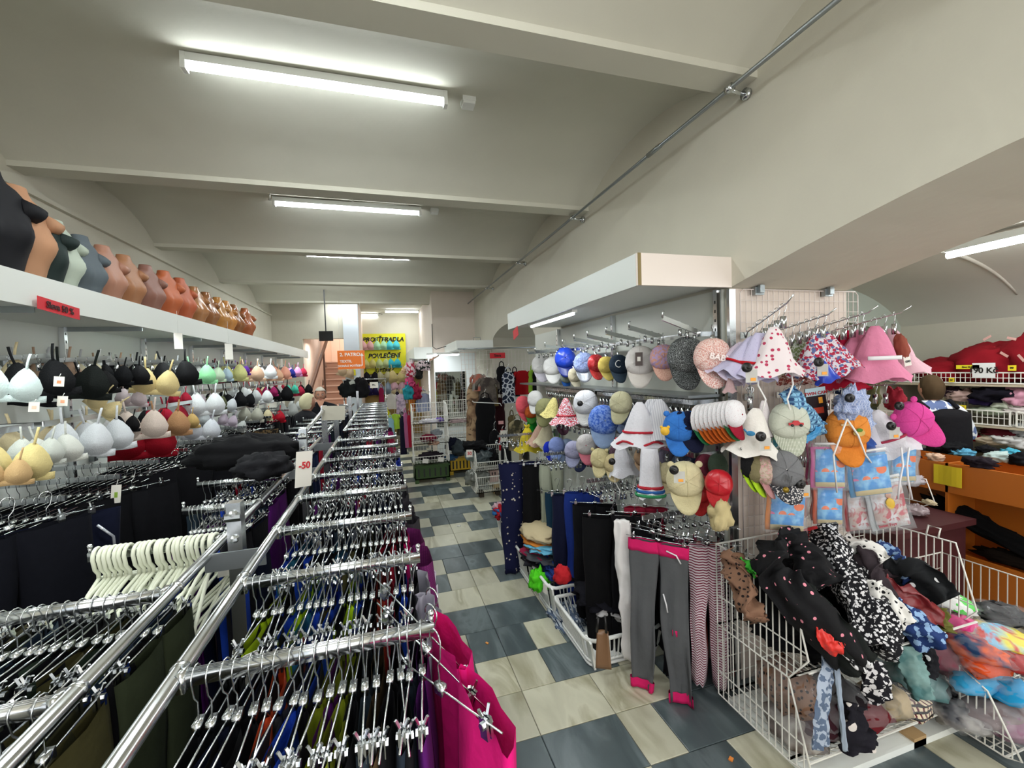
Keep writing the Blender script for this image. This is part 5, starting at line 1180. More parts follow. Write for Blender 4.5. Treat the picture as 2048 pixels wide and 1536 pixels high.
m = MB(); m.box((-.05, -.004, .06), (.05, -.002, .10)); m.build('printed_patch', plain('#b8d4dc', .5), b_, False); text('TWIN CAM', 'lettering', .022, plain('#b82c34', .5), b_, (0, -.005, .072), (PI / 2, 0, 0)); m = MB(); m.box((-.03, -.004, -.03), (.03, -.002, .0)); m.build('printed_patch', plain('#b83c24', .5), b_, False); m = MB(); m.box((.01, -.004, .02), (.03, -.003, .05)); m.build('price_patch', plain('#f0a030', .5), b_, False)
drape('hat_edge', [at(1610, 880, 'y', 1.52), at(1630, 868, 'y', 1.52), at(1642, 845, 'y', 1.53)], .035, plain('#3c8cc0', .4), 6, 'blue band with white lettering curling under the packet', 'sun hat', None, .008, 6, .004, up=(0, 1, 0))
text('RACING', 'lettering', .022, plain('#e8f0f4', .5), b_, (-.005, -.02, -.125), (PI / 2, .55, 0))
o = gcap(1692, 868, 82, 1.53, fab('#e08c3c', .9, .1), fab('#dc8434', .9, .1), 'orange child cap with green frog patch')
m = MB(); m.ball((.06, -.41, .06), (.13, .015, .09), 12, 6); m.build('sand_patch', fab('#d8b870'), o); m = MB(); m.ball((.06, -.43, .12), (.07, .02, .045), 10, 6); m.build('frog_patch', fab('#5c8c3c'), o)
m = MB(); m.box((-.3, -.40, .22), (-.1, -.37, .27)); m.build('stitched_patch', fab('#e8c08c'), o, False)
heap('folded_hat', at(1705, 812, 'y', 1.50), (.085, .05, .085), printed('#8c9cc4', '#c4cce0', 'check', 26, ink2='#a8b4d4'), 8.4, 'crumpled blue gingham hat resting on top of the orange cap', 'sun hat', amp=.5)
heap('folded_hat', at(1722, 850, 'y', 1.52), (.04, .04, .085), printed('#8c9cc4', '#c4cce0', 'check', 26, ink2='#a8b4d4'), 9.4, 'hanging flap of the blue gingham hat', 'sun hat', amp=.5, rot=(0, .3, 0))
for k, (sx_) in enumerate((1682, 1716)):
    pp = [at(1694, 838, 'y', 1.46), at(sx_, 870, 'y', 1.45), at(sx_ + (k - .5) * 30, 910, 'y', 1.46), at(sx_ - 8 + k * 34, 985 - k * 60, 'y', 1.48)]
    m = MB(); m.tube(pp, .0042, 6); tag(m.build('tie_string', plain('#eceae6', .8)), 'white tie ribbon falling %s the orange cap' % ('before' if k == 0 else 'beside'), 'ribbon')
gh(1735, 868, 70, 1.58, fab('#d4d2dc', .9, .06), 'greyish white hat folded beside the orange cap', var=2, roll=-.1, wide=.85); gh(1768, 862, 88, 1.56, fab('#dcdae0', .9, .06), 'white hat with grey hem and alarm disc on the middle row', var=0, roll=-.35, band=fab('#b03c54'))
heap('folded_hat', at(1730, 895, 'y', 1.56), (.05, .04, .05), fab('#3c5ca8'), 11, 'blue rolled hat under the orange cap', 'sun hat', amp=.4)
gcap(1828, 845, 72, 1.50, fab('#dc4c9c', .95, .12), fab('#d84894', .95, .12), 'hot pink towelling cap with ear hanging at the outer end', yaw=-.3, roll=-.7, ears=fab('#dc4c9c'))
# lower row caps
for i, (px, py, c1, c2, lb) in enumerate(((1492, 935, '#121214', '#b4dc30', 'black cap with neon green peak at the edge of the grid'), (1508, 945, '#7c7454', '#b4dc30', 'khaki cap with neon green peak beside it'), (1526, 948, '#9c8c74', '#c08c8c', 'camouflage cap with rose peak beside the grey one'))):
    gcap(px, py, 62, 1.60 - .02 * i, printed(c1, '#bcae9c', 'mottle', 10, ink2='#c49494') if i == 2 else fab(c1), fab(c2), lb, yaw=.5)
o = gcap(1566, 948, 76, 1.52, fab('#77787a', .9, .12), printed('#33343a', '#d8d4d0', 'floral', 22, dens=-.12), 'grey cap with black letter and patterned peak hung upside down', roll=-.15, tilt=-.2)
text('N', 'lettering', .24, BLACKP, o, (-.06, -.42, -.1), (PI / 2, .4, 0), .0); m = MB(); m.tube([(-.16, -.36, -.36), (-.16, -.37, -.36)], .075, 14); m.build('gold_sticker', plain('#8c7420', .3, .6), o)
for (px, py, lb) in ((1494, 735, 'spotted and lilac hats'), (1638, 724, 'flowered hats'), (1522, 873, 'whale hat corner'), (1783, 852, 'white hat of the middle row'), (1601, 968, 'grey lettered cap'), (1799, 812, 'pink towelling cap'), (1700, 796, 'gingham hat')):
    alarm(px, py, 1.46, 'y', 'black alarm disc with card on the ' + lb, None if px in (1799, 1700) else '#e8e8e2')
# packets
SEA = None
def sea_mat():
    m, N, L, P = _new('printed_card'); tc = _tc(N); sep = N.new('ShaderNodeSeparateXYZ'); L.new(tc, sep.inputs[0])
    n = _noise(N, L, 18, 3, tc); base = _mix(N, L, _ramp(N, L, n.outputs[0], [(.45, B4), (.65, W4)]), rgb('#1c8cd8'), rgb('#8cccf0'))
    v = N.new('ShaderNodeTexVoronoi'); v.inputs['Scale'].default_value = 19; L.new(tc, v.inputs['Vector']); f = _ramp(N, L, v.outputs['Distance'], [(0, W4), (.42, B4)], True)
    mp = N.new('ShaderNodeMapRange'); L.new(sep.outputs[2], mp.inputs[0]); mp.inputs[1].default_value = .06; mp.inputs[2].default_value = -.02; 
    mu = N.new('ShaderNodeMath'); mu.operation = 'MULTIPLY'; L.new(f, mu.inputs[0]); L.new(_ramp(N, L, mp.outputs[0], [(.2, B4), (.3, W4), (.95, W4), (1, B4)], True), mu.inputs[1])
    c = _mix(N, L, mu.outputs[0], base, _mix(N, L, _ramp(N, L, v.outputs['Color'], [(.4, B4), (.6, W4)], True), rgb('#f07030'), rgb('#e86ca8')))
    c = _mix(N, L, _ramp(N, L, sep.outputs[2], [(0, W4), (.0001, B4)], True), c, c)
    sd = N.new('ShaderNodeMath'); sd.operation = 'LESS_THAN'; L.new(sep.outputs[2], sd.inputs[0]); sd.inputs[1].default_value = -.07
    c = _mix(N, L, sd.outputs[0], c, rgb('#dcc890')); L.new(c, P.inputs['Base Color']); P.inputs['Roughness'].default_value = .2; return m
SEA = sea_mat(); FILM = film(.15)
def packet(px, py, y, wp, hp, yaw, roll, label, card=None, edge='#e8702c', group='plastic packets on the wire grid'):
    p = at(px, py, 'y', y); s = mpp(p); w_, h_ = wp * s * 1.15, hp * s; t = empty('packet', p, (0, roll, yaw), label, 'packet', group)
    m = MB(); m.slab(lambda u, v: ((u - .5) * w_, .006 * math.sin(7 * v + u * 3), (v - .5) * h_), 4, 5, .008); m.build('cloth_pack', plain(edge, .5), t)
    m = MB(); m.slab(lambda u, v: (-.40 * w_ + .88 * w_ * u, -.012 + .003 * math.sin(5 * v), (v - .5) * h_ * .92), 3, 4, .003); m.build('printed_card', card or SEA, t)
    m = MB(); m.slab(lambda u, v: ((u - .5) * w_ * 1.1, -.022 + .008 * math.sin(9 * v + 5 * u), (v - .46) * h_ * 1.16), 8, 9, .034); m.build('clear_bag', FILM, t)
    m = MB(); m.slab(lambda u, v: ((u - .5) * w_ * .9, -.024, (.58 + .05 * v) * h_), 1, 1, .006); m.build('hang_strip', plain('#e4e4e4', .4), t)
    return t
packet(1655, 935, 1.56, 52, 82, -.45, .0, 'pink packet with sea creature card at the height of the grey cap', edge='#e868b0')
packet(1618, 925, 1.70, 26, 84, .6, .05, 'magenta packet seen from the edge', plain('#d83c8c', .3), '#d83c8c'); packet(1690, 935, 1.62, 28, 80, .7, .05, 'teal packet seen from the edge', plain('#1c6c8c', .3), '#1c5c84'); packet(1706, 930, 1.60, 28, 86, .6, .0, 'green blue packet seen from the edge', SEA, '#2c7ca0')
packet(1736, 950, 1.50, 64, 84, -.45, -.15, 'large blue packet with orange fish card in the middle', edge='#3c98d0')
packet(1776, 925, 1.60, 20, 80, .6, -.05, 'orange packet seen from the edge', plain('#dc5030', .3), '#dc5c34'); packet(1802, 925, 1.54, 44, 78, -.35, 0, 'blue packet with orange fish at the outer side', edge='#60b0dc'); packet(1824, 930, 1.58, 26, 74, .4, -.1, 'silver packet at the outer side', film(.6, '#b8a8a0'), '#b0a098')
packet(1570, 1020, 1.60, 60, 84, -.45, .05, 'orange backed packet with sea card at the bottom of the grid', edge='#ec8c2c'); packet(1655, 1010, 1.58, 44, 78, -.45, 0, 'red orange packet with sea card beside the slanted one', edge='#e8602c')
packet(1608, 1000, 1.68, 24, 70, .5, 0, 'rust orange packet seen from the edge', plain('#d8502c', .3), '#d8502c'); packet(1628, 1005, 1.68, 22, 66, .5, 0, 'dark orange packet seen from the edge', plain('#b8401c', .3), '#c84820'); packet(1690, 1005, 1.66, 22, 90, .5, -.1, 'mauve brown packet seen from the edge', plain('#7c4c54', .3), '#845058')
GIRL = printed('#dcdce0', '#c0a8a0', 'mottle', 14, ink2='#b84450')
packet(1715, 1020, 1.60, 42, 84, -.4, -.1, 'white and red packet with figure photo beside the slanted one', GIRL, '#b83038'); o = packet(1772, 1010, 1.53, 60, 96, -.4, -.22, 'white slanted packet with swimming figure in yellow, lowest at the outer side', GIRL, '#dce4e8')
m = MB(); m.ball((.01, -.018, .01), (.022, .003, .03), 10, 6); m.build('yellow_print', plain('#e0b840', .4), o); m = MB(); m.ball((.01, -.018, .055), (.014, .003, .016), 10, 6); m.build('skin_print', plain('#d89c7c', .4), o); text('Sweet Toys', 'lettering', .018, plain('#b04858', .5), o, (-.03, -.026, -.09), (PI / 2, 0, 0))
for k, (px, a) in enumerate(((1802, 1), (1818, -1))):
    m = MB(); m.tube([at(px, 895, 'y', 1.45), at(px + 4 * a, 930, 'y', 1.45), at(px - 2, 960, 'y', 1.45), at(px - 6 + 12 * k, 998, 'y', 1.46)], .005, 6); tag(m.build('tie_string', plain('#eceaec', .8)), 'broad white ribbon end hanging over the outer blue packet, %s of two' % ORD[k], 'ribbon', 'white ribbon ends')

# ------------------------------------------------------------------ wire baskets with leggings
def wire_basket(name, loc, X0, X1, prof, label, nx=26, back=True, front=None, cat='wire basket', group=None, r=.0042, mat=WIREW, parent=None, ny=15):
    """prof: side outline (y,z) counter-clockwise: [back bottom, front bottom, lip ..., front top, back top]"""
    t = empty(name, loc, label=label, cat=cat, group=group) if parent is None else parent
    for X in (X0, X1):
        m = MB(); m.tube([(X, y, z) for y, z in prof], r, 6, closed=True); m.build('side_frame', mat, t)
        m = MB(); ys = [p[0] for p in prof]; y0, y1 = min(ys), max(ys)
        for i in range(1, ny):
            y = y0 + (y1 - y0) * i / ny; hit = []
            for k in range(len(prof)):
                (ya, za), (yb, zb) = prof[k], prof[(k + 1) % len(prof)]
                if (ya - y) * (yb - y) < 0: hit.append(za + (zb - za) * (y - ya) / (yb - ya))
            if len(hit) >= 2: m.bar((X, y, min(hit)), (X, y, max(hit)), r * .95, r * .95)
        zs = sorted(p[1] for p in prof); zm = (zs[0] + zs[-1]) / 2 - .06
        hit = []
        for k in range(len(prof)):
            (ya, za), (yb, zb) = prof[k], prof[(k + 1) % len(prof)]
            if (za - zm) * (zb - zm) < 0: hit.append(ya + (yb - ya) * (zm - za) / (zb - za))
        if len(hit) >= 2: m.bar((X, min(hit), zm), (X, max(hit), zm), r, r)
        m.build('wire_mesh', mat, t, False)
    def panel(a, b_, nm, n=nx, cross=1):
        m = MB(); 
        m.bar((X0, *a), (X1, *a), r * 1.6, r * 1.6); m.bar((X0, *b_), (X1, *b_), r * 1.6, r * 1.6)
        for i in range(1, n): x = X0 + (X1 - X0) * i / n; m.bar((x, *a), (x, *b_), r * .8, r * .8)
        for c in range(cross): f = (c + 1) / (cross + 1); q = (a[0] + (b_[0] - a[0]) * f, a[1] + (b_[1] - a[1]) * f); m.bar((X0, *q), (X1, *q), r * .8, r * .8)
        m.build(nm, mat, t, False)
    if back: panel(prof[0], prof[-1], 'back_mesh', cross=3)
    panel(prof[0], prof[1], 'bottom_mesh', cross=2)
    if front: panel(prof[1], front, 'front_mesh', cross=1)
    return t
up = [(1.80, .42), (1.39, .42), (1.30, .55), (1.38, .85), (1.80, .84)]
bk = wire_basket('wire_basket', (0, 0, 0), 1.60, 2.65, up, 'upper white wire basket heaped with leggings before the pier', front=(1.30, .50))
m = MB()
for X in (1.60, 2.65): m.tube([(X, 1.45, .85), (X, 1.44, .90), (X, 1.49, .90), (X, 1.50, .85)], .0045, 6)
m.build('stacking_hook', WIREW, bk)
lo = [(1.80, .05), (1.40, .05), (1.29, .08), (1.39, .42), (1.80, .42)]
bk2 = wire_basket('wire_basket', (0, 0, 0), 1.60, 2.65, lo, 'lower white wire basket with bagged clothes under the heaped one', front=(1.30, .12))
p0 = [(1.75, .04), (1.22, .04), (1.10, .10), (1.17, .32), (1.45, .44), (1.75, .44)]
bk3 = wire_basket('wire_basket', (0, 0, 0), 2.80, 3.50, [(1.90, .04), (1.36, .04), (1.30, .10), (1.32, .40), (1.40, .46), (1.90, .46)], 'white wire basket of colourful bagged clothes beside the orange counter', nx=18)
bk4 = wire_basket('wire_basket', (0, 0, 0), 2.50, 3.15, [(1.285, .03), (1.13, .03), (1.08, .05), (1.19, .28), (1.285, .33)], 'lowest white wire basket in front of the heaped ones, full of clear bags', nx=16, ny=7)
LG = 'leggings in the upper wire basket'
heap('black_leggings', (1.74, 1.66, .60), (.10, .11, .19), fab('#0a0a0e'), 36, 'black leggings stuffed in the corner by the red sign', 'leggings', LG, .35); heap('black_leggings', (2.0, 1.55, .48), (.34, .18, .07), fab('#0b0b0f'), 37, 'black leggings lining the bottom of the upper basket', 'leggings', LG, .3)
Y_ = 'y'
NORD = printed('#0c0c12', '#e0dfe0', 'floral', 66, dens=-.10); ANIM = printed('#e4e2dc', '#101014', 'dots', 40); HEART = printed('#0c0c0f', '#e08c9c', 'smalldots', 24); BF = printed('#1c3468', '#8cacd0', 'floral', 24, dens=-.08); LEO = printed('#7c5c48', '#1c1210', 'dots', 44)
heap('black_leggings', (2.0, 1.64, .60), (.33, .13, .18), fab('#0b0b0f'), 31, 'black leggings piled at the back of the upper basket', 'leggings', LG, .4)
heap('black_leggings', (1.82, 1.56, .54), (.16, .14, .15), fab('#0e0f12'), 32, 'charcoal black leggings by the basket side', 'leggings', LG, .4); heap('black_leggings', (2.36, 1.60, .58), (.24, .14, .14), fab('#0c0d12'), 33, 'black leggings mound towards the counter side', 'leggings', LG, .45)
def dr(pts, wd, mat, seed, label, th=.03, taper=1.0, amp=.03, cat='leggings', group=LG, name='leggings', up=(.2, .9, .45)):
    lift = .07 if up[2] > 0 and pts[0][1] < 1260 else 0
    return drape(name, [at(a, b_, 'y', y - lift) for a, b_, y in pts], wd * 1.1, mat, seed, label, cat, group, th, 10, amp, taper, up)
dr([(1540, 1100, 1.62), (1555, 1150, 1.50), (1620, 1230, 1.38), (1700, 1310, 1.33)], .16, HEART, 1, 'black leggings with pink hearts lying from the back corner', .05)
dr([(1565, 1075, 1.66), (1610, 1110, 1.55), (1650, 1170, 1.45)], .14, HEART, 2, 'second black leggings with pink hearts heaped higher', .05)
dr([(1648, 1065, 1.68), (1672, 1120, 1.55), (1715, 1190, 1.42), (1765, 1290, 1.30)], .165, NORD, 3, 'black and white nordic patterned leggings draped down the front', .05, 1.1)
dr([(1690, 1130, 1.62), (1735, 1180, 1.50), (1765, 1240, 1.36), (1772, 1310, 1.29)], .12, NORD, 4, 'second nordic patterned leggings beside the first', .04)
dr([(1690, 1085, 1.70), (1730, 1095, 1.62), (1765, 1125, 1.55)], .09, ANIM, 5, 'white leggings with black animal spots at the back', .03)
dr([(1740, 1165, 1.46), (1775, 1210, 1.38), (1805, 1250, 1.34)], .10, ANIM, 6, 'second white leggings with black animal spots in front', .03)
dr([(1720, 1090, 1.66), (1745, 1140, 1.52), (1790, 1210, 1.42)], .07, fab('#3c3338'), 7, 'dark mauve leggings between the patterned ones', .03)
dr([(1745, 1100, 1.70), (1790, 1120, 1.60), (1825, 1160, 1.50)], .09, BF, 8, 'blue floral leggings at the back of the basket', .04)
dr([(1770, 1135, 1.60), (1830, 1150, 1.50), (1885, 1205, 1.40)], .15, printed('#0c0f12', '#e4e4e4', 'smalldots', 12), 9, 'black leggings with tiny white dots sloping to the side', .05)
dr([(1765, 1175, 1.50), (1820, 1200, 1.42), (1868, 1240, 1.38)], .10, plain('#7c2428', .4), 10, 'crumpled wine red satin leggings', .04, 1, .05)
dr([(1780, 1215, 1.42), (1820, 1245, 1.36), (1862, 1285, 1.32)], .12, BF, 11, 'blue leggings with pale floral print at the front', .04)
dr([(1878, 1215, 1.38), (1885, 1245, 1.36), (1886, 1262, 1.35)], .05, fab('#6c6c34'), 12, 'olive garment peeping at the basket front corner', .02)
dr([(1590, 1190, 1.45), (1650, 1250, 1.36), (1720, 1330, 1.31)], .14, fab('#1c201e'), 13, 'dark grey green leggings sliding over the front', .03)
dr([(1650, 1255, 1.35), (1700, 1310, 1.30), (1735, 1325, 1.30)], .06, printed('#121214', '#e0e0e0', 'floral', 40), 14, 'black leggings with white lettering print along the front edge', .02)
dr([(1462, 1110, 1.70), (1475, 1150, 1.62), (1500, 1205, 1.50), (1512, 1240, 1.45)], .10, LEO, 15, 'brown leopard print leggings against the basket side', .04)
dr([(1478, 1120, 1.66), (1498, 1135, 1.62), (1515, 1152, 1.58)], .035, fab('#4cc040'), 16, 'green strip against the basket side', .01, cat='ribbon'); dr([(1638, 1250, 1.34), (1655, 1285, 1.31), (1678, 1302, 1.30)], .04, plain('#d83028', .4), 17, 'red and yellow wrapper corner at the basket front', .01, 1.6, .01, 'wrapper')
heap('black_leggings', (2.12, 1.44, .50), (.36, .11, .08), fab('#0c0d10'), 34, 'black leggings along the front edge of the upper basket', 'leggings', LG, .35)
for i in range(22):
    a, b_ = R.uniform(1530, 1860), 0; b_ = 1110 + abs(a - 1680) * .22 + R.uniform(0, 120)
    p = at(a, b_, 'y', 1.56 - .2 * (b_ - 1110) / 180); mt = R.choice([NORD, ANIM, HEART, BF, fab('#0d0d11'), fab('#121418'), printed('#15151a', '#d8d4d8', 'floral', 50), fab('#1c2444'), fab('#2c2226')])
    if p.x < 1.68: continue
    heap('leggings', p, (.075, .055, .05), mt, 300 + i, 'crumpled leggings bundle in the upper basket heap, %s of the small ones' % ORD[i], 'leggings', 'small bundles of the leggings heap', .55)
# hanging over into the lower basket
dr([(1655, 1322, 1.31), (1650, 1380, 1.26), (1642, 1440, 1.25), (1640, 1495, 1.25)], .075, printed('#a8b4c4', '#5c6c84', 'floral', 40), 18, 'pale grey-blue leggings hanging straight down over the lower basket', .012, 1.0, .006, up=(0, 1, 0))
dr([(1672, 1328, 1.30), (1678, 1380, 1.27), (1684, 1440, 1.26), (1690, 1500, 1.26)], .02, fab('#aab8c8'), 19, 'second narrow grey-blue leg hanging beside the first', .008, 1.0, .004, up=(0, 1, 0))
dr([(1742, 1320, 1.30), (1748, 1350, 1.28), (1760, 1390, 1.28)], .11, printed('#111018', '#e0dede', 'floral', 40, dens=-.06), 20, 'black leggings with white petals hanging from the upper basket', .03, 1.1, .01, up=(0, 1, 0))
dr([(1812, 1290, 1.31), (1825, 1335, 1.28), (1845, 1390, 1.25)], .10, printed('#4c7474', '#7c9c98', 'mottle', 10), 21, 'shiny teal leggings hanging from the upper basket', .03, 1.1, .015, up=(0, 1, 0))
dr([(1845, 1280, 1.30), (1862, 1320, 1.28), (1858, 1355, 1.27)], .05, printed('#16161c', '#e0e0e0', 'smalldots', 14), 22, 'dark dotted leggings leg beside the teal ones', .02, 1.0, .01, up=(0, 1, 0))
LB_ = 'bagged clothes in the lower wire basket'; BAGF = film(.10, '#f4f6f8', .08)
def bagged(c, r, mat, seed, label, group=LB_, amp=.3):
    t = empty('bagged_clothes', c, label=label, cat='packet', group=group); m = MB(); crumple(m, (0, 0, 0), r, seed, amp, 16, 10); m.build('garment', mat, t)
    m = MB(); crumple(m, (0, 0, .002), [q * 1.03 + .002 for q in r], seed, amp * 1.15, 22, 14, 0, 2.6); m.build('clear_bag', BAGF, t)
bagged((1.74, 1.52, .26), (.11, .14, .12), LEO, 1, 'bagged brown leopard leggings at the side of the lower basket'); bagged((1.80, 1.42, .18), (.12, .11, .08), fab('#3c1c24'), 2, 'bagged maroon leggings low at the side'); bagged((1.95, 1.45, .20), (.11, .12, .09), fab('#1c1418'), 3, 'bagged dark leggings behind the hanging leg')
bagged((2.04, 1.40, .16), (.12, .10, .07), fab('#6c1c24'), 4, 'bagged red leggings in the middle of the lower basket'); bagged((2.18, 1.40, .17), (.11, .10, .07), printed('#7c7054', '#b8a480', 'mottle', 9), 5, 'bagged khaki mottled leggings in the lower basket'); bagged((2.30, 1.38, .14), (.12, .09, .06), printed('#e0d0b0', '#5c1c28', 'check', 14, ink2='#16100f'), 6, 'maroon and cream zigzag leggings at the front of the lower basket')
bagged((2.42, 1.42, .20), (.12, .12, .08), printed('#5c8484', '#7ca0a0', 'mottle', 9), 7, 'bagged pale teal leggings in the lower basket'); bagged((2.54, 1.40, .13), (.09, .09, .06), fab('#0c0c10'), 8, 'black leggings folded at the far corner of the lower basket'); bagged((1.70, 1.45, .12), (.09, .14, .06), printed('#a8a49c', '#5c4c44', 'mottle', 7), 9, 'bagged grey print leggings at the bottom of the basket side')
dr([(1700, 1410, 1.34), (1712, 1460, 1.29), (1722, 1500, 1.27)], .13, printed('#14121c', '#dcd4cc', 'dots', 14), 23, 'dark leggings with cream roses at the front of the lower basket', .03, 1.1, .02, group=LB_)
m = MB(); m.box((2.22, 1.30, .0), (2.30, 1.36, .045)); o = m.build('wooden_block', plain('#b49468', .7), None, False); tag(o, 'wooden block under the front of the lower wire basket', 'block'); m = MB(); m.box((1.64, 1.30, 0), (2.62, 1.78, .03)); tag(m.build('base_board', LAM, None, False), 'white board under the lower wire basket', 'board')
m = MB(); m.cbox((0, 0, 0), (.02, .016, .006)); tag(m.build('paper_scrap', plain('#e88c3c', .7), None, False, at(1462, 1518, 'z', .004), (0, 0, .5)), 'tiny orange paper scrap on the dark tile', 'scrap')
m = MB(); m.cbox((0, 0, 0), (.012, .02, .005)); tag(m.build('paper_scrap', plain('#e89c4c', .7), None, False, at(974, 1286, 'z', .004), (0, 0, .5)), 'tiny orange scrap on the mottled grey tile in the aisle', 'scrap')
m = MB(); m.tube([(-.02, .005, 0), (0, -.004, 0), (.02, .006, 0)], .006, 6); tag(m.build('paper_scrap', plain('#e8e8e8', .7), None, True, at(918, 1052, 'z', .006)), 'white curled scrap lying in the middle of the aisle', 'scrap')
paper('discount_sign', at(1605, 1072, 'y', 1.79), (0, -.12, -.05), .26, .07, REDCARD, 'red Sleva 50 sign behind the upper wire basket', 'sign', None, (('Sleva 50', .045, 0, 0),), INK)
# coloured bagged clothes of the low basket
LC = 'bagged clothes in the low basket'
for k, (a, b_, z, r, c, lb, mt) in enumerate(((1905, 1215, .50, (.10, .10, .035), '#e4e4e0', 'white scribble printed clothes', printed('#e4e4e0', '#44c838', 'floral', 9)), (1930, 1265, .45, (.08, .09, .04), '#e8408c', 'pink clothes with white bag top', None), (1900, 1330, .32, (.05, .10, .09), '#b86c7c', 'dusty pink clothes', None), (1960, 1310, .42, (.09, .11, .05), '#1c3c64', 'navy and orange clothes', printed('#1c3c64', '#e06030', 'mottle', 8)),
        (1985, 1340, .36, (.14, .08, .04), '#e85828', 'bright orange clothes', None), (2000, 1290, .44, (.13, .12, .04), '#8cc8e8', 'sky blue printed clothes with yellow figure', printed('#8cc8e8', '#e8dc50', 'mottle', 6, ink2='#d05048')), (2010, 1240, .47, (.12, .10, .04), '#101014', 'black clothes', None), (1965, 1375, .27, (.16, .07, .05), '#38a8dc', 'turquoise blue clothes', None), (2035, 1400, .25, (.09, .08, .05), '#24a0d8', 'second turquoise clothes', None),
        (1990, 1440, .14, (.15, .10, .06), '#8c7c7c', 'grey pink clothes', None), (2030, 1470, .12, (.10, .09, .05), '#a0788c', 'mauve clothes', None), (1925, 1450, .12, (.10, .10, .05), '#1c1c34', 'dark striped clothes', printed('#34343c', '#a8a4a0', 'mottle', 6)), (2040, 1340, .40, (.06, .08, .04), '#b83c3c', 'red and white clothes', None))):
    bagged(at(a, b_, 'z', z) + Vector((.05, .04, 0)), r, mt or fab(c), 60 + k, lb + ' in a clear bag in the low basket', LC, .35)
# ------------------------------------------------------------------ side room: orange counter, shelves, shopper
OR1 = plain('#b8661c', .45, name='orange_laminate')
ct = empty('orange_counter', (3.85, 2.0, 0), label='orange laminate bargain counter with open compartment at the side room', cat='counter')
def ob(a, b_, nm): m = MB(); m.box(a, b_); return m.build(nm, OR1, ct, False)
ob((0, -1.2, .78), (.018, .95, .99), 'top_panel'); ob((0, -1.2, .02), (.018, .95, .36), 'bottom_panel'); ob((.34, -1.2, .02), (.358, .95, .99), 'back_panel'); ob((.02, -1.2, .30), (.34, .95, .318), 'shelf_board'); ob((.02, -1.2, .80), (.34, .95, .815), 'shelf_board')
ob((0, .95, .02), (.358, .968, .99), 'end_panel'); ob((0, .05, .02), (.35, .066, .99), 'divider'); ob((.30, -1.2, .34), (.335, .95, .78), 'inner_panel')
SK = 'socks on the orange counter'
for k, (a, b_, r, c, lb) in enumerate(((1900, 895, (.14, .12, .05), '#0c0d10', 'black sock bundle'), (1925, 905, (.08, .09, .03), '#5ca0c0', 'blue paper packet'), (1870, 915, (.06, .06, .03), '#c8a890', 'beige sock bundle'), (1960, 925, (.10, .10, .04), '#1c141c', 'dark plum sock bundle'), (2000, 915, (.09, .1, .04), '#b8ccc8', 'pale grey sock'), (2020, 905, (.06, .07, .03), '#48a4bc', 'turquoise sock'), (2045, 920, (.07, .08, .05), '#101014', 'black sock bundle by the frame edge'), (1975, 900, (.08, .08, .03), '#101014', 'small black sock bundle'))):
    p = at(a, b_, 'z', .98 + r[2]); heap('sock_bundle', p + Vector((.0, 0, 0)), (r[0] * .8, r[1] * .8, r[2]), fab(c), 80 + k, lb + ' on the orange counter', 'socks', SK, .45)
m = MB(); m.slab(lambda u, v: ((u - .5) * .16, .004 * math.sin(u * 6), -.14 * v), 6, 2, .003); tag(m.build('yellow_sign', plain('#d8c020', .6), None, False, at(1895, 932, 'x', 3.83), (0, 0, PI / 2)), 'yellow folded paper strip hanging on the counter front', 'sign')
heap('fur_piece', at(1960, 1050, 'x', 3.98), (.08, .34, .07), fab('#0a0a0c', 1), 90, 'long black fur garment lying in the counter compartment', 'clothes', None, .45, (.35, 0, 0)); heap('fur_piece', at(2025, 1120, 'x', 3.98), (.06, .18, .05), fab('#1a120c', 1), 91, 'brown black fur piece at the lower end of the compartment', 'clothes', None, .5)
for k, (a, b_, r, c, lb) in enumerate(((1830, 1050, (.12, .12, .04), '#5c0c18', 'dark red garment'), (1835, 1020, (.06, .06, .04), '#a8989c', 'bag of clear film'), (1858, 1005, (.02, .04, .02), '#c8b898', 'small cream box'), (1815, 960, (.12, .08, .04), '#a8a0a4', 'grey bundle'))):
    heap('bundle', at(a, b_, 'x', 3.5), r, fab(c) if k != 1 else film(.7, '#c8b8bc'), 95 + k, lb + ' behind the hanging packets', 'clothes', 'bundles behind the packets', .4)
m = MB(); m.box((3.05, 1.9, .0), (3.75, 2.6, .62)); m.box((3.02, 1.86, .62), (3.78, 2.64, .66)); tag(m.build('low_table', plain('#3c0c12', .6), None, False), 'dark red covered table behind the hanging packets', 'table')
wire_basket('wire_basket', (0, 0, 0), 3.1, 3.62, [(2.5, .68), (2.1, .68), (2.0, .75), (2.05, .90), (2.5, .90)], 'white wire basket of crumpled bags on the dark red table', nx=14, cat='wire basket', ny=10); heap('bag_bundle', (3.36, 2.25, .78), (.2, .16, .08), film(.8, '#8c8c84'), 99, 'crumpled clear bags in the basket on the dark red table', 'packet')
wire_basket('wire_basket', (0, 0, 0), 3.1, 3.62, [(2.5, 1.12), (2.1, 1.12), (2.0, 1.2), (2.05, 1.36), (2.5, 1.36)], 'white wire basket with red packet beside the pink towelling cap', nx=14, ny=10); m = MB()
for x in (3.1, 3.62): m.bar((x, 2.5, .66), (x, 2.5, 1.4), .012, .012)
tag(m.build('basket_stand', WIREW, None, False), 'white wire uprights carrying the stacked baskets on the red table', 'stand')
heap('bag_bundle', (3.36, 2.2, 1.25), (.2, .12, .10), plain('#c82c24', .4), 98, 'bright red packet in the stacked wire basket', 'packet')
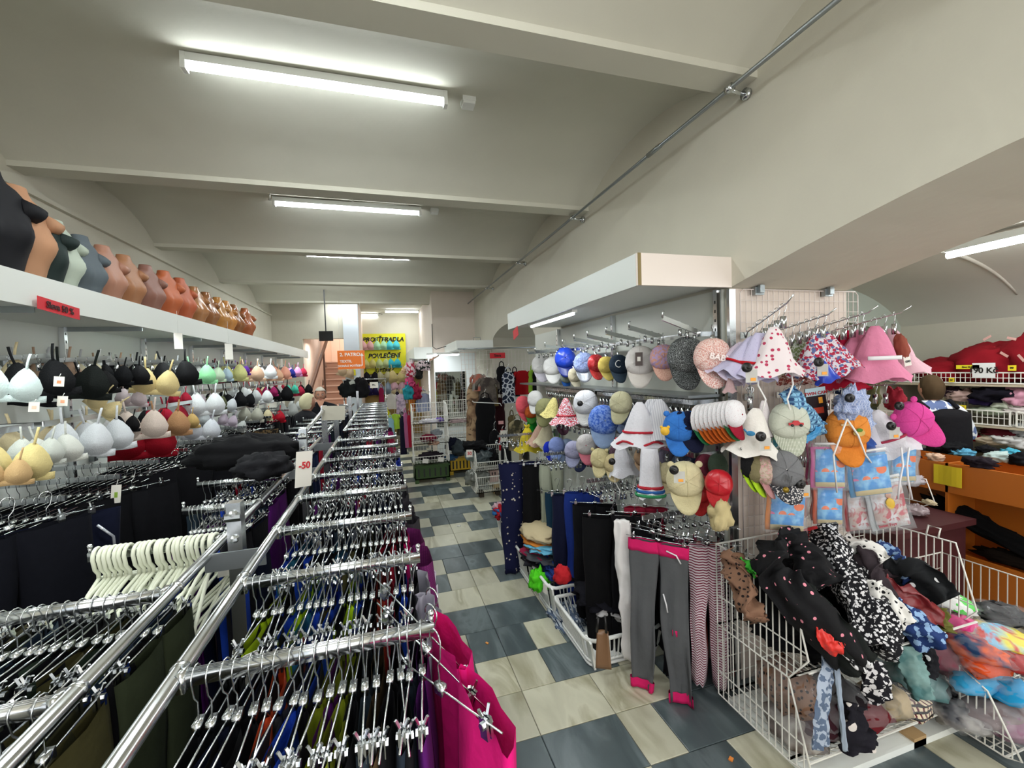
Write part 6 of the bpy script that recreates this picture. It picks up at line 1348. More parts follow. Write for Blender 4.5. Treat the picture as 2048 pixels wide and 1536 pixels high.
# shelves on the end wall
SHX = 5.0
su = empty('wall_shelving', (5.7, 1.6, 0), label='wooden shelves on the end wall of the side room holding wire baskets', cat='shelves')
for z_ in (1.50, 1.14, .78, .42):
    m = MB(); m.box((-.68, -1.6, z_ - .02), (.03, 1.7, z_)); m.build('shelf_board', plain('#b8ac94', .6), su, False)
for y_ in (-1.5, 0, 1.68): m = MB(); m.box((-.66, y_ - .01, 0), (.03, y_ + .01, 1.5)); m.build('side_panel', plain('#c4beb0', .6), su, False)
m = MB(); m.box((.01, -1.6, 0), (.03, 1.7, 1.5)); m.build('back_board', plain('#a8a494', .7), su, False)
def yb(name, y0, y1, z0, z1, label, x0=5.02, x1=5.5):
    t = empty(name, (0, 0, 0), label=label, cat='wire basket', group='wire baskets on the end wall shelves'); m = MB(); r = .005
    m.bar((x0, y0, z1), (x0, y1, z1), r * 2, r * 2); m.bar((x0, y0, z0), (x0, y1, z0), r * 2, r * 2); m.bar((x0, y0, (z0 + z1) / 2), (x0, y1, (z0 + z1) / 2), r, r)
    for y in (y0, y1): m.bar((x0, y, z1), (x1, y, z1 + .05), r * 2, r * 2); m.bar((x0, y, z0), (x1, y, z0), r * 2, r * 2); m.bar((x0, y, z0), (x0, y, z1), r * 2, r * 2)
    m.build('frame', WIREW, t, False); m = MB(); n = int((y1 - y0) / .035)
    for i in range(1, n): y = y0 + (y1 - y0) * i / n; m.bar((x0, y, z0), (x0, y, z1), r * .8, r * .8)
    for y in (y0, y1):
        for i in range(1, 10): x = x0 + (x1 - x0) * i / 10; m.bar((x, y, z0), (x, y, z1 + .05 * i / 10), r * .7, r * .7)
    m.build('wire_mesh', WIREW, t, False)
yb('wire_basket', .4, 3.15, 1.51, 1.60, 'long white wire tray along the top shelf holding dark red clothes')
yb('wire_basket', 1.2, 2.22, 1.15, 1.27, 'white wire basket of hats on the second shelf'); yb('wire_basket', 2.26, 2.75, 1.15, 1.27, 'small white wire basket behind the shopper'); yb('wire_basket', 1.0, 2.2, .79, .90, 'white wire basket of gloves on the third shelf')
RG = fab('#8c1420', .95, .35)
for k, (y, z, r) in enumerate(((2.85, 1.60, (.25, .24, .14)), (2.52, 1.66, (.26, .30, .20)), (2.15, 1.72, (.26, .34, .24)), (1.75, 1.74, (.26, .34, .26)), (1.35, 1.72, (.26, .32, .24)))):
    heap('red_bundle', (5.33, y, z), r, RG, 110 + k, 'dark red plush clothes heaped on the top shelf, %s from the corner' % ORD[k], 'clothes', 'dark red clothes on the top shelf', .18)
for k, (a, b_) in enumerate(((1974, 676), (2023, 677), (2008, 709), (2042, 716))): p = at(a, b_, 'x', 5.06); paper('garment_label', p, (0, -.5 if k == 0 else .3 * k, PI / 2 - .3 - PI), .07, .02, plain('#d8a8a0', .6), 'pale sewn label on the dark red clothes, %s of four' % ORD[k], 'label', 'labels on dark red clothes')
HT = 'hats in the shelf baskets'
for k, (a, b_, r, c, lb) in enumerate(((1990, 790, (.12, .16, .08), '#0f0c18', 'black knitted hat'), (1968, 802, (.08, .1, .05), '#281c44', 'dark violet hat'), (2032, 795, (.09, .10, .09), '#cc94a8', 'pink fluffy hat'), (2012, 808, (.07, .08, .06), '#d4dcc8', 'white pompom hat'), (1985, 822, (.09, .14, .04), '#b8c4ac', 'pale green hat'), (2035, 822, (.09, .1, .04), '#d0c8c4', 'grey white hat'), (1925, 792, (.09, .12, .06), '#b89c94', 'beige folded hat'), (1900, 785, (.08, .1, .05), '#2c1c24', 'dark hat'), (1886, 790, (.05, .06, .06), '#c8c4a8', 'cream hat'), (1873, 775, (.06, .08, .04), '#7c6c34', 'olive hat'),
        (1985, 880, (.08, .12, .05), '#c8b8a0', 'beige glove pair'), (2010, 878, (.08, .10, .05), '#e0e0dc', 'white glove pair'), (2040, 885, (.07, .10, .06), '#dcdcda', 'white scarf'), (1925, 872, (.08, .14, .05), '#8c1024', 'crimson bag'), (2000, 865, (.06, .12, .05), '#5c1420', 'maroon glove pair'), (2045, 862, (.05, .08, .06), '#b8bcc0', 'silver hat'))):
    heap('knitted_hat', at(a, b_, 'x', 5.12), r, fab(c), 130 + k, lb + ' in the shelf baskets of the side room', 'hat' if b_ < 850 else 'gloves', HT, .45)
for k, (a, b_, w_, h_, c, lb, tx) in enumerate(((1935, 734, .16, .035, '#e0d020', 'yellow price strip on the top tray', 'Sleva 20 %'), (1967, 741, .15, .13, '#dcdedc', 'white hand-written price sheet on the top tray', '190 Kč'), (2024, 736, .05, .045, '#e0c820', 'small yellow price card on the top tray', '99'), (1903, 760, .04, .04, '#e0c820', 'small yellow price card under the top tray', '59'), (1925, 815, .05, .045, '#e0c820', 'yellow price card on the small basket', '79'), (1906, 813, .04, .04, '#e0c820', 'second yellow price card on the small basket', '69'), (1850, 758, .05, .02, '#e0c820', 'thin yellow strip under the top tray corner', ''), (1876, 762, .07, .03, '#d8d8d4', 'white note under the top shelf', ''))):
    p = at(a, b_, 'x', 4.99); paper('price_card', p, (0, 0, -PI / 2), w_ * 1.0, h_, plain(c, .6), lb, 'price card', None, ((tx, h_ * .5, 0, 0),) if tx else (), BLACKP)
o = paper('wall_mirror', (4.95, 3.46, 1.93), (0, .0, -.05), .62, .42, plain('#b8c4bc', .04, 1), 'tilted mirror leaning in the corner above the shelves', 'mirror'); o.rotation_euler = (-.12, .18, -.1); m = MB(); m.tube([(-.31, 0, -.21), (.31, 0, -.21), (.31, 0, .21), (-.31, 0, .21)], .008, 4, closed=True); m.build('frame', plain('#5c5c44', .5), o)
heap('black_bundle', (4.95, 3.2, 1.62), (.3, .2, .1), fab('#0c0c0f'), 140, 'black clothes bundle in the corner under the mirror', 'clothes', amp=.3)

# ------------------------------------------------------------------ people
def person(loc, yaw, hgt, cloth, legs, hair, skin, label, arms, hair_long=.0, extra=None, head_turn=0, lean=0, shoulders=.2):
    """arms: for each side (elbow, hand) in body space; body faces -y"""
    t = empty('person', loc, (0, 0, yaw), label, 'person'); k = hgt / 1.65
    bm_v = []; ed = []; rad = []
    def J(p, r): bm_v.append(Vector(p) * k); rad.append(r * k); return len(bm_v) - 1
    pel = J((0, 0, .93), .155); wai = J((0, -.01 + lean * .1, 1.08), .135); ch = J((0, -.01 + lean * .3, 1.24), .15); nb = J((0, lean * .42, 1.37), .075); ne = J((0, -.01 + lean * .46, 1.44), .052)
    ed += [(pel, wai), (wai, ch), (ch, nb), (nb, ne)]
    hands = []
    for s, (el, ha) in zip((-1, 1), arms):
        sh = J((s * shoulders, lean * .38, 1.335), .066); e_ = J(el, .045); h_ = J(ha, .03); ed += [(nb, sh), (sh, e_), (e_, h_)]; hands.append(Vector(ha) * k)
    m = bpy.data.meshes.new('torso'); m.from_pydata(bm_v, ed, []); o = bpy.data.objects.new('torso', m); C.objects.link(o)
    md = o.modifiers.new('skin', 'SKIN'); md.use_smooth_shade = True
    for v, r in zip(m.skin_vertices[0].data, rad): v.radius = (r * (1.18 if r > .12 * k else 1), r * (.85 if r > .12 * k else 1))
    m.skin_vertices[0].data[0].use_root = True; o.modifiers.new('sub', 'SUBSURF').levels = 2; o.modifiers['sub'].render_levels = 2
    m.materials.append(cloth); o.parent = t; o.name = 'upper_clothing'
    v2 = []; e2 = []; r2 = []
    def K(p, r): v2.append(Vector(p) * k); r2.append(r * k); return len(v2) - 1
    pl = K((0, 0, .95), .15)
    for s in (-1, 1): a = K((s * .09, 0, .88), .10); b_ = K((s * .095, -.01, .50), .07); c = K((s * .095, .02, .09), .05); d = K((s * .10, -.12, .045), .042); e2 += [(pl, a), (a, b_), (b_, c), (c, d)]
    m = bpy.data.meshes.new('legs'); m.from_pydata(v2, e2, []); o2 = bpy.data.objects.new('lower_clothing', m); C.objects.link(o2); o2.modifiers.new('skin', 'SKIN').use_smooth_shade = True
    for v, r in zip(m.skin_vertices[0].data, r2): v.radius = (r, r)
    m.skin_vertices[0].data[0].use_root = True; o2.modifiers.new('sub', 'SUBSURF').render_levels = 1; m.materials.append(legs); o2.parent = t
    # head with face, turned on the neck
    hd = empty('head', Vector((0, -.02 + lean * .48, 1.53)) * k, (0, 0, head_turn)); hd.parent = t
    h = MB()
    def hf_(u, v):
        a = 2 * PI * u; b_ = PI * (v - .5); x = math.cos(b_) * math.cos(a); y = math.cos(b_) * math.sin(a); z = math.sin(b_)
        jaw = 1 - .30 * max(0, -z) ** 1.2; fx = .074 * x * jaw; fy = .092 * y * (1 - .12 * max(0, -z)); fz = .112 * z
        if y < -.2:
            fy -= .018 * math.exp(-((x / .14) ** 2 + ((z + .12) / .16) ** 2)) + .006 * math.exp(-((x / .3) ** 2 + ((z + .47) / .1) ** 2)) - .010 * math.exp(-(((abs(x) - .36) / .16) ** 2 + ((z - .08) / .10) ** 2)) + .01 * math.exp(-((x / .2) ** 2 + ((z + .85) / .14) ** 2))
        return (fx * k, fy * k, fz * k)
    h.grid(hf_, 32, 24, 0, True); h.tube([(0, .015 * k, -.13 * k), (0, .01 * k, -.05 * k)], .05 * k, 12)
    h.build('face', skin, hd)
    for s in (-1, 1):
        e_ = MB(); e_.ball((s * .028 * k, -.080 * k, .008 * k), (.011 * k, .006 * k, .006 * k), 8, 5); e_.build('eye', plain('#e8e4dc', .3), hd); e_ = MB(); e_.ball((s * .028 * k, -.0855 * k, .008 * k), .0045 * k, 8, 5); e_.tube([(s * .016 * k, -.088 * k, .024 * k), (s * .042 * k, -.080 * k, .024 * k)], .003 * k, 4); e_.build('pupil_and_brow', plain('#2c2420', .4), hd)
        e_ = MB(); e_.ball((s * .074 * k, .005 * k, -.005 * k), (.010 * k, .018 * k, .028 * k), 8, 6); e_.build('ear', skin, hd)
    e_ = MB(); e_.ball((0, -.086 * k, -.052 * k), (.022 * k, .006 * k, .006 * k), 10, 5); e_.build('mouth', plain('#a86458', .5), hd)
    hr_ = MB()
    def hh(u, v):
        a = 2 * PI * u; y = math.sin(a); low = -.35 + (.92 if y < -.25 else .92 * max(0, (.1 - y) / .35) if y < .1 else 0) - hair_long * (y > 0)
        b0 = math.asin(max(-.95, min(.9, low))); b_ = b0 + (PI / 2 - b0) * v; n_ = 1 + .05 * ln(math.cos(a) * 4, math.sin(a) * 4, v * 4)
        return (.084 * k * n_ * math.cos(b_) * math.cos(a), .103 * k * n_ * math.cos(b_) * y + .004, .126 * k * n_ * math.sin(b_))
    hr_.grid(hh, 30, 10, 0, True); hr_.build('hair', hair, hd)
    # hands with five fingers
    for s, ha, (el, _) in zip((-1, 1), hands, arms):
        d = (ha - Vector(el) * k).normalized(); q = d.to_track_quat('Z', 'Y').to_matrix().to_4x4(); hm_ = MB(); hm_.ball((0, 0, .045 * k), (.040 * k, .016 * k, .05 * k), 10, 7)
        for f in range(4): x = (-.028 + .019 * f) * k; L = (.060, .072, .068, .052)[f] * k; hm_.tube([(x, 0, .07 * k), (x * 1.1, -.006 * k, .085 * k + L * .45), (x * 1.1, -.03 * k, .085 * k + L * .8)], [.0095 * k, .0085 * k, .0065 * k], 7)
        hm_.tube([(s * -.03 * k, 0, .03 * k), (s * -.055 * k, -.01 * k, .055 * k), (s * -.058 * k, -.022 * k, .08 * k)], [.012 * k, .010 * k, .008 * k], 7); hm_.xf(Matrix.Translation(ha) @ q); hm_.build('hand', skin, t)
    return t
skin1 = fab('#a87a64', .6, .08)
_p = at(641, 795, 'y', 6.7)
person((_p.x, 6.70, 0), .12, 1.60, fab('#14161a'), fab('#1c1c24'), fab('#c8c2b4', .9, .2), skin1, 'grey-haired woman in a black V-neck top facing the shop front', (((-.27, -.08, 1.08), (-.16, -.26, 1.12)), ((.27, -.08, 1.08), (.16, -.26, 1.12))))
o = [q for q in C.objects if q.name.startswith('person')][-1]
m = MB(); m.add([(-.06, -.098, 1.425), (.06, -.098, 1.425), (0, -.150, 1.30), (0, -.08, 1.44)], [(0, 2, 1), (0, 1, 3)]); m.build('neckline', skin1, o)
_p = at(602, 802, 'y', 5.6)
person((_p.x, 5.6, 0), 2.3, 1.56, fab('#17171b'), fab('#1c1c24'), fab('#cfc8a4', .9, .2), skin1, 'white-haired woman in a black jacket turned away, beside the bra wall', (((-.27, -.08, 1.08), (-.18, -.30, 1.05)), ((.27, -.08, 1.08), (.18, -.30, 1.10))), .25, lean=-.15)
t = person((4.42, 2.46, 0), 2.75, 1.60, printed('#dce0e4', '#5c6c94', 'floral', 14), fab('#16161c'), fab('#4c3c28', .9, .3), fab('#c48c74', .6, .08), 'shopper with brown hair and black backpack at the side room shelves', (((-.34, -.02, 1.10), (-.22, -.22, 1.10)), ((.34, -.02, 1.10), (.22, -.22, 1.10))), .35)
m = MB(); m.grid(lambda u, v: (.17 * math.cos(2 * PI * u) * (1 - .15 * v) * (1 if .03 < v < .97 else .4), .16 + .08 * math.sin(2 * PI * u) * (1 if .03 < v < .97 else .4), .85 + .48 * v), 20, 14, 0, True); m.build('backpack', fab('#131216'), t)
for s in (-1, 1): m = MB(); m.tube([(s * .11, .10, 1.33), (s * .12, .02, 1.385), (s * .12, -.10, 1.33), (s * .13, -.14, 1.15)], .016, 6); m.build('backpack_strap', fab('#131216'), t)
# ------------------------------------------------------------------ far end of the shop
YEL = plain('#d8d41c', .6, name='yellow_paper')
o = paper('banner', (0.02, 11.93, 2.28), (0, 0, 0), 1.14, 1.06, YEL, 'large yellow banner with black hand lettering on the back wall', 'banner')
BI = plain('#16160c', .7)
for tx, z, s in (('PROSŤERADLA', .37, .155), ('POVLEČENÍ', -.06, .155), ('UTĚRKY', -.45, .12)): text(tx, 'lettering', s, BI, o, (0, -.004, z), (PI / 2, 0, 0), .2, 1.0, .003, .045)
for k, (x, z, c, nm) in enumerate(((-.42, .20, '#d8a8a8', 'pale pink'), (-.08, .20, '#a8d8b0', 'mint'), (.24, .20, '#54c8d4', 'aqua'), (-.38, -.28, '#c8c078', 'straw'), (-.04, -.28, '#b8c890', 'sage'), (.25, -.28, '#3cb4c8', 'turquoise'))):
    make_bra((.02 + x, 11.86, 2.28 + z), .28, 0, fab(c), '%s bra pinned on the yellow banner' % nm, 0, 'bras on the yellow banner')
o = paper('banner', (XL + .05, 12.15 - .05, 2.55), (0, 0, 0), .9, .8, YEL, 'yellow banner on the left wall before the stairs', 'banner'); o.rotation_euler = (0, 0, PI / 2); o['label'] = 'yellow banner with brown lettering on the wall beside the stairs'; o.location = (XL + .02, 11.6, 2.5)
for tx, z in (('PLEDY', .18), ('2 KUS POTISK', -.12)): text(tx, 'lettering', .15, plain('#8c8c1c', .7), o, (0, -.004, z), (PI / 2, 0, 0), .15, .7)
o = paper('banner', (XL + .02, 12.0, 1.85), (0, 0, PI / 2), .7, .35, plain('#c8c020', .6), 'smaller yellow sheet lower on the wall beside the stairs', 'banner')
o = paper('direction_sign', (-.60, 8.95, 2.05), (0, 0, 0), .50, .36, plain('#e8741c', .5), 'orange hanging sign with white arrow to the second floor textiles', 'sign', None, (('2. PATRO', .09, -.02, .10), ('TEXTIL', .07, -.10, -.03), ('DOMÁCÍ POTŘEBY', .052, -.03, -.12)), plain('#f4f0ea', .5))
m = MB(); m.box((.19, -.004, -.12), (.205, -.002, .08)); m.add([(.165, -.004, .07), (.23, -.004, .07), (.1975, -.004, .13)], [(0, 1, 2)]); m.build('arrow', plain('#f4f0ea', .5), o, False); m = MB(); m.tube([(-.2, 0, .18), (-.2, 0, 1.3)], .002, 4); m.tube([(.2, 0, .18), (.2, 0, 1.3)], .002, 4); m.build('string', WHITEP, o)
paper('price_card', at(702, 745, 'y', 9.84), (0, 0, 0), .19, .13, YEL, 'small yellow card with a black dash on the white column', 'sign', None, (('-', .1, 0, 0),), BI)
t = empty('monitor', at(652, 672, 'y', 8.6), label='small black monitor hanging from the ceiling before the stairs', cat='monitor'); m = MB(); m.box((-.12, 0, -.09), (.12, .03, .09)); m.build('screen', plain('#0c0d0c', .2), t, False); m = MB(); m.bar((0, .015, .09), (0, .015, .85), .02, .02); m.build('mount', BLACKP, t, False)
area('stair_landing_fill', (-1.15, 13.5, 4.1), .8, 2.5, 40, (1, .93, .86), (0, 0, 0)); area('stair_foot_fill', (-1.2, 10.6, 2.5), .6, .5, 8, (1, .95, .9), (0, 0, 0))  # unseen fill lights added to lift the dark stairwell
# back wall display
m = MB(); m.box((-.5, 11.96, .1), (.95, 11.995, 1.78)); tag(m.build('wall_panel', plain('#a08448', .7), None, False), kind='structure')
for z_, lb in ((1.68, 'white bar above the bras on the back wall'), (1.22, 'white bar in the middle of the back wall')):
    m = MB(); m.bar((-.5, 11.8, z_), (.9, 11.8, z_), .03, .05); m.bar((-.4, 11.8, z_), (-.4, 11.96, z_), .02, .03); m.bar((.8, 11.8, z_), (.8, 11.96, z_), .02, .03); tag(m.build('display_bar', WHITEP, None, False), lb, 'bar')
for k, (a, b_, w_, c, nm) in enumerate(((742, 757, 22, '#15131a', 'black with white trim'), (768, 755, 20, '#a8a484', 'khaki'), (795, 756, 26, '#c8b880', 'sand'), (768, 778, 22, '#8c9cac', 'grey blue'), (797, 775, 22, '#d0a8b4', 'pink'), (798, 782, 20, '#d8c8a0', 'cream'), (745, 782, 20, '#241c4c', 'dark violet'))):
    p = at(a, b_, 'y', 11.7); make_bra(p, w_ * mpp(p) * 1.2, 0, fab(c), '%s bra on the bars of the back wall' % nm, 0, 'bras on the back wall')
p = at(693, 745, 'y', 9.8); make_bra(p, 26 * mpp(p), .4, fab('#c8b090'), 'beige and black bra hanging on the white column', .3)
for k, (a, b_, r, c, lb, cat) in enumerate(((700, 780, (.22, .12, .2), '#0e1214', 'black skirt shape display above the far rack', 'skirt'), (722, 778, (.16, .12, .24), '#101014', 'black coat hanging before the back wall', 'coat'), (705, 768, (.1, .08, .08), '#b8c0b8', 'grey white bundle above the black skirt', 'clothes'))):
    heap('hanging_clothes', at(a, b_, 'y', 9.3), r, fab(c), 150 + k, lb, cat, None, .3)
m = MB(); q = at(695, 760, 'y', 9.3); m.tube([(q.x - .1, 9.3, q.z), (q.x + .75, 9.3, q.z)], .012, 6)
for dx in (-.08, .73): m.bar((q.x + dx, 9.3, 0), (q.x + dx, 9.3, q.z), .02, .02)
tag(m.build('hanging_rail', CHROME), 'chrome rail stand with black clothes before the back wall', 'rail')
paper('price_card', at(748, 770, 'y', 9.27), (0, 0, 0), .16, .12, CARD, 'white price card on the dark violet clothes at the back', 'price card', None, (('99,-', .05, 0, 0),), BI)
def garment(a, b_, y, wp, hp, mat, label, yaw=0, cat='clothes', group=None, flare=1.2, sleeves=False, seed=0, name='hanging_garment', ax='y'):
    p = at(a, b_, ax, y); s = mpp(p); w_, h_ = wp * s, hp * s; t = empty(name, p, (0, 0, yaw), label, cat, group); m = MB()
    def fn(u, v):
        an = 2 * PI * u; sh = min(1, .45 + v * 5) if v < .12 else (1 if v < .2 else 1 + (flare - 1) * (v - .2)); wz = w_ / 2 * sh * (.88 if .25 < v < .4 else 1)
        return (math.cos(an) * wz, math.sin(an) * .035 * (1 + .5 * v) + .02 * math.sin(an * 3 + seed) * v * w_ * 4, h_ / 2 - h_ * v)
    m.grid(fn, 18, 12, 0, True); m.build('body', mat, t)
    if sleeves:
        for s_ in (-1, 1): m = MB(); m.tube([(s_ * w_ * .38, 0, h_ * .44), (s_ * w_ * .62, 0, h_ * .25), (s_ * w_ * .66, -.01, h_ * .02)], [w_ * .12, w_ * .11, w_ * .09], 8); m.build('sleeve', mat, t)
    else:
        m = MB()
        for s_ in (-1, 1): m.tube([(s_ * w_ * .22, 0, h_ * .47), (s_ * w_ * .18, 0, h_ * .5 + .05), (0, 0, h_ * .5 + .08)], .008, 5)
        m.build('shoulder_strap', mat, t)
    m = MB(); m.tube([(-w_ * .3, 0, h_ * .46), (0, 0, h_ * .5 + .02), (w_ * .3, 0, h_ * .46)], .004, 5); m.tube([(0, 0, h_ * .5 + .02), (0, 0, h_ * .5 + .1), (.02, 0, h_ * .5 + .13)], .003, 5); m.build('hanger', WHITEP, t); return t
BW_ = 'clothes hanging at the back wall'
for k, (a, b_, y, w_, h_, c, lb, sl) in enumerate(((783, 803, 11.0, 18, 30, '#d4d0c8', 'white baby suit', True), (802, 808, 11.0, 18, 40, printed('#a090a8', '#c8b4c8', 'floral', 12), 'lilac patterned top', True), (774, 845, 10.8, 14, 50, '#d8d428', 'yellow shorts set', False), (790, 843, 10.7, 18, 30, '#a8d044', 'lime green shirt', True), (781, 855, 10.6, 14, 38, '#98c4d4', 'pale blue shirt', False), (803, 850, 10.8, 16, 40, '#605c50', 'grey green top', False), (763, 795, 11, 10, 40, '#8c1c44', 'wine red top', False), (795, 800, 11.2, 8, 34, '#2c2434', 'dark violet top', False))):
    garment(a, b_, y, w_, h_, c if not isinstance(c, str) else fab(c), lb + ' hanging before the back wall', .0, 'clothes', BW_, 1.15, sl, k)
for k, (a, b_, w_, h_, c, lb) in enumerate(((806, 870, 12, 76, '#18182c', 'navy long garment'), (812, 860, 12, 70, '#b86890', 'pink long garment'), (819, 862, 12, 64, '#a81c34', 'red long garment'), (826, 800, 16, 44, '#c89030', 'orange striped swimsuit'), (846, 805, 30, 36, '#4c6c9c', 'blue striped swimwear'))):
    garment(a, b_, 7.9, w_, h_, fab(c) if k < 3 else printed(c, '#a82c24' if k == 3 else '#c8c4cc', 'stripe_x', 14), lb + ' at the aisle corner of the back section', .3, 'clothes', 'long garments at the aisle corner', 1.1, False, k + 20)
st = empty('swimwear_stand', (.78, 7.9, 0), label='chrome four-arm stand with swimwear at the column', cat='stand'); m = MB(); m.bar((0, 0, 0), (0, 0, 2.0), .03, .03); m.bar((-.3, 0, .02), (.3, 0, .02), .03, .03); m.bar((0, -.3, .02), (0, .3, .02), .03, .03); m.build('post', CHROME, st, False)
m = MB(); m.bar((0, 0, 1.95), (-.35, -.25, 2.0), .012, .024); m.bar((0, 0, 1.95), (.15, -.35, 2.05), .012, .024); m.bar((0, 0, 1.4), (-.3, -.3, 1.4), .012, .024); m.build('arm', CHROME, st, False)
for k, (a, b_, r, c, lb) in enumerate(((822, 740, (.09, .07, .16), '#a82840', 'crimson print swimwear'), (820, 765, (.08, .07, .10), '#c84c78', 'pink swimwear'), (818, 785, (.09, .07, .16), '#288c98', 'teal swimwear'), (832, 785, (.09, .06, .16), '#8c1c38', 'dark red swimwear'), (846, 733, (.11, .06, .10), '#1c2420', 'black and white swimwear'), (838, 750, (.06, .05, .1), '#20201c', 'black swimwear'), (808, 742, (.05, .05, .06), '#d8b48c', 'peach swimwear'))):
    heap('swimwear', at(a, b_, 'y', 7.6), r, printed(c, '#d8c4c8', 'floral', 16) if k in (0, 4) else fab(c), 160 + k, lb + ' on the chrome stand', 'swimwear', 'swimwear on the chrome stand', .6)
# pelmets of the back section
for (x0, x1, y0, y1, z0, z1, lb) in ((1.17, 1.80, 7.12, 8.58, 2.12, 2.27, 'white boxed pelmet before the mirror column'), (.58, .935, 8.6, 11.9, 2.02, 2.25, 'long grey pelmet beyond the mirror column')):
    t = empty('light_pelmet', (x0, y0, z0), label=lb, cat='pelmet'); m = MB(); m.box((0, 0, 0), (x1 - x0, .018, z1 - z0)); m.build('end_board', LAM, t, False); m = MB(); m.box((0, .018, 0), (.018, y1 - y0, z1 - z0)); m.build('front_board', LAM, t, False); m = MB(); m.box((.018, .018, .02), (x1 - x0, y1 - y0, .035)); m.build('underside', LAM, t, False)
t = empty('ceiling_light', (1.10, 7.9, 2.06), (0, 0, .5), label='short strip lamp shining down on the mirror column', cat='lamp'); m = MB(); m.tube([(-.2, .3, 0), (.1, -.25, 0)], .016, 8); m.build('tube', emit('#f4fbff', 8), t); m = MB(); m.bar((-.2, .3, .03), (.1, -.25, .03), .05, .04); m.build('housing', WHITEP, t, False)
li = bpy.data.lights.new('tube_light', 'AREA'); li.size = .3; li.energy = 5; li.color = (.93, .98, 1); lo_ = bpy.data.objects.new('tube_light', li); C.objects.link(lo_); lo_.parent = t; lo_.location = (0, 0, -.04); lo_.rotation_euler = (.5, 0, 0)
o = paper('wall_mirror', (1.275, 8.575, 1.205), (0, 0, 0), .61, 1.09, plain('#c8d0cc', .03, 1), 'tall mirror on the white column reflecting hanging dresses', 'mirror')
m = MB(); m.box((.955, 8.59, .1), (1.78, 8.598, 2.12)); tag(m.build('wall_panel', plain('#e4eaea', .4), None, False), kind='structure')
m = MB(); m.tube([(.94, 8.55, 2.7), (.94, 8.55, 2.25), (1.0, 8.5, 2.2), (1.3, 8.2, 2.28)], .008, 5); tag(m.build('loose_cable', plain('#3c3c34', .6)), 'thin dark cable running down the pier edge to the pelmet', 'cable')
m = MB(); m.tube([(1.5, 7.3, 2.27), (1.5, 7.3, 2.33), (1.62, 7.3, 2.33), (1.62, 7.3, 2.27)], .006, 5); tag(m.build('wire_loop', STEEL), 'bent wire loops standing on the boxed pelmet', 'wire')
# grid wall of the second pier
g2 = empty('wire_grid', (1.25, 7.18, .55), label='long wire grid on the second pier with dresses', cat='grid'); m = MB(); W_, H_ = 1.4, 1.55; m.tube([(0, 0, 0), (W_, 0, 0), (W_, 0, H_), (0, 0, H_)], .005, 5, closed=True); m.build('frame', WPK, g2)
m = MB()
for i in range(1, 22): m.bar((W_ * i / 22, 0, 0), (W_ * i / 22, 0, H_), .005, .005)
for i in range(1, 20): m.bar((0, 0, H_ * i / 20), (W_, 0, H_ * i / 20), .004, .004)
m.build('wire_mesh', WPK, g2, False)
m = MB(); m.tube([(1.15, 6.9, 2.12), (2.6, 6.9, 2.12)], .012, 6); m.bar((1.3, 6.9, 2.12), (1.3, 7.18, 2.12), .012, .012); m.bar((2.5, 6.9, 2.12), (2.5, 7.18, 2.12), .012, .012); tag(m.build('hanging_rail', STEEL), 'steel rail in front of the dress grid', 'rail')
paper('discount_sign', at(995, 711, 'y', 6.85), (0, 0, 0), .26, .09, REDCARD, 'flat red card on the rail over the dresses', 'sign', None, (('Sleva', .06, 0, 0),), INK)
DG = 'dresses before the second pier'
for k, (a, b_, y, w_, h_, mt, lb, sl, fl) in enumerate(((950, 840, 6.6, 30, 150, printed('#7c6048', '#a88c6c', 'mottle', 5, ink2='#4c3828'), 'long brown tie-dyed dress', False, 1.5), (957, 765, 6.5, 24, 34, printed('#a05c4c', '#7c7c74', 'mottle', 8), 'rust and grey short top', True, 1.1), (975, 780, 6.45, 34, 50, printed('#3c3430', '#5c544c', 'mottle', 9), 'dark brown patterned blouse', True, 1.1), (972, 855, 6.4, 40, 120, fab('#0a0a0d'), 'long black skirt', False, 1.1), (1004, 760, 6.9, 22, 56, fab('#101014'), 'black sleeveless top', False, 1), (1017, 775, 6.6, 26, 62, printed('#20283c', '#c8ccd4', 'net', 14), 'navy and white ring print dress', False, 1.05), (1030, 768, 6.9, 20, 50, fab('#14101c'), 'dark purple top', False, 1), (1045, 765, 6.7, 30, 48, fab('#9c0c14'), 'bright red shirt', True, 1.05), (1066, 762, 6.5, 18, 46, fab('#8cb83c'), 'apple green top', False, 1.1), (1074, 770, 6.4, 18, 60, fab('#0c0c10'), 'black top beside the green one', False, 1.05), (1000, 830, 6.8, 20, 70, fab('#2c0810'), 'dark wine dress', False, 1.1), (988, 792, 6.8, 16, 40, printed('#6c5c34', '#4c4020', 'mottle', 8), 'olive patterned top', False, 1.2))):
    garment(a, b_, y, w_, h_, mt, lb + ' before the second pier', -.1, 'dress' if h_ > 60 else 'top', DG, fl, sl, 40 + k)
for k, (a, b_, y, w_, h_, c, lb) in enumerate(((1064, 855, 4.55, 20, 70, '#188c2c', 'emerald green garment'), (1082, 865, 4.5, 16, 30, '#58c82c', 'lime green garment'), (1035, 870, 5.6, 34, 60, '#3c3828', 'camouflage clothes'), (1012, 900, 5.8, 20, 60, '#141418', 'black clothes'), (1005, 885, 5.9, 14, 30, '#9c1820', 'red clothes'), (1048, 890, 5.2, 20, 60, '#1c1a14', 'dark camouflage trousers'), (1024, 850, 6.2, 16, 40, '#605438', 'khaki shirt'), (990, 900, 6.2, 22, 80, '#0c0c10', 'black trousers'))):
    garment(a, b_, y, w_, h_, printed(c, '#8c8060', 'mottle', 8) if 'camo' in lb else fab(c), lb + ' in the gap behind the caps', -.2, 'clothes', 'clothes in the gap behind the caps', 1.1, False, 60 + k)
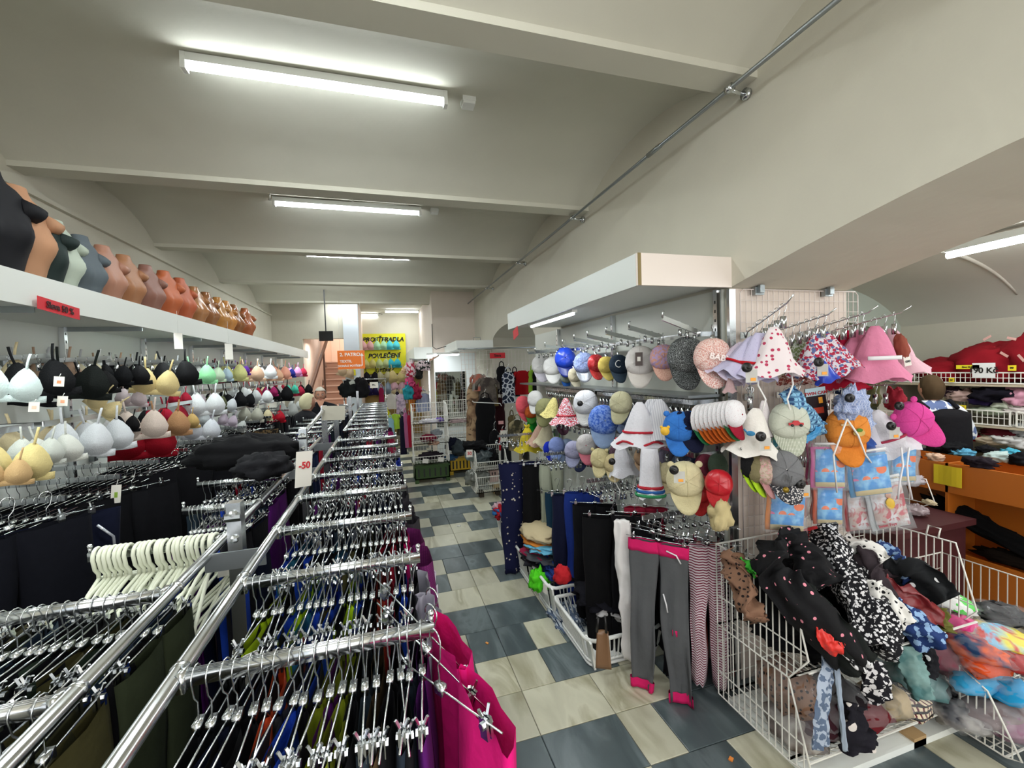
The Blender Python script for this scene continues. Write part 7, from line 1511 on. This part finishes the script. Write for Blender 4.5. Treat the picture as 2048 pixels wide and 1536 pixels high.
paper('packet_card', at(1008, 872, 'y', 5.7), (0, 0, 0), .10, .16, CARD, 'white boxed packet hanging among the dark clothes', 'packet', None, (('M', .08, 0, 0),), INK); paper('price_tag', at(1002, 845, 'y', 6.3), (0, 0, 0), .08, .05, plain('#d8a0a0', .5), 'small pink tag on the dark wine dress', 'tag')
m = MB(); m.tube([(-.22, 0, .02), (-.2, 0, .0), (.2, 0, -.04), (.22, 0, -.08)], .006, 5); tag(m.build('plastic_hanger', WHITEP, None, True, at(974, 803, 'y', 6.2)), 'bare white hanger across the long black skirt', 'hanger')
# basket towers
def tower(x0, x1, y, z0, n, step, label):
    t = empty('basket_tower', (0, 0, 0), label=label, cat='basket tower')
    for k in range(n):
        z = z0 + step * k; wire_basket('', None, x0, x1, [(y + .38, z), (y, z), (y - .06, z + .05), (y - .04, z + .13), (y + .05, z + step * .9), (y + .38, z + step * .95)], None, nx=12, front=(y - .04, z + .12), r=.006, parent=t, ny=9)
    return t
YW = WIREW
tower(.40, .95, 6.95, .30, 3, .32, 'three-tier white wire basket tower on a green crate'); tower(.99, 1.42, 7.3, .30, 3, .32, 'cream wire basket tower on a yellow crate beneath the mirror')
def crate(x0, x1, y0, y1, h_, mat, label):
    t = empty('crate', (0, 0, 0), label=label, cat='crate'); m = MB()
    m.box((x0, y0, .06), (x1, y0 + .015, h_)); m.box((x0, y1 - .015, .06), (x1, y1, h_)); m.box((x0, y0, .06), (x0 + .015, y1, h_)); m.box((x1 - .015, y0, .06), (x1, y1, h_)); m.box((x0, y0, .06), (x1, y1, .075)); m.box((x0 - .005, y0 - .005, h_ - .025), (x1 + .005, y1 + .005, h_))
    m.build('crate_wall', mat, t, False); m = MB()
    for x in (x0, x1 - .06):
        for y in (y0, y1 - .06): m.box((x, y, 0), (x + .06, y + .06, .07))
    m.build('foot', mat, t, False); m = MB()
    for i in range(6): x = x0 + .06 + (x1 - x0 - .12) * i / 5; m.box((x - .012, y0 - .002, .10), (x + .012, y0 + .002, h_ - .05))
    m.build('slot', BLACKP, t, False)
crate(.40, .95, 6.9, 7.35, .28, plain('#2f4a1c', .6), 'dark green plastic crate under the basket tower'); crate(1.0, 1.42, 7.25, 7.65, .28, plain('#c8a020', .5), 'yellow plastic crate under the second tower')
for k, (a, b_, y, r, c, lb) in enumerate(((862, 842, 6.95, (.2, .12, .04), '#d8d4dc', 'white clothes'), (878, 840, 6.95, (.08, .08, .04), '#6c50a8', 'violet garment'), (858, 876, 6.95, (.14, .12, .06), '#7c1c34', 'wine red clothes'), (868, 886, 6.93, (.10, .10, .03), '#d0a890', 'peach clothes'), (872, 868, 7.1, (.10, .08, .08), '#98a0a4', 'grey clothes'), (860, 912, 6.95, (.2, .12, .07), '#241c24', 'dark clothes'), (915, 842, 7.3, (.16, .1, .04), '#c8b0b0', 'pale mixed clothes'), (906, 890, 7.2, (.14, .12, .12), '#14182c', 'navy bundle'), (918, 898, 7.1, (.12, .12, .14), '#3c4448', 'grey bagged bundle'), (902, 915, 7.2, (.12, .1, .06), '#34587c', 'denim bundle'))):
    heap('clothes_pile', at(a, b_, 'y', y + .1), r, fab(c), 180 + k, lb + ' in the wire basket towers', 'clothes', 'clothes in the basket towers', .4)
for k, (a, b_) in enumerate(((851, 922), (882, 919))): paper('price_tag', at(a, b_, 'y', 6.86), (0, .15, 0), .09, .07, CARD, 'white price slip on the lowest tower basket, %s of two' % ORD[k], 'tag', 'white slips on the tower')
# wire basket cart with black bags and 50 sign
wire_basket('wire_basket', (0, 0, 0), 1.14, 1.56, [(6.05, .08), (5.75, .08), (5.62, .2), (5.72, .36), (6.05, .36)], 'lower white wire basket of clear bags at the end of the aisle', nx=14, r=.006, front=(5.64, .32), ny=10); wire_basket('wire_basket', (0, 0, 0), 1.14, 1.56, [(6.05, .38), (5.75, .38), (5.62, .48), (5.72, .66), (6.05, .68)], 'upper white wire basket with black bags at the end of the aisle', nx=14, r=.006, front=(5.66, .52), ny=10)
m = MB(); m.box((1.2, 5.8, 0), (1.26, 5.9, .085)); m.box((1.44, 5.8, 0), (1.5, 5.9, .085)); tag(m.build('wooden_block', plain('#3c3024', .7), None, False), 'dark blocks under the lower aisle basket', 'block')
for k, (a, b_, r, mt, lb) in enumerate(((950, 893, (.17, .14, .08), fab('#0a0a0d'), 'black jacket'), (965, 912, (.16, .12, .12), film(.9, '#4c585c'), 'grey bagged jacket'), (945, 910, (.1, .1, .1), film(.9, '#7c8c8c'), 'clear crumpled bag'), (955, 955, (.17, .14, .12), film(.8, '#7c8078'), 'clear bagged clothes'), (985, 915, (.08, .1, .12), fab('#101014'), 'black sleeve'))): heap('bagged_jacket', at(a, b_, 'y', 5.9), r, mt, 200 + k, lb + ' in the aisle-end wire baskets', 'jacket', 'bagged jackets in the aisle-end baskets', .5)
paper('discount_sign', at(939, 907, 'y', 5.66), (0, .05, 0), .085, .10, CARD, 'white card with red 50 on the black bags', 'sign', None, (('50', .06, 0, 0),), REDCARD)
t = empty('display_box', at(1000, 940, 'y', 5.9), label='small wire stand of pink boxed items behind the aisle-end baskets', cat='stand'); t.location.z = 0; m = MB(); m.box((-.1, 0, .0), (-.02, .1, .14)); m.build('foot', plain('#b89c6c', .7), t, False); m = MB(); m.box((-.17, 0, .14), (.17, .02, .16)); m.box((-.17, .02, .14), (.17, .2, .15)); m.build('tray', WIREW, t, False)
for k in range(2):
    m = MB(); x = -.15 + .16 * k; m.box((x, .01, .17), (x + .13, .08, .34)); m.build('pink_box', plain('#c8a8a0', .5), t, False); m = MB(); m.box((x + .03, .006, .27), (x + .045, .009, .31)); m.box((x + .07, .006, .27), (x + .085, .009, .31)); m.build('print_mark', BLACKP, t, False)

# writing becomes plain geometry
dg_ = bpy.context.evaluated_depsgraph_get()
for o in [q for q in C.objects if q.type == 'FONT']:
    me = bpy.data.meshes.new_from_object(o.evaluated_get(dg_)); n_ = link('lettering', me, o.parent); n_.location = o.location; n_.rotation_euler = o.rotation_euler; n_.scale = o.scale
    bpy.data.objects.remove(o)
